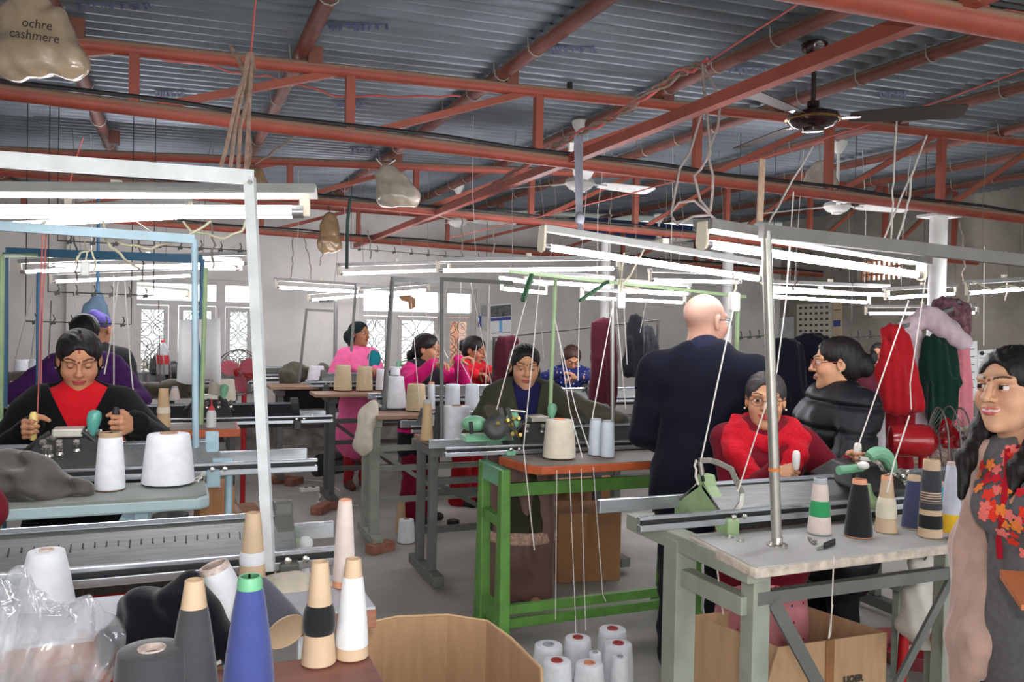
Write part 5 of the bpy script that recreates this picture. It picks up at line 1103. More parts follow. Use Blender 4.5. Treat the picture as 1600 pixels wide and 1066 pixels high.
def earring(c, s, z=-.036, mt=None, r=.0045):
    return MB().ell(tuple(c['toH']((s*.083, .006, z))), (r, r, r), 10, 6).build('earring', mt or m_steel, c['t'])
def cl(n, c, **k): return M('cloth '+n, c, .92, var=k.pop('var', .10), vs=k.pop('vs', 18), sheen=k.pop('sheen', .06), spec=.18, bump=.25, bs=260, **k)
def dots(n, base, dot, sc, rad=.28, dot2=None):
    mt = cl(n, base); nt = mt.node_tree; b = nt.nodes['Principled BSDF']; old = b.inputs['Base Color'].links[0].from_socket
    v = nt.nodes.new('ShaderNodeTexVoronoi'); v.inputs['Scale'].default_value = sc; v.inputs['Randomness'].default_value = .45; tc = nt.nodes.new('ShaderNodeTexCoord'); nt.links.new(tc.outputs['Object'], v.inputs['Vector'])
    lt = nt.nodes.new('ShaderNodeMath'); lt.operation = 'LESS_THAN'; lt.inputs[1].default_value = rad; nt.links.new(v.outputs['Distance'], lt.inputs[0])
    mx = nt.nodes.new('ShaderNodeMix'); mx.data_type = 'RGBA'; nt.links.new(lt.outputs[0], mx.inputs[0]); nt.links.new(old, mx.inputs[6]); mx.inputs[7].default_value = (*lin(dot), 1)
    if dot2:
        m3 = nt.nodes.new('ShaderNodeMix'); m3.data_type = 'RGBA'; sp = nt.nodes.new('ShaderNodeSeparateColor'); nt.links.new(v.outputs['Color'], sp.inputs[0]); g_ = nt.nodes.new('ShaderNodeMath'); g_.operation = 'GREATER_THAN'; g_.inputs[1].default_value = .5; nt.links.new(sp.outputs[0], g_.inputs[0]); nt.links.new(g_.outputs[0], m3.inputs[0]); m3.inputs[6].default_value = (*lin(dot), 1); m3.inputs[7].default_value = (*lin(dot2), 1); nt.links.new(m3.outputs[2], mx.inputs[7])
    nt.links.new(mx.outputs[2], b.inputs['Base Color']); return mt
def handle(lab, p, h_, r, mt, nm='carriage_grip'):
    o = MB().lathe([(r*.6, -h_*.5), (r*.8, -h_*.45), (r*.95, -h_*.1), (r, h_*.2), (r*.85, h_*.42), (r*.5, h_*.5)], 16, p).build(nm, mt); return tag(o, lab, 'grip')
def grip(x, y, d, sd, inward=.25, curl=1.0):
    p = pd(x, y, d); return dict(h=p, f=(-Fh+(RH if sd == 'R' else -RH)*inward), n=(RH if sd == 'R' else -RH), curl=curl, thumb=1.)
def wrist(x, y, d, f, n, curl=.4, thumb=.3): return dict(w=pd(x, y, d), f=f, n=n, curl=curl, thumb=thumb)
m_blk_knit = cl('black knit', (15, 15, 18)); m_redk = cl('red knit', (196, 24, 34), var=.08)
# ---- 1 woman in the black cardigan
hR, hL = pd(52, 671, 3.02), pd(181, 664, 3.02)
handle('yellow wooden handle gripped by the woman in the black cardigan', hR+Vector((0, 0, .012)), .105, .015, m_yel); handle('black handle gripped by the woman in the black cardigan', hL+Vector((0, 0, .012)), .105, .014, m_black)
m_redskirt = dots('red kameez', (150, 20, 28), (226, 110, 110), 16, .16)
c = person('woman with parted dark hair in a black cardigan over a red turtleneck, head bowed', (124, 563), 3.36, -3, 0, pitch=20, hs=1.02, skin='tan', H=1.60, hands=dict(R=grip(52, 671, 3.02, 'R'), L=grip(181, 664, 3.02, 'L')), h=.0095, hh=.003, elb=(.8, .5, -1.), wide=1.0, face=dict(lids=.12, bindi=True, sindoor=True, lipc=(176, 62, 72)), hair=hair_style('tied'),
    wear=[top('turtleneck', m_redk, .010, .5, sleeves=False, collar=.016, h=.008, disp=lambda x, y, z: .0012*np.sin(np.arctan2(y, x)*60)+0*z), top('cardigan', m_blk_knit, .026, .46, carve=vneck(.705, .50)), dict(n='kameez', m=m_redskirt, p=lambda c: [cap(c['pt'](0, .0, .32), c['pt'](0, .0, .5), .135*c['H'], .10*c['H'], .04, (1, .8, 1))], disp=folds(.006, 30, 24, 2)), trousers(m_redk)])
earring(c, -1); earring(c, 1)
PEOPLE['cardigan'] = c
# ---- 2 woman in purple behind, 3 person in cap
m_purple = cl('purple jacket', (74, 36, 92))
person('woman in a purple jacket bending behind the black cardigan woman', (132, 524), 5.3, 0, 0, pitch=24, hs=1.08, skin='tan', H=1.63, hands=dict(R=wrist(62, 628, 5.1, -Fh, (0, 0, -1)), L=wrist(190, 630, 5.1, -Fh, (0, 0, -1))), h=.013, hh=.005, wide=1.0, elb=(1.0, .3, -.8), face=dict(lids=.1), hair=hair_style('bunback'), wear=[top('jacket', m_purple, .035, .46, collar=.02), trousers(cl('dark trousers', (40, 38, 44)))])
person('person in a purple knitted cap and dark jacket at the far machine', (156, 516), 6.1, 165, 150, pitch=10, hs=1.05, skin='tan', h=.014, hh=.006, face={}, wear=[top('jacket', cl('dark jacket', (48, 48, 50)), .035, .46), trousers(cl('dark trousers', (40, 38, 44))), dict(n='cap', m=cl('purple cap', (92, 82, 150)), p=lambda c: [ell(c['toH']((0, .02, .05)), (.083, .097, .074)), ell(c['toH']((.02, .06, .10)), (.04, .045, .04), .03)], h=.008)])
# ---- 4 woman in pink
m_pinkt = cl('pink tunic', (226, 104, 152)); m_tealc = cl('teal scarf', (26, 112, 122))
def chain(c, pts, r, k=.03, sc=None): return [cap(pts[i], pts[i+1], r if np.isscalar(r) else r[i], r if np.isscalar(r) else r[i+1], k, sc) for i in range(len(pts)-1)]
person('woman in a pink tunic with a teal scarf over one shoulder and dark headscarf', (562, 522), 8.0, 20, 52, pitch=0, hs=1.02, skin='deep', hands=dict(R=wrist(540, 578, 7.75, -Fh, (0, 0, -1)), L=wrist(586, 578, 7.7, -Fh, (0, 0, -1))), h=.013, hh=.005, wide=.92, face=dict(lids=.6, browc=(20, 16, 16)), hair=hair_style('tied')+[ell((0, .115, -.03), (.062, .066, .072), .02)], hairmat=cl('dark headscarf', (22, 34, 36)),
    wear=[top('tunic', m_pinkt, .022, .30, .05, collar=.012), trousers(cl('red trousers', (150, 40, 44)), .004, .004), dict(n='scarf', m=m_tealc, p=lambda c: chain(c, [c['pt'](.075, .06, .62), c['pt'](.085, .03, .80), c['pt'](.075, -.055, .79), c['pt'](.06, -.085, .70), c['pt'](.065, -.085, .58)], [.05, .05, .055, .055, .06], .04), disp=folds(.005, 50, 40, 6)), shoes(cl('brown shoes', (90, 50, 40)))])
# ---- 5, 6 women reaching
m_mag = cl('magenta sweater', (206, 28, 112)); m_vest = cl('black vest', (34, 32, 38)); m_red2 = cl('red sweater', (184, 26, 36))
person('woman in a magenta sweater and black vest reaching out to yarn ends', (668, 546), 6.7, 48, 72, pitch=6, hs=1.08, skin='tan', H=1.60, lean=.12, hands=dict(R=dict(w=pd(676, 569, 6.25), f=RH+Vector((0, 0, .1)), n=(0, 0, -1), curl=.5, thumb=.6), L=dict(w=pd(716, 563, 6.55), f=RH+Vector((0, 0, .3)), n=(0, 0, -1), curl=.55, thumb=.6)), h=.012, hh=.005, wide=1.0, elb=(.8, .2, -.9), face=dict(lids=.3), hair=hair_style('pony'),
    wear=[top('sweater', m_mag, .022, .47), top('vest', m_vest, .030, .40, .02, sleeves=False, collar=.016), trousers(cl('maroon salwar', (120, 20, 44)), .03, .03), shoes(m_black)])
person('woman in a red sweater looking down beside the magenta clad woman', (742, 548), 7.35, 55, 62, pitch=16, hs=1.06, skin='deep', H=1.58, lean=.12, hands=dict(R=dict(w=pd(748, 586, 6.6), f=RH, n=(0, 0, -1), curl=.5), L=dict(w=pd(770, 580, 6.7), f=RH, n=(0, 0, -1), curl=.5)), h=.012, hh=.005, wide=1.05, face=dict(lids=.2), hair=hair_style('bunback'), wear=[top('sweater', m_red2, .028, .42, collar=.01), trousers(cl('red salwar', (150, 22, 30)), .03, .03), shoes(m_black)])
# ---- 7 woman in olive
m_olj = cl('olive jacket', (60, 60, 46)); m_polo = cl('navy polo', (30, 30, 70)); m_satin = M('brown satin', (120, 88, 80), .4, var=.15, vs=6, sheen=.2); m_lace = M('pale lace', (190, 154, 138), .9, var=.4, vs=60)
c = person('woman in an olive hooded jacket over a navy polo shirt, eyes lowered', (820, 573), 4.72, 4, 8, pitch=10, hs=1.08, skin='warm', H=1.60, hands=dict(R=dict(w=pd(800, 664, 4.5), f=RH*.6-Fh+Vector((0, 0, -.1)), n=(0, 0, -1), curl=.45, thumb=.3), L=dict(w=pd(880, 668, 4.5), f=-Fh, n=(0, 0, -1), hide=False, curl=.5)), h=.010, hh=.004, wide=.98, elb=(1.2, .4, -.8), face=dict(lids=.2, bindi=True, lipc=(176, 74, 84)), hair=hair_style('tied')+[cap((.07, .02, -.05), (.095, -.01, -.16), .02, .014, .02)],
    wear=[top('polo_shirt', m_polo, .008, .46, sleeves=False, h=.008), top('jacket', m_olj, .030, .28, .01, carve=vneck(.62, .20, .012, -.03, .020), extra=lambda c: [cap(c['drop'](c['pt'](-.05, .045, .81)), c['drop'](c['pt'](.05, .045, .81)), .05, None, .04), cap(c['drop'](c['pt'](-.055, .03, .815)), c['drop'](c['pt'](-.05, -.035, .795)), .032, .025, .03), cap(c['drop'](c['pt'](.055, .03, .815)), c['drop'](c['pt'](.05, -.035, .795)), .032, .025, .03)]),
     dict(n='lace_hem', m=m_lace, p=lambda c: [cap(c['pt'](0, 0, .238), c['pt'](0, 0, .272), .128*c['H'], .125*c['H'], .01, (1, .8, .12))]), dict(n='salwar', m=m_satin, p=lambda c: c['legp'](.045, .06, .03)+[cap(c['pt'](0, 0, .20), c['pt'](0, 0, .45), .108*c['H'], .105*c['H'], .05, (1, .8, 1))], disp=folds(.008, 32, 22, 3))])
earring(c, -1)
for i in range(4): MB().ell(tuple(c['drop'](np.array((.012, -.115-.004*i*(i < 3)+.002*i, (.715-.033*i)*c['H'])))), (.008, .005, .008), 10, 6).build('shirt_button', m_steel, c['t'])
# ---- 8 sewing woman
person('woman in a navy dotted blouse bent over her work between the hanging cloths', (893, 560), 7.8, 12, 15, pitch=38, hs=1.0, skin='tan', H=1.56, lean=.15, hands=dict(R=dict(w=pd(878, 583, 7.4), f=RH-Fh*.3, n=(0, 0, -1), curl=.4), L=dict(w=pd(905, 590, 7.4), f=-RH-Fh*.3, n=(0, 0, -1), curl=.4)), h=.014, hh=.006, elb=(1.3, .3, -.5), face=dict(lids=.1), hair=hair_style('bob'), hairmat=H_brn, wear=[top('blouse', dots('navy dotted', (32, 40, 92), (190, 196, 220), 26, .22), .02, .46), trousers(cl('dark trousers', (40, 38, 44)))])
# ---- 9 bald man
m_navs = cl('navy sweater', (18, 20, 33)); m_jean = cl('dark jeans', (28, 30, 38))
c = person('bald man in a dark navy sweater and jeans seen from behind, wearing spectacles', (1103, 503), 3.85, 176, 140, pitch=3, hs=1.14, skin='pale', male=True, hands=dict(R=dict(l=(-.05, -.115, .55), curl=.4), L=dict(l=(.05, -.125, .56), curl=.4)), h=.010, hh=.0032, wide=1.16, bust=.3, elb=(1.2, .75, -.55), face=dict(lids=.6, stubble=(150, 140, 134), browc=(90, 76, 66), lipc=(184, 116, 106)),
    wear=[top('sweater', m_navs, .026, .455, .0, collar=.0, disp=folds(.004, 24, 16, 20), extra=lambda c: [cap(c['J']['nb']+np.array((-.05, .01, .012)), c['J']['nb']+np.array((.05, .01, .012)), .085, None, .07)]), dict(n='collar', m=cl('navy collar', (38, 38, 60)), p=lambda c: [cap(c['J']['nb']+np.array((0, 0, -.005)), c['J']['nb']+np.array((0, .004, .062)), .098, .082, .02)], h=.006), trousers(m_jean, .018, .02), shoes(m_black)])
glasses(c, m_black, (.024, .019))
# ---- 10 woman with the red shawl
m_maroon = cl('maroon sweater', (108, 20, 34)); m_shawl = cl('red shawl', (186, 22, 38), var=.3, vs=26, stretch=(3, 3, 12))
hA, hB = pd(1243, 722, 3.22), pd(1338, 712, 3.2)
handle('white handle knob held beside the silver pole', pd(1244, 719, 3.22), .075, .0155, m_knob_w); handle('white handle knob held at the green carriage', pd(1340, 707, 3.2), .075, .0155, m_knob_w)
c = person('smiling bespectacled woman with a red shawl over a maroon sweater', (1196, 626), 3.5, 4, 0, pitch=2, hs=1.02, skin='warm', H=1.46, hands=dict(R=dict(h=pd(1243, 738, 3.22), f=RH*.9-Fh*.7+Vector((0, 0, .25)), n=(RH*.5-Fh*.2), curl=.95, thumb=.9), L=dict(h=pd(1337, 722, 3.2), f=(-Fh*.7+RH*.3+Vector((0, 0, .2))), n=-RH, curl=1., thumb=1.)), h=.0095, hh=.003, wide=1.1, bust=.8, face=dict(lids=.7, smile=.5, lipc=(196, 44, 66), jaw=1.08), hair=hair_style('lowbun'), hairmat=H_gry,
    wear=[top('sweater', m_maroon, .022, .44, .03), dict(n='shawl', m=m_shawl, p=lambda c: (lambda q, z: [cap(np.array(q(a)), np.array(q(b)), .031, None, .02) for a, b in zip(np.linspace(-3.1, 3.1, 13)[:-1], np.linspace(-3.1, 3.1, 13)[1:])]+chain(c, [np.array((-.15, -.03, z-.005)), np.array((-.12, -.12, z-.07)), np.array((-.05, -.17, z-.16)), np.array((.01, -.18, z-.26))], [.04, .045, .045, .03])+chain(c, [np.array((.15, -.03, z-.005)), np.array((.12, -.11, z-.07)), np.array((.06, -.165, z-.17))], [.04, .042, .04]))(lambda t: (math.sin(t)*.118, .005-math.cos(t)*.108, c['J']['nb'][2]+.045-.075*max(0, math.cos(t))**2), c['J']['nb'][2]), h=.008, disp=folds(.003, 60, 30, 50)),
     dict(n='kameez', m=dots('pink print', (206, 132, 136), (60, 70, 120), 26, .17, (170, 30, 44)), p=lambda c: [cap(c['pt'](0, .0, .24), c['pt'](0, .0, .48), .135*c['H'], .11*c['H'], .04, (1, .8, 1))], disp=folds(.006, 26, 24, 2)), trousers(cl('deep red salwar', (120, 14, 26)), .03, .02)])
glasses(c, M('brown spectacle wire', (84, 50, 40), .4), (.024, .017)); earring(c, -1, mt=m_knob_w); earring(c, 1, mt=m_knob_w)
# ---- 11 woman in the puffer jacket
m_puff = M('black puffer nylon', (22, 23, 27), .5, var=.1, vs=12, bump=.15, bs=90, spec=.25)
c = person('woman in a black puffer jacket with a clipped hair bun and red framed spectacles', (1306, 568), 3.9, -58, -82, pitch=4, hs=1.06, skin='warm', hands=dict(R=dict(l=(-.03, -.16, .60)), L=dict(l=(.06, -.17, .60))), h=.0105, hh=.0033, wide=1.06, bust=.8, elb=(1.3, .3, -.8), face=dict(lids=.6, lipc=(170, 84, 84)), hair=hair_style('bigbun'),
    wear=[top('puffer_jacket', m_puff, .045, .36, .02, collar=.035, disp=lambda x, y, z: .017*np.exp(-(np.sin(z*27+1.2*x)/.28)**2)+folds(.004, 30, 26, 12)(x, y, z), extra=lambda c: [cap(c['drop'](c['pt'](-.06, .05, .80)), c['drop'](c['pt'](.06, .05, .80)), .06, None, .04)]), trousers(cl('black trousers', (28, 28, 32)), .016), shoes(m_black)])
glasses(c, M('red spectacle frame', (130, 30, 36), .35), (.022, .018)); earring(c, 1); earring(c, -1)
MB().ell(tuple(c['toH']((.0, .158, .02))), (.02, .02, .035), 10, 6).build('hair_clip', m_black, c['t'])
# ---- 12 far woman
person('far woman in burgundy peeping out between puffer jacket and red scarf', (1374, 556), 7.4, -10, -14, pitch=0, hs=1.0, skin='deep', h=.014, hh=.006, face=dict(lids=.6, smile=.7), hair=hair_style('tied'), wear=[top('sweater', cl('burgundy', (74, 26, 38)), .028, .42, collar=.02), trousers(cl('dark trousers', (40, 38, 44)))])
# ---- 13 woman at the picture edge
m_kur = cl('grey kurta', (98, 96, 98), var=.14, vs=60); m_beige = cl('beige shawl', (182, 150, 138), sheen=.6)
c = person('woman with long dark hair in a grey embroidered kurta and beige shawl', (1580, 608), 2.26, -30, -34, pitch=1, hs=1.0, skin='fair', off=-.075, hands=dict(R=dict(l=(-.10, -.02, .47)), L=dict(l=(.15, -.05, .47))), h=.008, hh=.0026, bust=.85, wide=.79, face=dict(lids=.62, smile=.75, gaze=.02, bindi=True, lipc=(190, 70, 84)), hair=hair_style('long'),
    wear=[top('kurta', m_kur, .012, .26, .03, h=.008, disp=folds(.0025, 26, 20, 10), carve=vneck(.735, .20, .0, -.02, .003)), dict(n='collar', m=m_kur, p=lambda c: [cap(c['J']['nb']+np.array((sg*.035, -.035, .0)), c['J']['nb']+np.array((sg*.045, .02, .03)), .026, .028, .02) for sg in (-1, 1)], h=.006), trousers(cl('dark trousers', (40, 38, 44)), .002, .002),
     dict(n='shawl', m=m_beige, p=lambda c: (lambda s0, e_, W, nb: chain(c, [nb+np.array((.05, .075, .005)), nb+np.array((-.045, .055, .015)), nb+np.array((-.075, .0, -.005))], [.04, .042, .04], .04)+chain(c, [nb+np.array((-.08, .02, -.01)), s0+np.array((-.01, 0, .0)), e_+np.array((-.008, -.01, 0)), W+np.array((0, -.02, 0)), W+np.array((.0, -.02, -.30)), np.array((W[0]+.01, W[1]-.01, .12))], [.058, .066, .057, .054, .052, .05], .04)+chain(c, [e_+np.array((.04, -.05, .0)), W+np.array((.055, -.05, .02)), W+np.array((.06, -.05, -.06))], [.03, .04, .03], .03))(*c['arms']['R'], c['J']['nb']), h=.008, disp=folds(.004, 60, 46, 7))])
MB().ell(tuple(c['toH']((.012, -.103, -.022))), (.003, .003, .003), 8, 5).build('nose_stud', M('gold stud', (220, 180, 90), .2, metal=.9), c['t'])
# embroidery: red placket and single raised flowers
KV, KQ = c['kurta']; rzm = np.array(c['Rb']); Wd = KV @ rzm.T+np.array(c['root']); dd = Wd-np.array(CAM); Dp = dd @ np.array(_F); PX = 800+FPX*(dd @ np.array(_R))/Dp; PY = 533-FPX*(dd @ np.array(_U))/Dp
Nn = np.zeros_like(KV); fn = np.cross(KV[KQ[:, 2]]-KV[KQ[:, 0]], KV[KQ[:, 3]]-KV[KQ[:, 1]])
for j in range(4):
    for k_ in range(3): Nn[:, k_] += np.bincount(KQ[:, j], fn[:, k_], len(KV))
Nn /= np.linalg.norm(Nn, axis=1)[:, None]+1e-9
facing = np.einsum('ij,ij->i', Nn @ rzm.T, -dd) > 0.15
def near_px(x, y): i = np.argmin(((PX-x)**2+(PY-y)**2)+(~facing)*1e6); return KV[i], Nn[i]
fm = {}
def flower_mesh(k_):
    if k_ not in fm:
        m_ = MB(); cs = [(226, 60, 44), (236, 132, 60), (232, 118, 110), (206, 34, 50)][k_ % 4]
        for a in np.linspace(0, 2*math.pi, 6)[:-1]:
            ca, sa = math.cos(a), math.sin(a); o_ = len(m_.v); m_.v += [(0, 0, .08), (ca*.5+sa*.36, sa*.5-ca*.36, .14), (ca*.88+sa*.26, sa*.88-ca*.26, .10), (ca, sa, .05), (ca*.88-sa*.26, sa*.88+ca*.26, .10), (ca*.5-sa*.36, sa*.5+ca*.36, .14)]; m_.face(range(o_, o_+6))
        me = bpy.data.meshes.new('flower'); me.from_pydata(m_.v, [], m_.f); me.materials.append(cl('thread %d' % k_, cs)); fm[k_] = me
    return fm[k_]
rr = random.Random(5); pts = []
for reg in ([(1530, 1562, 722, 812, 15)], [(1566, 1640, 700, 880, 46)]):
    for x0, x1, y0, y1, n_ in reg:
        tr = 0
        while n_ > 0 and tr < 4000:
            tr += 1; x, y = rr.uniform(x0, x1), rr.uniform(y0, y1)
            if x0 < 1565 and x > 1562-(y-722)*.12: continue
            if y > 830 and x < 1566+(y-830)*.9: continue
            if all((x-a)**2+(y-b)**2 > 110 for a, b in pts): pts.append((x, y)); n_ -= 1
for i, (x, y) in enumerate(pts):
    p, n_ = near_px(x, y); o = bpy.data.objects.new('embroidered_flower', flower_mesh(i % 4)); C.objects.link(o); o.parent = c['t']; o.location = Vector(p+n_*.002); o.rotation_euler = Vector(n_).to_track_quat('Z', 'Y').to_euler(); s_ = rr.uniform(.015, .021); o.scale = (s_, s_, s_*.6)
pl_ = [near_px(x, y) for x, y in ((1577, 706), (1573, 740), (1568, 775), (1564, 810), (1562, 845), (1562, 872))]
MB().tube([Vector(p+n_*.0015) for p, n_ in pl_], .0085, 8).build('placket', cl('red placket', (168, 20, 40)), c['t'])
MB().tube([Vector(p+n_*.003) for p, n_ in [near_px(x, y) for x, y in ((1577, 706), (1590, 700), (1604, 690), (1616, 672))]], .004, 6).build('neck_piping', cl('red placket', (168, 20, 40)), c['t'])
# ---- 14 operator cut by the frame
person('person in a maroon sweater mostly cut off at the picture edge', (-245, 590), 2.2, 0, 0, pitch=15, hs=1.0, skin='tan', H=1.58, hands=dict(R=dict(l=(-.15, -.10, .6)), L=dict(l=(.13, .03, .50))), h=.012, hh=.006, face={}, hair=hair_style('tied'), elb=(1., .3, -.9), wear=[top('sweater', cl('maroon knit', (110, 24, 36)), .03, .44), trousers(cl('dark trousers', (40, 38, 44)))])
# ================================================================ cartons, cloth, fans, notices and small things
m_card = M('corrugated card', (186, 150, 114), .8, var=.1, vs=5, bump=.1, bs=8, stretch=(6, 6, 1)); m_card2 = M('brown card', (160, 116, 78), .8, var=.12, vs=5)
def shell_wall(name, rim, floor_z, th, mt, t, top):   # vertical card panels following a rim polyline
    for i in range(len(rim)-1):
        a, b = Vector(rim[i]), Vector(rim[i+1]); d = (b-a); d.z = 0; d.normalize(); nrm = Vector((-d.y, d.x, 0))*th
        MB().hexa([(a.x, a.y, floor_z), (b.x, b.y, floor_z), (b.x+nrm.x, b.y+nrm.y, floor_z), (a.x+nrm.x, a.y+nrm.y, floor_z), a, b, b+nrm, a+nrm]).build(name, mt, t, smooth=0)
t = thing('carton', 'large open cardboard carton with a curling side, by the brown table', 'carton', pz(700, 1000, 0))
ZC = .74; rim = [pz(x, y, ZC) for x, y in ((560, 978), (620, 965), (700, 962), (762, 972), (800, 1000), (846, 1046), (850, 1110))]; rim += [Vector((rim[-1].x-.1, rim[-1].y-.25, ZC)), Vector((.45, rim[-1].y-.3, ZC)), Vector((.46, rim[0].y, ZC))]
rim = [Vector((max(p.x, .455), p.y, p.z)) for p in rim]
shell_wall('card_panel', rim, 0, -.006, m_card, t, ZC)
MB().prism([Vector((p.x, p.y, 0)) for p in rim][::-1], (0, 0, .002), (0, 0, .008)).build('card_base', m_card2, t, smooth=0)
MB().tube([p+Vector((0, 0, .002)) for p in rim[:7]], .004, 6).build('torn_edge', M('pale torn card', (206, 172, 130), .9), t)
# right carton under the white table
t = thing('carton', 'open cardboard carton with cut off lettering under the white table', 'carton', pz(1290, 1060, 0)); zc = .42
r4 = [pz(1216, 1012, zc), pz(1386, 988, zc), pz(1281, 948, zc), pz(1160, 975, zc)]
nx = (r4[1]-r4[0]); r4 = [r4[0], r4[1], r4[1]+Vector((-.10, .40, 0)), r4[0]+Vector((-.10, .40, 0))]
shell_wall('card_panel', r4+[r4[0]], 0, .006, m_card, t, zc); MB().prism([Vector((p.x, p.y, 0)) for p in r4], (0, 0, .002), (0, 0, .008)).build('card_base', m_card2, t, smooth=0)
d = (r4[1]-r4[0]).normalized(); fp = MB().hexa([r4[0]+Vector((0, 0, -.001)), r4[0]+d*.02+Vector((0, 0, -.001)), r4[0]+d*.02+Vector((-.05, -.05, -.14)), r4[0]+Vector((-.10, -.05, -.14)), r4[0]+Vector((0, .006, 0)), r4[0]+d*.02+Vector((0, .006, 0)), r4[0]+d*.02+Vector((-.05, -.044, -.14)), r4[0]+Vector((-.10, -.044, -.14))]).build('flap', m_card, t, smooth=0)
nrm = Vector((d.y, -d.x, 0)); fc = (r4[0]+r4[1])/2
lt = letters('UOER', .036, M('dark print', (60, 52, 46), .7, var=0), .0004, .002); cpos = fc+d*.095+nrm*.004+Vector((0, 0, -.165)); mm = Matrix.Identity(4)
for i_ in range(3): mm[i_][0], mm[i_][1], mm[i_][2], mm[i_][3] = d[i_], (0, 0, 1)[i_], nrm[i_], cpos[i_]-WL[t.name][i_]
lt.data.transform(mm); lt.parent = t
MB().hexa([fc+nrm*.001+d*x_+Vector((0, 0, z_)) for z_ in (-.22, -.001) for x_ in (-.04, 0)] [:2]+[fc+nrm*.004+d*x_+Vector((0, 0, -.22)) for x_ in (0, -.04)]+[fc+nrm*.001+d*x_ for x_ in (-.04, 0)]+[fc+nrm*.004+d*x_ for x_ in (0, -.04)]).build('tape', M('brown tape', (150, 104, 64), .3), t, smooth=0)
def carton(lab, p, w_, dpt, h, rz=0., mt=None, z=0.):
    R_ = Matrix.Translation(Vector((p[0], p[1], z))) @ Matrix.Rotation(rz, 4, 'Z'); t = thing('carton', lab, 'carton', (p[0], p[1], z), 'closed cartons')
    MB().box((-w_/2, -dpt/2, .001), (w_/2, dpt/2, h-.006)).xform(R_).build('box', mt or m_card2, t, smooth=0, bevel=.004)
    for s in (-1, 1): MB().box((-w_/2, s*.004, h-.006), (w_/2, s*dpt/2, h)).xform(R_).build('flap', mt or m_card2, t, smooth=0)
    MB().box((-.02, -dpt/2-.001, h*.5), (.02, dpt/2+.001, h+.001)).xform(R_).build('tape', M('brown tape', (150, 104, 64), .3), t, smooth=0)
    return t
carton('closed brown carton on the floor behind the bald man', (2.46, 4.75), .42, .36, .44, -.15)
carton('second brown carton behind the first, against the stand', (2.75, 5.4), .42, .4, .52, .1)
carton('small carton standing beside the pale blue edged table', (.16, 3.75), .14, .2, .9, .1)
carton('low carton under the far machines near the black bin', (.4, 6.0), .3, .3, .3, .1)
# cloth heaps
def cloth(lab, pts, mt, h=.01, amp=.006, fr=40, name='cloth_heap', cat='cloth', sd=0., grp=None):
    pr = [ell(c, r, k=.05) for c, r in pts]
    o = sdf_obj(name, pr, h, mt, disp=folds(amp, fr, fr*.7, fr*1.2, sd)); return tag(o, lab, cat, grp)
m_blackc = M('navy black wool', (14, 15, 24), .95, var=.15, vs=30, sheen=.2, spec=.2, bump=.3, bs=300); m_olive = M('olive fleece', (78, 76, 60), .95, var=.25, vs=14, sheen=.3, bump=.3, bs=200); m_gcloth = M('grey velour', (74, 70, 64), .9, var=.3, vs=16, sheen=.4)
m_creamc = M('cream cloth', (206, 196, 178), .9, var=.1, vs=20)
def at(x, y, d, dz=0): return pd(x, y, d)
cloth('black wool cloth heaped behind the charcoal cone', [(pd(255, 985, 1.66), (.085, .07, .075)), (pd(297, 930, 1.66), (.045, .045, .055)), (pd(205, 1010, 1.65), (.055, .06, .05)), (pd(315, 985, 1.68), (.05, .05, .07)), (pd(225, 960, 1.68), (.05, .045, .04)), (pd(330, 1010, 1.66), (.04, .05, .05))], m_blackc, .007, .008, 30)
cloth('grey velour garment crumpled on the pale blue edged table', [(Vector((-.62, 3.06, ZA+.04)), (.16, .09, .05)), (Vector((-.47, 3.04, ZA+.035)), (.12, .09, .05)), (Vector((-.34, 3.03, ZA+.015)), (.09, .07, .03)), (Vector((-.56, 3.07, ZA+.10)), (.13, .07, .05)), (Vector((-.44, 3.06, ZA+.075)), (.08, .06, .035))], m_gcloth, .008, .011, 34)
cloth('olive fleece draped over the machine behind the olive jacket', [(pd(890, 632, 4.95), (.14, .12, .08)), (pd(925, 645, 4.9), (.15, .1, .06)), (pd(955, 655, 4.85), (.1, .1, .05)), (pd(780, 650, 4.7), (.13, .1, .10)), (pd(765, 670, 4.7), (.1, .1, .09))], m_olive, .012, .007, 26)
cloth('olive cloth thrown over the machine by the bare wall', [(pd(462, 583, 8.7), (.17, .1, .12)), (pd(500, 580, 8.7), (.13, .1, .08)), (pd(450, 592, 8.6), (.1, .1, .12))], m_olive, .016, .008, 22)
cloth('olive cloth heaped behind the tan cone on the orange table', [(pd(225, 610, 5.9), (.12, .1, .06)), (pd(275, 608, 5.9), (.2, .1, .07)), (pd(320, 612, 5.9), (.14, .1, .05))], m_olive, .014, .007, 24, sd=2.)
cloth('olive bundle by the purple sleeve', [(pd(38, 592, 6.2), (.11, .1, .06)), (pd(20, 600, 6.2), (.1, .1, .05))], m_olive, .014, .007, 24, sd=3.)
cloth('crumpled cream cloth folded on the white table behind the paper cones', [(pd(452, 915, 2.0), (.06, .05, .025)), (pd(490, 922, 1.98), (.06, .05, .022)), (pd(430, 925, 1.95), (.04, .05, .02))], m_creamc, .007, .002, 60)
cloth('white cloth lump on the far table beyond the red fan', [(pd(1520, 665, 5.4), (.18, .1, .06)), (pd(1480, 655, 5.4), (.12, .1, .05))], m_creamc, .014, .008, 25)
# cream cloth hanging from the pale stand
o = sdf_obj('hanging_cloth', [cap(pd(578, 640, 5.75), pd(566, 695, 5.7), .05, .075, k=.05, sc=(1, .6, 1)), cap(pd(585, 632, 5.8), pd(572, 650, 5.75), .03, .05, k=.05)], .012, m_creamc, disp=folds(.006, 40, 30, 8)); tag(o, 'cream cloth hanging off the corner of the pale stand', 'cloth')
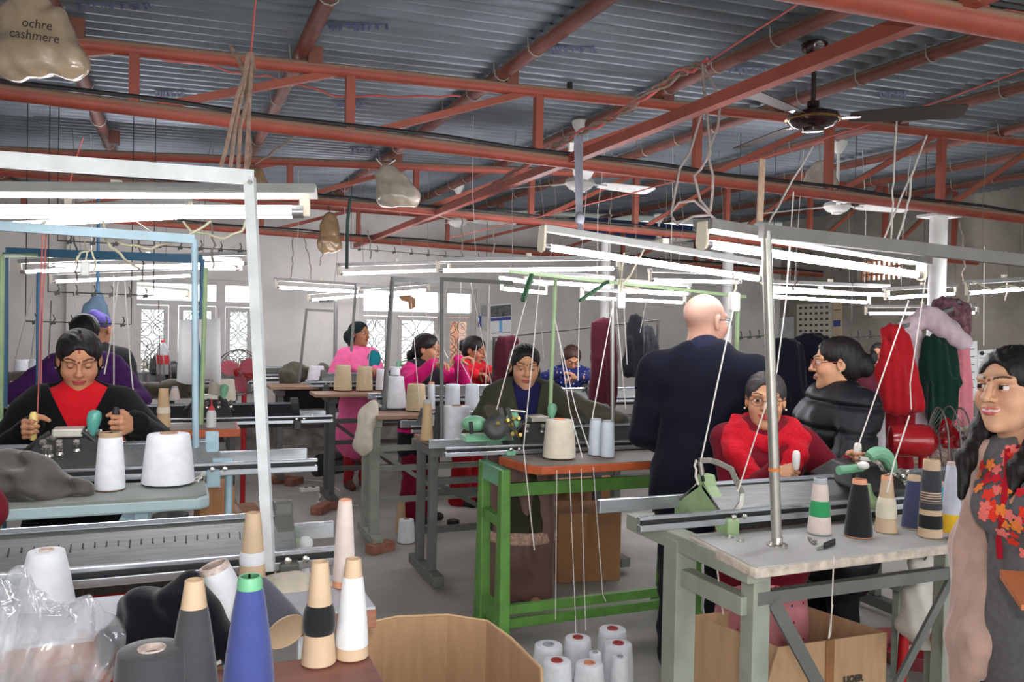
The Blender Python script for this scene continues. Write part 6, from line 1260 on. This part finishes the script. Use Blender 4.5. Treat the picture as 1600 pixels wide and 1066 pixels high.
# black bin
t = thing('bin', 'black fabric bin slung below the olive cloth', 'bin', pd(460, 620, 9.05)); a = pd(433, 588, 9.0); b = pd(520, 655, 9.0)
MB().hexa([(a.x+.12, 9.0, b.z), (b.x, 9.0, b.z), (b.x, 9.35, b.z), (a.x+.12, 9.35, b.z), (a.x, 8.95, a.z-.12), (b.x+.1, 8.95, a.z-.12), (b.x+.1, 9.4, a.z-.12), (a.x, 9.4, a.z-.12)]).build('body', m_black, t, smooth=0)
MB().tube([(a.x, 8.95, a.z-.12), (b.x+.1, 8.95, a.z-.12)], .012, 8).build('hem', m_black, t)
# rolled foam
t = thing('foam_roll', 'dark rolled mat lying on the floor by the far stand', 'roll', pz(505, 748, 0))
p0_ = pz(497, 752, 0)+Vector((0, 0, .10)); ax_ = Vector((.45, .25, 0))
for i, (r0, off) in enumerate(((.10, Vector((0, 0, 0))), (.085, Vector((.02, .05, .10))))):
    q = [p0_+off+Vector((math.cos(a)*(r0-.004*k), -.0, math.sin(a)*(r0-.004*k))) for k, a in enumerate(np.linspace(0, 4*math.pi, 30)) if r0-.004*k > .02]
    m_ = MB(); n_ = len(q)
    for P in q: m_.v += [tuple(P), tuple(P+ax_)]
    for k in range(n_-1): m_.face((2*k, 2*k+1, 2*k+3, 2*k+2))
    o = m_.build('mat', M('dark foam', (62, 62, 62), .9), t); sd_ = o.modifiers.new('thickness', 'SOLIDIFY'); sd_.thickness = .007
t = thing('extension_board', 'white socket board with its lead lying on the floor', 'socket', pz(490, 768, .0)); c = pz(490, 768, 0)
MB().cbox(c+Vector((0, 0, .02)), (.26, .07, .04)).build('body', m_knob_w, t, smooth=0, bevel=.006)
for k in range(3): MB().cbox(c+Vector((-.07+.07*k, 0, .041)), (.03, .03, .004)).build('socket', m_black, t, smooth=0)
MB().tube(wob([pz(x, y, .008) for x, y in ((498, 770), (500, 778), (496, 784), (510, 788), (540, 789), (560, 791))], .004), .006, 6).build('lead', m_white_cord, t)
MB().tube(wob([pz(x, y, .008) for x, y in ((475, 750), (500, 752), (515, 756), (522, 762), (530, 766))], .006), .006, 6).build('lead', m_white_cord, t)
o = MB().lathe([(.045, 0), (.05, .01), (.05, .05), (.04, .055), (.02, .05)], 20, pz(708, 823, 0)).build('reel', m_black); tag(o, 'small black reel on the floor under the dark stand', 'reel')
# plastic bag and small items on the near table
m_film = M('clear polythene film', (238, 240, 244), .16, trans=.55, var=.05, vs=8, bump=.5, bs=30, coat=.6, alpha=.5)
def crumple(a_, s): return lambda x, y, z: a_*(np.abs(np.sin(s*x+.7*s*z+3*np.sin(9*z)))+np.abs(np.sin(.8*s*z-.6*s*x+4*np.sin(11*x+7*y)))+.6*np.abs(np.sin(1.9*s*x+1.3*s*y-1.1*s*z))-1.4)
o = sdf_obj('plastic_bag', [ell(pd(40, 1030, 1.5), (.11, .06, .09), k=.05), ell(pd(110, 1000, 1.58), (.10, .05, .075), k=.05), ell(pd(155, 1035, 1.55), (.05, .05, .05), k=.04), cap(pd(15, 985, 1.52), pd(28, 905, 1.62), .05, .03, k=.04), cap(pd(60, 970, 1.6), pd(110, 950, 1.62), .03, .02, k=.04)], .006, m_film, disp=crumple(.010, 38)); tag(o, 'crumpled clear polythene bag slumped on the brown table', 'bag')
o = sdf_obj('film_wrap', [cap(pd(50, 935, 1.98), pd(46, 900, 1.98), .075, .058, k=.03), cap(pd(20, 950, 1.94), pd(40, 890, 1.95), .03, .03, k=.04)], .008, m_film, disp=folds(.004, 60, 50, 40)); tag(o, 'clear film pulled over the white package in the corner', 'film')
o = MB().prism([pd(x, y, 1.72) for x, y in ((147, 977), (160, 978), (180, 1000), (190, 1016), (185, 1022), (165, 1010))], (0, 0, 0), (0, .004, 0)).build('card_tag', M('pale blue card', (196, 216, 228), .5), smooth=0); tag(o, 'pale blue card tag poking from the polythene bag', 'tag')
for i, P in enumerate((((328, 1005), (338, 1000), (342, 1010), (332, 1018), (336, 1026)), ((320, 1064), (322, 1050), (332, 1040), (345, 1034)))):
    cord('white string end lying against the blue cone, %s' % ('curled' if i == 0 else 'straight'), wob([pd(x, y, 1.62) for x, y in P], .003, i), .0045, m_white_cord, 'string', cat='string')
o = MB().tube(wob([pz(x, y, ZA+.008) for x, y in ((288, 748), (300, 738), (312, 742), (318, 750), (300, 752), (290, 744), (305, 738), (316, 746), (296, 750), (310, 752))], .008, 5), .004, 6).build('yarn_tangle', m_white_cord); tag(o, 'tangle of pale yarn at the foot of the blue pole', 'yarn')
o = MB().bar(pz(62, 775, ZA+.012), pz(112, 764, ZA+.012), .012, .01).build('latch_needle_tool', m_black, smooth=0); tag(o, 'dark hand tool lying by the grey velour garment', 'tool')
t = thing('thread_snips', 'black thread snips on the worn white table', 'snips', pz(1292, 851, ZT))
for s in (-1, 1): MB().bar(pz(1276, 858+s, ZT+.006), pz(1290, 851+s, ZT+.007), .004, .003).build('blade', m_steel, t, smooth=0); MB().bar(pz(1288, 853+s*1.6, ZT+.008), pz(1304, 846+s*1.6, ZT+.008), .008, .012).build('grip', m_black, t, smooth=0, bevel=.002)
t = thing('metal_clip', 'small metal clip beside the thread snips', 'clip', pz(1269, 845, ZT)); MB().tube([pz(x, y, ZT+.004) for x, y in ((1263, 840), (1268, 842), (1275, 848), (1272, 850), (1265, 845), (1263, 840))], .003, 6).build('wire', m_steel, t); MB().cbox(pz(1271, 846, ZT+.006), (.02, .012, .01)).build('body', m_steel, t, smooth=0)
# oil bottle, drink bottle
c = pz(330, 668, ZB+.001); t = thing('oil_bottle', 'squeezy white oil bottle with a red nozzle on the orange table', 'bottle', c); s = depth(c)/FPX
MB().lathe([(7*s, 0), (7.5*s, 2*s), (7.2*s, 22*s), (5*s, 27*s)], 16, c).build('body', M('milky plastic', (206, 208, 206), .35), t); MB().lathe([(5*s, 27*s), (4*s, 31*s), (1.2*s, 34*s), (.7*s, 46*s)], 12, c).build('nozzle', M('red plastic', (196, 40, 50), .4), t)
c = pz(254, 585, 1.174); t = thing('drink_bottle', 'clear bottle with a red label and cap before the window', 'bottle', c); s = depth(c)/FPX
MB().lathe([(9*s, 0), (9.5*s, 4*s), (9*s, 26*s), (9.5*s, 30*s), (8*s, 40*s), (3*s, 50*s)], 16, c).build('body', M('clear plastic', (225, 232, 236), .1, trans=.6, var=0), t); MB().lathe([(9.8*s, 16*s), (9.8*s, 30*s)], 16, c).build('sleeve', M('red plastic', (196, 40, 50), .4), t); MB().lathe([(3.2*s, 50*s), (3.2*s, 54*s)], 12, c).build('cap', M('red plastic', (196, 40, 50), .4), t)
# pedestal fans
m_redp = M('glossy red plastic', (176, 26, 34), .25, var=.05, coat=.5); m_pinkp = M('pink fan blade', (232, 110, 130), .35, trans=.2)
def pfan(lab, hub, R_, fdir, zfloor, mb, mblade, motor_len, post=True):
    f = Vector(fdir).normalized(); X, Y, _ = frame_of(f); h = Vector(hub); t = thing('table_fan', lab, 'fan', h)
    for k, (dz_, rr) in enumerate(((-.05, 1), (.05, 1), (0, 1.04))): MB().tube([h+f*dz_+X*(math.cos(a)*R_*rr)+Y*(math.sin(a)*R_*rr) for a in np.linspace(0, 2*math.pi, 33)], .004, 6).build('guard_ring', m_grille, t)
    g = MB()
    for s in (-1, 1):
        for a in np.linspace(0, 2*math.pi, 29)[:-1]:
            e_ = X*math.cos(a)+Y*math.sin(a); g.tube([h+f*(s*.075)+e_*R_*.15, h+f*(s*.08)+e_*R_*.6, h+f*(s*.05)+e_*R_], .0016, 4, False)
    g.build('guard_wire', m_grille, t, kind='stuff')
    for k in range(3):
        a = k*2*math.pi/3+.4; e_ = X*math.cos(a)+Y*math.sin(a); s_ = X*-math.sin(a)+Y*math.cos(a)
        o = MB().ell((0, 0, 0), (1, 1, 1), 16, 8); mm = Matrix.Identity(4)
        for i_ in range(3): mm[i_][0], mm[i_][1], mm[i_][2], mm[i_][3] = e_[i_]*R_*.42, (s_*.9+f*.3)[i_]*R_*.36, f[i_]*.004, (h+e_*R_*.5)[i_]
        o.xform(mm).build('blade', mblade, t)
    MB().lathe([(.02, -.04), (.035, -.03), (.035, .03), (.02, .04)], 14, h, f).build('hub', mb, t)
    MB().lathe([(.04, 0), (.075, .03), (.082, .06), (.082, motor_len*.75), (.07, motor_len*.95), (.03, motor_len)], 22, h+f*.06, f).build('motor', mb, t)
    if post:
        b = h+f*.12; MB().tube([b, (b.x, b.y, zfloor+.05)], .02, 12).build('post', mb, t); MB().lathe([(.14, 0), (.14, .02), (.05, .05), (.025, .08)], 24, (b.x, b.y, zfloor)).build('base', mb, t)
    return t
h = pd(1484, 690, 4.0); pfan('red table fan with a wire cage beside the scarves', h, .165, (_R*-1+_F*.22), .0, m_redp, m_redp, .22)
h = pd(374, 582, 6.3); pfan('red stand fan with pink blades below the window', h, .17, (_F*1.0), .0, m_redp, m_pinkp, .1)
h = pd(245, 580, 6.6); pfan('fan with a black wire guard in front of the window', h, .22, (_F*.6+_R*.8), .0, m_iron, m_iron, .1)
# hung garments and scarves: thick draped cloth
def drape(name, lab, P, mt, h=.010, amp=.009, fx=64, cat='scarf', grp=None, fr=None, n=6):
    """P: list of (x, y, depth, half width px, half thickness m)"""
    pr = []
    for i in range(len(P)-1):
        (x0, y0, d0, w0, t0), (x1, y1, d1, w1, t1) = P[i], P[i+1]
        for k in range(n):
            a = (k+.5)/n*2-1; f_ = .5+.5*math.cos(a*1.2)
            pr.append(cap(pd(x0+a*w0*.9, y0, d0), pd(x1+a*w1*.9, y1, d1), max(t0*f_, w0*d0/FPX/n*.9), max(t1*f_, w1*d1/FPX/n*.9), k=.02))
    t = sdf_obj(name, pr, h, mt, disp=folds(amp, fx, fx*.6, 6, P[0][0]), origin=None); tag(t, lab, cat, grp)
    if fr:
        x0, x1, y, l_, d = fr
        for k in range(14):
            x = x0+(x1-x0)*k/13; MB().tube([pd(x, y-4, d), pd(x+random.uniform(-1.5, 1.5), y+l_*.5, d), pd(x+random.uniform(-3, 3), y+l_, d)], [.006, .004, .003], 5).build('fringe', mt, t)
    return t
SG = 'scarves hung on the machine frame'
wool = lambda n, c: M('wool '+n, c, .95, var=.12, vs=25, sheen=.15, spec=.2, bump=.25, bs=250)
drape('scarf', 'bright red fringed scarf hung over the frame', [(1397, 518, 4.35, 17, .03), (1402, 580, 4.33, 23, .05), (1410, 632, 4.32, 28, .05)], wool('red', (176, 30, 38)), grp=SG)
drape('scarf', 'darker red end of the scarf hanging under the bright one', [(1408, 620, 4.4, 20, .03), (1408, 700, 4.4, 18, .03), (1408, 738, 4.4, 19, .02)], wool('deep red', (138, 26, 34)), grp=SG, fr=(1392, 1424, 742, 26, 4.4))
drape('scarf', 'long pale lilac scarf draped across the frame', [(1416, 512, 4.5, 10, .03), (1452, 492, 4.5, 14, .04), (1480, 515, 4.45, 16, .04), (1505, 535, 4.4, 10, .03)], wool('lilac', (206, 184, 192)), amp=.004, grp=SG)
drape('scarf', 'pale lilac scarf tail hanging between the red and green scarves', [(1424, 520, 4.5, 9, .03), (1436, 600, 4.5, 8, .03), (1432, 660, 4.5, 12, .02), (1426, 690, 4.5, 9, .02)], wool('lilac', (206, 184, 192)), amp=.004, grp=SG, fr=(1418, 1434, 690, 14, 4.5))
drape('scarf', 'dark green fringed scarf', [(1465, 535, 4.45, 22, .04), (1470, 600, 4.42, 25, .05), (1468, 650, 4.42, 20, .04)], wool('bottle green', (16, 48, 38)), grp=SG, fr=(1450, 1488, 654, 22, 4.42))
drape('scarf', 'rose pink scarf beside the green one', [(1500, 540, 4.6, 6, .03), (1500, 600, 4.6, 7, .03), (1502, 655, 4.6, 10, .03)], wool('rose', (218, 130, 142)), grp=SG, fr=(1492, 1511, 655, 10, 4.6))
drape('scarf', 'mottled black and pink scarves bundled at the top hook', [(1480, 480, 4.65, 12, .05), (1494, 490, 4.65, 10, .06), (1500, 515, 4.65, 5, .04)], M('mottled wool', (110, 76, 84), .95, var=.7, vs=35), grp=SG)
t = thing('scarf_rack', 'grey frame post and arm carrying the scarves', 'frame', (pd(1497, 480, 4.6).x, pd(1497, 480, 4.6).y, 0)); q = pd(1497, 470, 4.62); tb_('post', (q.x, q.y, 0), q, .016, m_grey, t); br_('arm', pd(1380, 522, 4.4), pd(1500, 478, 4.62), .02, .02, m_grey, t)
GG = 'garments hung in the row behind the bald man'
drape('hanging_garment', 'deep maroon cloth hanging between the white columns', [(943, 505, 6.6, 16, .04), (945, 560, 6.6, 19, .05), (940, 635, 6.6, 18, .05)], wool('maroon', (66, 20, 30)), .014, cat='garment', grp=GG)
drape('hanging_garment', 'maroon cloth hung behind the woman in olive', [(793, 533, 6.2, 13, .04), (790, 570, 6.2, 16, .05), (785, 600, 6.2, 17, .05)], wool('maroon', (66, 20, 30)), .014, cat='garment', grp=GG)
drape('hanging_garment', 'black coat on a hanger near the bald man', [(994, 500, 7.0, 8, .04), (992, 530, 7.0, 11, .05), (986, 580, 7.0, 8, .05)], wool('black', (22, 22, 28)), .014, cat='garment', grp=GG)
drape('hanging_garment', 'short charcoal vest on a hanger next to the black coat', [(1012, 518, 7.2, 5, .04), (1016, 538, 7.2, 10, .04), (1016, 560, 7.2, 12, .04)], wool('charcoal', (44, 44, 48)), .014, cat='garment', grp=GG)
drape('hanging_garment', 'row of navy black knitwear behind the puffer jacket', [(1225, 545, 4.6, 20, .06), (1225, 640, 4.6, 26, .08), (1225, 740, 4.6, 26, .08)], wool('navy black', (16, 18, 30)), .016, cat='garment', grp=GG)
drape('hanging_garment', 'navy black knitwear with raised shoulders beside the first', [(1268, 537, 4.7, 20, .06), (1270, 640, 4.7, 26, .08), (1268, 740, 4.7, 26, .08)], wool('navy black', (16, 18, 30)), .016, cat='garment', grp=GG)
t = thing('hanging_rail', 'steel rail carrying the navy black knitwear', 'rail', pd(1240, 540, 4.65)); tb_('rail', pd(1195, 541, 4.6), pd(1300, 534, 4.75), .012, m_grey, t)
for x in (1200, 1296): q = pd(x, 540, 4.65); tb_('post', (q.x, q.y, 0), q, .012, m_grey, t)
t = thing('hanging_rail', 'thin rail with hooks carrying the maroon cloth and coats', 'rail', pd(950, 500, 6.8)); tb_('rail', pd(770, 528, 6.3), pd(1030, 500, 7.2), .008, m_iron, t)
for x, y, d in ((772, 530, 6.3), (1028, 502, 7.2)): q = pd(x, y, d); tb_('post', (q.x, q.y, 0), q, .012, m_iron, t)
drape('hanging_bag', 'blue grey cloth bag hanging in a triangle behind the purple cap', [(153, 462, 7.0, 3, .03), (149, 480, 7.0, 13, .05), (148, 503, 7.0, 22, .05)], M('blue grey cloth', (92, 116, 134), .9, var=.12, vs=12), .013, .004, 30, 'bag')
cord('blue strap of the triangular cloth bag', [pd(153, 463, 7.0), pd(153, 430, 7.0), pd(154, 300, 7.2)], .014, M('blue strap cloth', (80, 120, 150), .8), 'strap', cat='strap')
cord('dark green strip tied to the truss near the narrow brown bag', wob([pd(x, y, 6.4) for x, y in ((548, 308), (546, 330), (543, 345), (545, 370), (542, 420))], .01, 3), .014, M('dark green strip', (52, 72, 66), .8), 'strip', cat='strip')
o = MB().bar(pd(1191, 250, 4.3), pd(1187, 346, 4.2), .03, .02, _F).build('wooden_stick', M('raw timber', (176, 150, 126), .7, var=.15, stretch=(8, 8, 1)), smooth=0); tag(o, 'raw timber stick standing up from the lamp by the rope loops', 'stick')
# notices on walls
def onwall(x, y): return pu(x, y, UR-.012)
def notice(name, lab, c4, mt, cat='notice', wall='R', extra=None):
    f_ = (lambda x, y: pu(x, y, UR-.014)) if wall == 'R' else (lambda x, y: pv(x, y, VF-.014))
    P = [f_(*c) for c in c4]; t = thing(name, lab, cat, P[0]); dn = Vector((.010, 0, 0)) if wall == 'R' else Vector((0, .010, 0))
    MB().prism(P, (0, 0, 0), dn).build('sheet', mt, t, smooth=0)
    for (a0, b0, a1, b1, m2) in extra or ():
        def q(a, b): return (P[0]*(1-a)+P[1]*a)*(1-b)+(P[3]*(1-a)+P[2]*a)*b
        MB().prism([q(a0, b0), q(a1, b0), q(a1, b1), q(a0, b1)], -dn*.25, -dn*.02).build('print', m2, t, smooth=0)
    return t
m_paper = M('paper', (238, 238, 238), .8, var=.04); m_ink = M('ink blue', (70, 80, 150), .7); m_inkd = M('dark ink', (60, 60, 66), .7, var=.3, vs=40)
notice('calendar', 'tall yellowed calendar sheet with many small dark figures', ((1245, 476), (1300, 474), (1300, 540), (1245, 540)), M('yellowed paper', (204, 198, 182), .85), 'calendar', extra=[(.08+.15*i, .06+.14*j, .08+.15*i+.07, .06+.14*j+.055, m_inkd) for i in range(6) for j in range(6)])
notice('calendar', 'narrow calendar strip with a blue block', ((1301, 474), (1315, 472), (1315, 528), (1301, 528)), M('tan paper sheet', (206, 186, 156), .8), 'calendar', extra=[(.1, .5, .9, .68, m_ink), (.1, .2, .9, .22, m_inkd)])
notice('poster', 'small yellow and red poster on the block wall', ((1176, 482), (1201, 479), (1201, 498), (1176, 498)), M('yellow poster', (220, 190, 80), .7), 'poster', extra=[(.0, .4, 1, .6, M('poster red', (190, 70, 60), .7)), (0, .7, 1, .9, m_ink)])
notice('whiteboard', 'large pale board on the block wall behind the bald man', ((1120, 505), (1240, 495), (1240, 610), (1120, 610)), M('pale board', (186, 190, 192), .5), 'board', extra=[(.45, .18, .62, .20, M('green ink', (70, 160, 140), .7)), (.46, .1, .64, .14, M('poster red', (190, 70, 60), .7)), (.1, .3, .3, .32, m_inkd)])
for i, (x0, y0, x1, y1, lb) in enumerate(((1505, 535, 1527, 628, 'long white chart sheet hanging behind the scarves'), (1528, 548, 1552, 595, 'white chart sheet with a black knob above it'))):
    P = [pd(x, y, 5.2) for x, y in ((x0, y0), (x1, y0-2), (x1, y1-3), (x0, y1))]; t = thing('chart_sheet', lb, 'paper', P[3]); MB().prism(P, (0, 0, 0), _F*.004).build('sheet', m_paper, t, smooth=0)
    for k in range(6): MB().prism([P[0].lerp(P[3], .12+.13*k)+(P[1]-P[0])*a for a in (.1, .8)]+[P[0].lerp(P[3], .125+.13*k+.008)+(P[1]-P[0])*a for a in (.8, .1)], -_F*.001, _F*0).build('print', m_inkd, t, smooth=0)
    if i: MB().ell(pd(1535, 552, 5.19), (.014, .008, .014), 10, 6).build('knob', m_black, t)
t = notice('calendar', 'wall calendar with a picture, a blue band and blue column', ((766, 477), (799, 474), (799, 530), (766, 532)), m_paper, 'calendar', 'F', extra=[(.02, .03, .98, .35, M('printed picture', (96, 100, 100), .7, var=.6, vs=25)), (.02, .37, .98, .46, m_ink), (.42, .46, .56, .78, M('light blue print', (110, 180, 226), .7)), (.05, .8, .95, .815, m_inkd)])
notice('calendar', 'curled wall calendar edge with a blue border', ((747, 475), (762, 472), (762, 518), (747, 512)), M('grey paper', (186, 186, 180), .8), 'calendar', 'F', extra=[(.0, .5, .35, .95, m_ink), (.3, .1, .9, .5, M('grey print', (150, 150, 150), .8))])
# white pattern paper hanging before the windows
for i, (c4, lb) in enumerate(((((280, 500), (346, 498), (349, 598), (276, 596)), 'large white pattern paper hanging on the green pole'),)):
    P = [pd(x, y, 5.0) for x, y in c4]; m_ = MB(); n_ = 12
    for k in range(n_+1):
        f_ = k/n_; off = _F*(.02*math.sin(f_*5)); m_.v += [tuple(P[0].lerp(P[1], f_)+off), tuple(P[3].lerp(P[2], f_)+off*1.8-Vector((0, 0, .02*math.sin(f_*7))))]
    for k in range(n_): m_.face((2*k, 2*k+2, 2*k+3, 2*k+1))
    o = m_.build('pattern_paper', m_paper); sd_ = o.modifiers.new('thickness', 'SOLIDIFY'); sd_.thickness = .002; tag(o, lb, 'paper')
o = MB().prism([pv(x, y, VF-.0) for x, y in ((623, 463), (640, 461), (648, 466), (650, 480), (640, 484), (638, 472), (628, 470))], (0, .0, 0), (0, .015, 0)).build('cardboard_patch', m_card2, smooth=0); tag(o, 'torn cardboard patch over the fanlight', 'card')
# blue tarp visible beyond the truss
o = MB().box((pd(1010, 320, 9.2).x, 9.75, pd(1010, 338, 9.2).z), (pd(1130, 320, 9.2).x+1.6, 9.95, pd(1010, 312, 9.2).z+.02)).build('tarpaulin', M('blue tarpaulin', (38, 66, 112), .6), smooth=0); tag(o, 'blue tarpaulin strip along the top of the far wall', 'tarpaulin')
# under the near white table: hanging bag, red pole, basin, wooden stool, orange seat
o = sdf_obj('cloth_bag', [cap(pd(1440, 885, 3.2), pd(1450, 980, 3.2), .05, .085, k=.05, sc=(1, .7, 1)), cap(pd(1440, 880, 3.2), pd(1475, 885, 3.2), .02, .02, k=.04), cap(pd(1430, 930, 3.2), pd(1428, 975, 3.2), .05, .06, k=.04)], .009, M('grubby white cloth', (196, 192, 184), .9, var=.12, vs=12), disp=folds(.006, 40, 30, 22)); tag(o, 'grubby white cloth bag hanging under the white table', 'bag')
cord('string tying the white cloth bag under the table', [pd(1442, 880, 3.2), pd(1450, 866, 3.1), pd(1478, 858, 2.9)], .004)
o = MB().tube([pd(1419, 900, 3.6), (pd(1408, 1016, 3.6).x, pd(1408, 1016, 3.6).y, 0)], .022, 12).build('red_pole', m_redp); tag(o, 'red pole standing behind the white cloth bag', 'pole')
c = pz(1425, 1030, 0); o = MB().lathe([(.16, 0), (.20, .05), (.215, .08), (.20, .08), (.15, .02)], 28, c).build('basin', M('faded rose plastic', (150, 70, 76), .4)); tag(o, 'faded rose plastic basin on the floor', 'basin')
t = thing('stool', 'grey green wooden stool by the basin', 'stool', pz(1452, 1090, 0)); c = pz(1452, 1090, 0); zt_ = .42
MB().box((c.x-.02, c.y-.02, zt_), (c.x+.26, c.y+.22, zt_+.03)).build('seat', m_pale, t, smooth=0, bevel=.004)
for a in (0, .22):
    for b in (0, .18): MB().box((c.x+a, c.y+b, 0), (c.x+a+.035, c.y+b+.035, zt_)).build('leg', m_pale, t, smooth=0)
MB().box((c.x+.03, c.y+.005, .15), (c.x+.22, c.y+.03, .19)).build('stretcher', m_pale, t, smooth=0)
o = cloth('tan leather shoe like bundle on the grey green ledge', [(pd(1478, 1003, 3.1), (.05, .06, .03)), (pd(1490, 1001, 3.1), (.04, .05, .025))], M('tan leather', (170, 120, 80), .6), .008, .002, 30, 'bundle', 'bundle')
t = thing('side_table', 'corner of a wooden table jutting in at the picture edge', 'table', pd(1650, 950, 1.75)); p_ = pd(1596, 945, 1.75)
MB().hexa([p_+Vector(q) for q in ((0, 0, -.012), (.10, -.10, -.02), (.35, .1, -.02), (.2, .2, -.02), (0, 0, 0), (.10, -.10, 0), (.35, .1, 0), (.2, .2, 0))]).build('tabletop', M('orange wood', (190, 110, 60), .5, var=.15, stretch=(1, 8, 8)), t, smooth=0); MB().tube([(p_.x+.16, p_.y+.06, 0), (p_.x+.16, p_.y+.06, p_.z-.015)], .02, 10).build('leg', m_iron, t)
# ================================================================ yarn strands
def strand(lab, P, g, mt=None, r=.0016):
    return cord(lab, rp(P), r*(1 if P[0][2] < 4 else 1.5), mt or m_white_cord, 'yarn_strand', g, 'yarn', 4)
g = 'yarn strands feeding the near bed'
for lb, P in (('thick white yarn slanting to the bent steel arm', [(1149, 468, 3.1), (1096, 716, 2.75)]), ('white yarn running to the white knob near the puffer jacket', [(1420, 470, 3.2), (1338, 705, 2.95)]), ('white yarn falling past the green scarf then to the carriage', [(1447, 432, 3.1), (1422, 600, 3.0), (1424, 640, 3.0)]), ('white yarn from the knot down to the peach tipped cone', [(1421, 650, 2.95), (1398, 720, 2.85), (1386, 770, 2.75)]), ('white yarn crossing the face behind the silver pole', [(1240, 300, 3.0), (1228, 470, 3.0), (1214, 580, 2.95), (1153, 768, 2.75)]), ('white yarn hanging by the lamp end beyond the scarves', [(1538, 385, 3.6), (1537, 540, 3.6)]), ('yarn with a knot dangling below the white table', [(1303, 870, 2.55), (1298, 990, 2.6), (1295, 998, 2.6), (1301, 945, 2.6)]), ('thin yarn hanging below the table corner', [(1117, 862, 2.7), (1130, 960, 2.75)])):
    strand(lb, P, g, r=.0028)
g = 'yarn strands over the green stand'
for i, P in enumerate(([(822, 470, 4.1), (776, 640, 3.95)], [(845, 420, 4.1), (832, 560, 4.05), (818, 700, 3.9), (835, 860, 3.7)], [(867, 500, 4.1), (900, 640, 4.0), (920, 700, 3.8)], [(872, 520, 4.1), (890, 640, 4.0), (910, 715, 3.8)], [(957, 480, 4.1), (925, 655, 3.8)], [(907, 440, 4.2), (905, 500, 4.2), (903, 595, 4.2)], [(870, 735, 3.7), (868, 968, 3.6)], [(890, 735, 3.7), (900, 990, 3.6)], [(908, 733, 3.7), (915, 985, 3.6)], [(927, 730, 3.7), (942, 930, 3.6), (947, 940, 3.6)], [(963, 480, 4.2), (978, 640, 4.1)], [(975, 480, 4.3), (980, 570, 4.3)])):
    strand('fine white yarn over the green stand, %s' % ['ending at the dark carriage', 'crossing the face of the woman in olive', 'dropping behind the cream package', 'second one dropping behind the cream package', 'down to the slim white cone', 'near the far sewing woman', 'hanging below the tray, first', 'hanging below the tray, second', 'hanging below the tray, third', 'hanging below the tray, knotted one', 'behind the silver pole', 'by the maroon cloth'][i], P, g, r=.0018)
g = 'pink and white yarn strands by the black cardigan woman'
for i, (P, mt) in enumerate((([(67, 345, 3.0), (62, 520, 3.05), (60, 610, 3.1), (58, 655, 3.1)], m_pink), ([(73, 350, 3.05), (66, 500, 3.1), (64, 600, 3.1)], m_pink), ([(130, 215, 3.2), (118, 250, 3.2), (105, 305, 3.2)], m_pink), ([(178, 430, 4.2), (178, 660, 4.4)], None), ([(185, 440, 4.2), (172, 540, 4.4), (163, 585, 4.4)], None), ([(195, 440, 4.2), (203, 560, 4.4), (208, 610, 4.4)], None), ([(52, 450, 4.6), (24, 560, 5.0)], None), ([(62, 460, 4.6), (48, 560, 5.0)], None), ([(116, 440, 4.6), (118, 480, 4.7)], None), ([(248, 470, 5.2), (250, 600, 5.4)], m_cord), ([(80, 470, 4.6), (76, 560, 4.8)], m_cord))):
    strand('yarn strand over the front knitters, %s' % ['thick pink one to the yellow handle', 'second pink one beside the first', 'short pink one by the white bar', 'white one dropping behind the shoulder', 'white one to the earring height', 'white one to the steel clip', 'first white one to the far cones', 'second white one to the far cones', 'short white one', 'grey one to the tan cone', 'brown one beside the pilaster'][i], P, g, mt, .0022)
g = 'yarn strands in the receding row'
for i, (x0, y0, x1, y1, d) in enumerate(((700, 440, 672, 600, 5.2), (720, 440, 715, 600, 5.6), (640, 440, 655, 630, 6.0), (655, 470, 700, 560, 6.2), (735, 440, 768, 600, 5.6), (765, 445, 757, 640, 5.6), (745, 540, 735, 600, 5.8), (720, 565, 738, 600, 5.8), (590, 480, 570, 600, 7.2), (565, 470, 600, 560, 7.2), (510, 490, 490, 590, 8.6), (1010, 470, 1000, 520, 6), (845, 500, 850, 560, 5.5))):
    strand('fine white yarn in the receding row, %s' % ['before the magenta sleeve', 'by the grey post', 'to the tan package', 'slanting across the window', 'by the calendar', 'to the far carriage', 'crossing below the hands', 'second one crossing below the hands', 'before the pink tunic', 'by the scarfed head', 'by the bare wall', 'near the coats', 'behind the olive woman'][i], [(x0, y0, d), (x1, y1, d)], g, r=.0018)
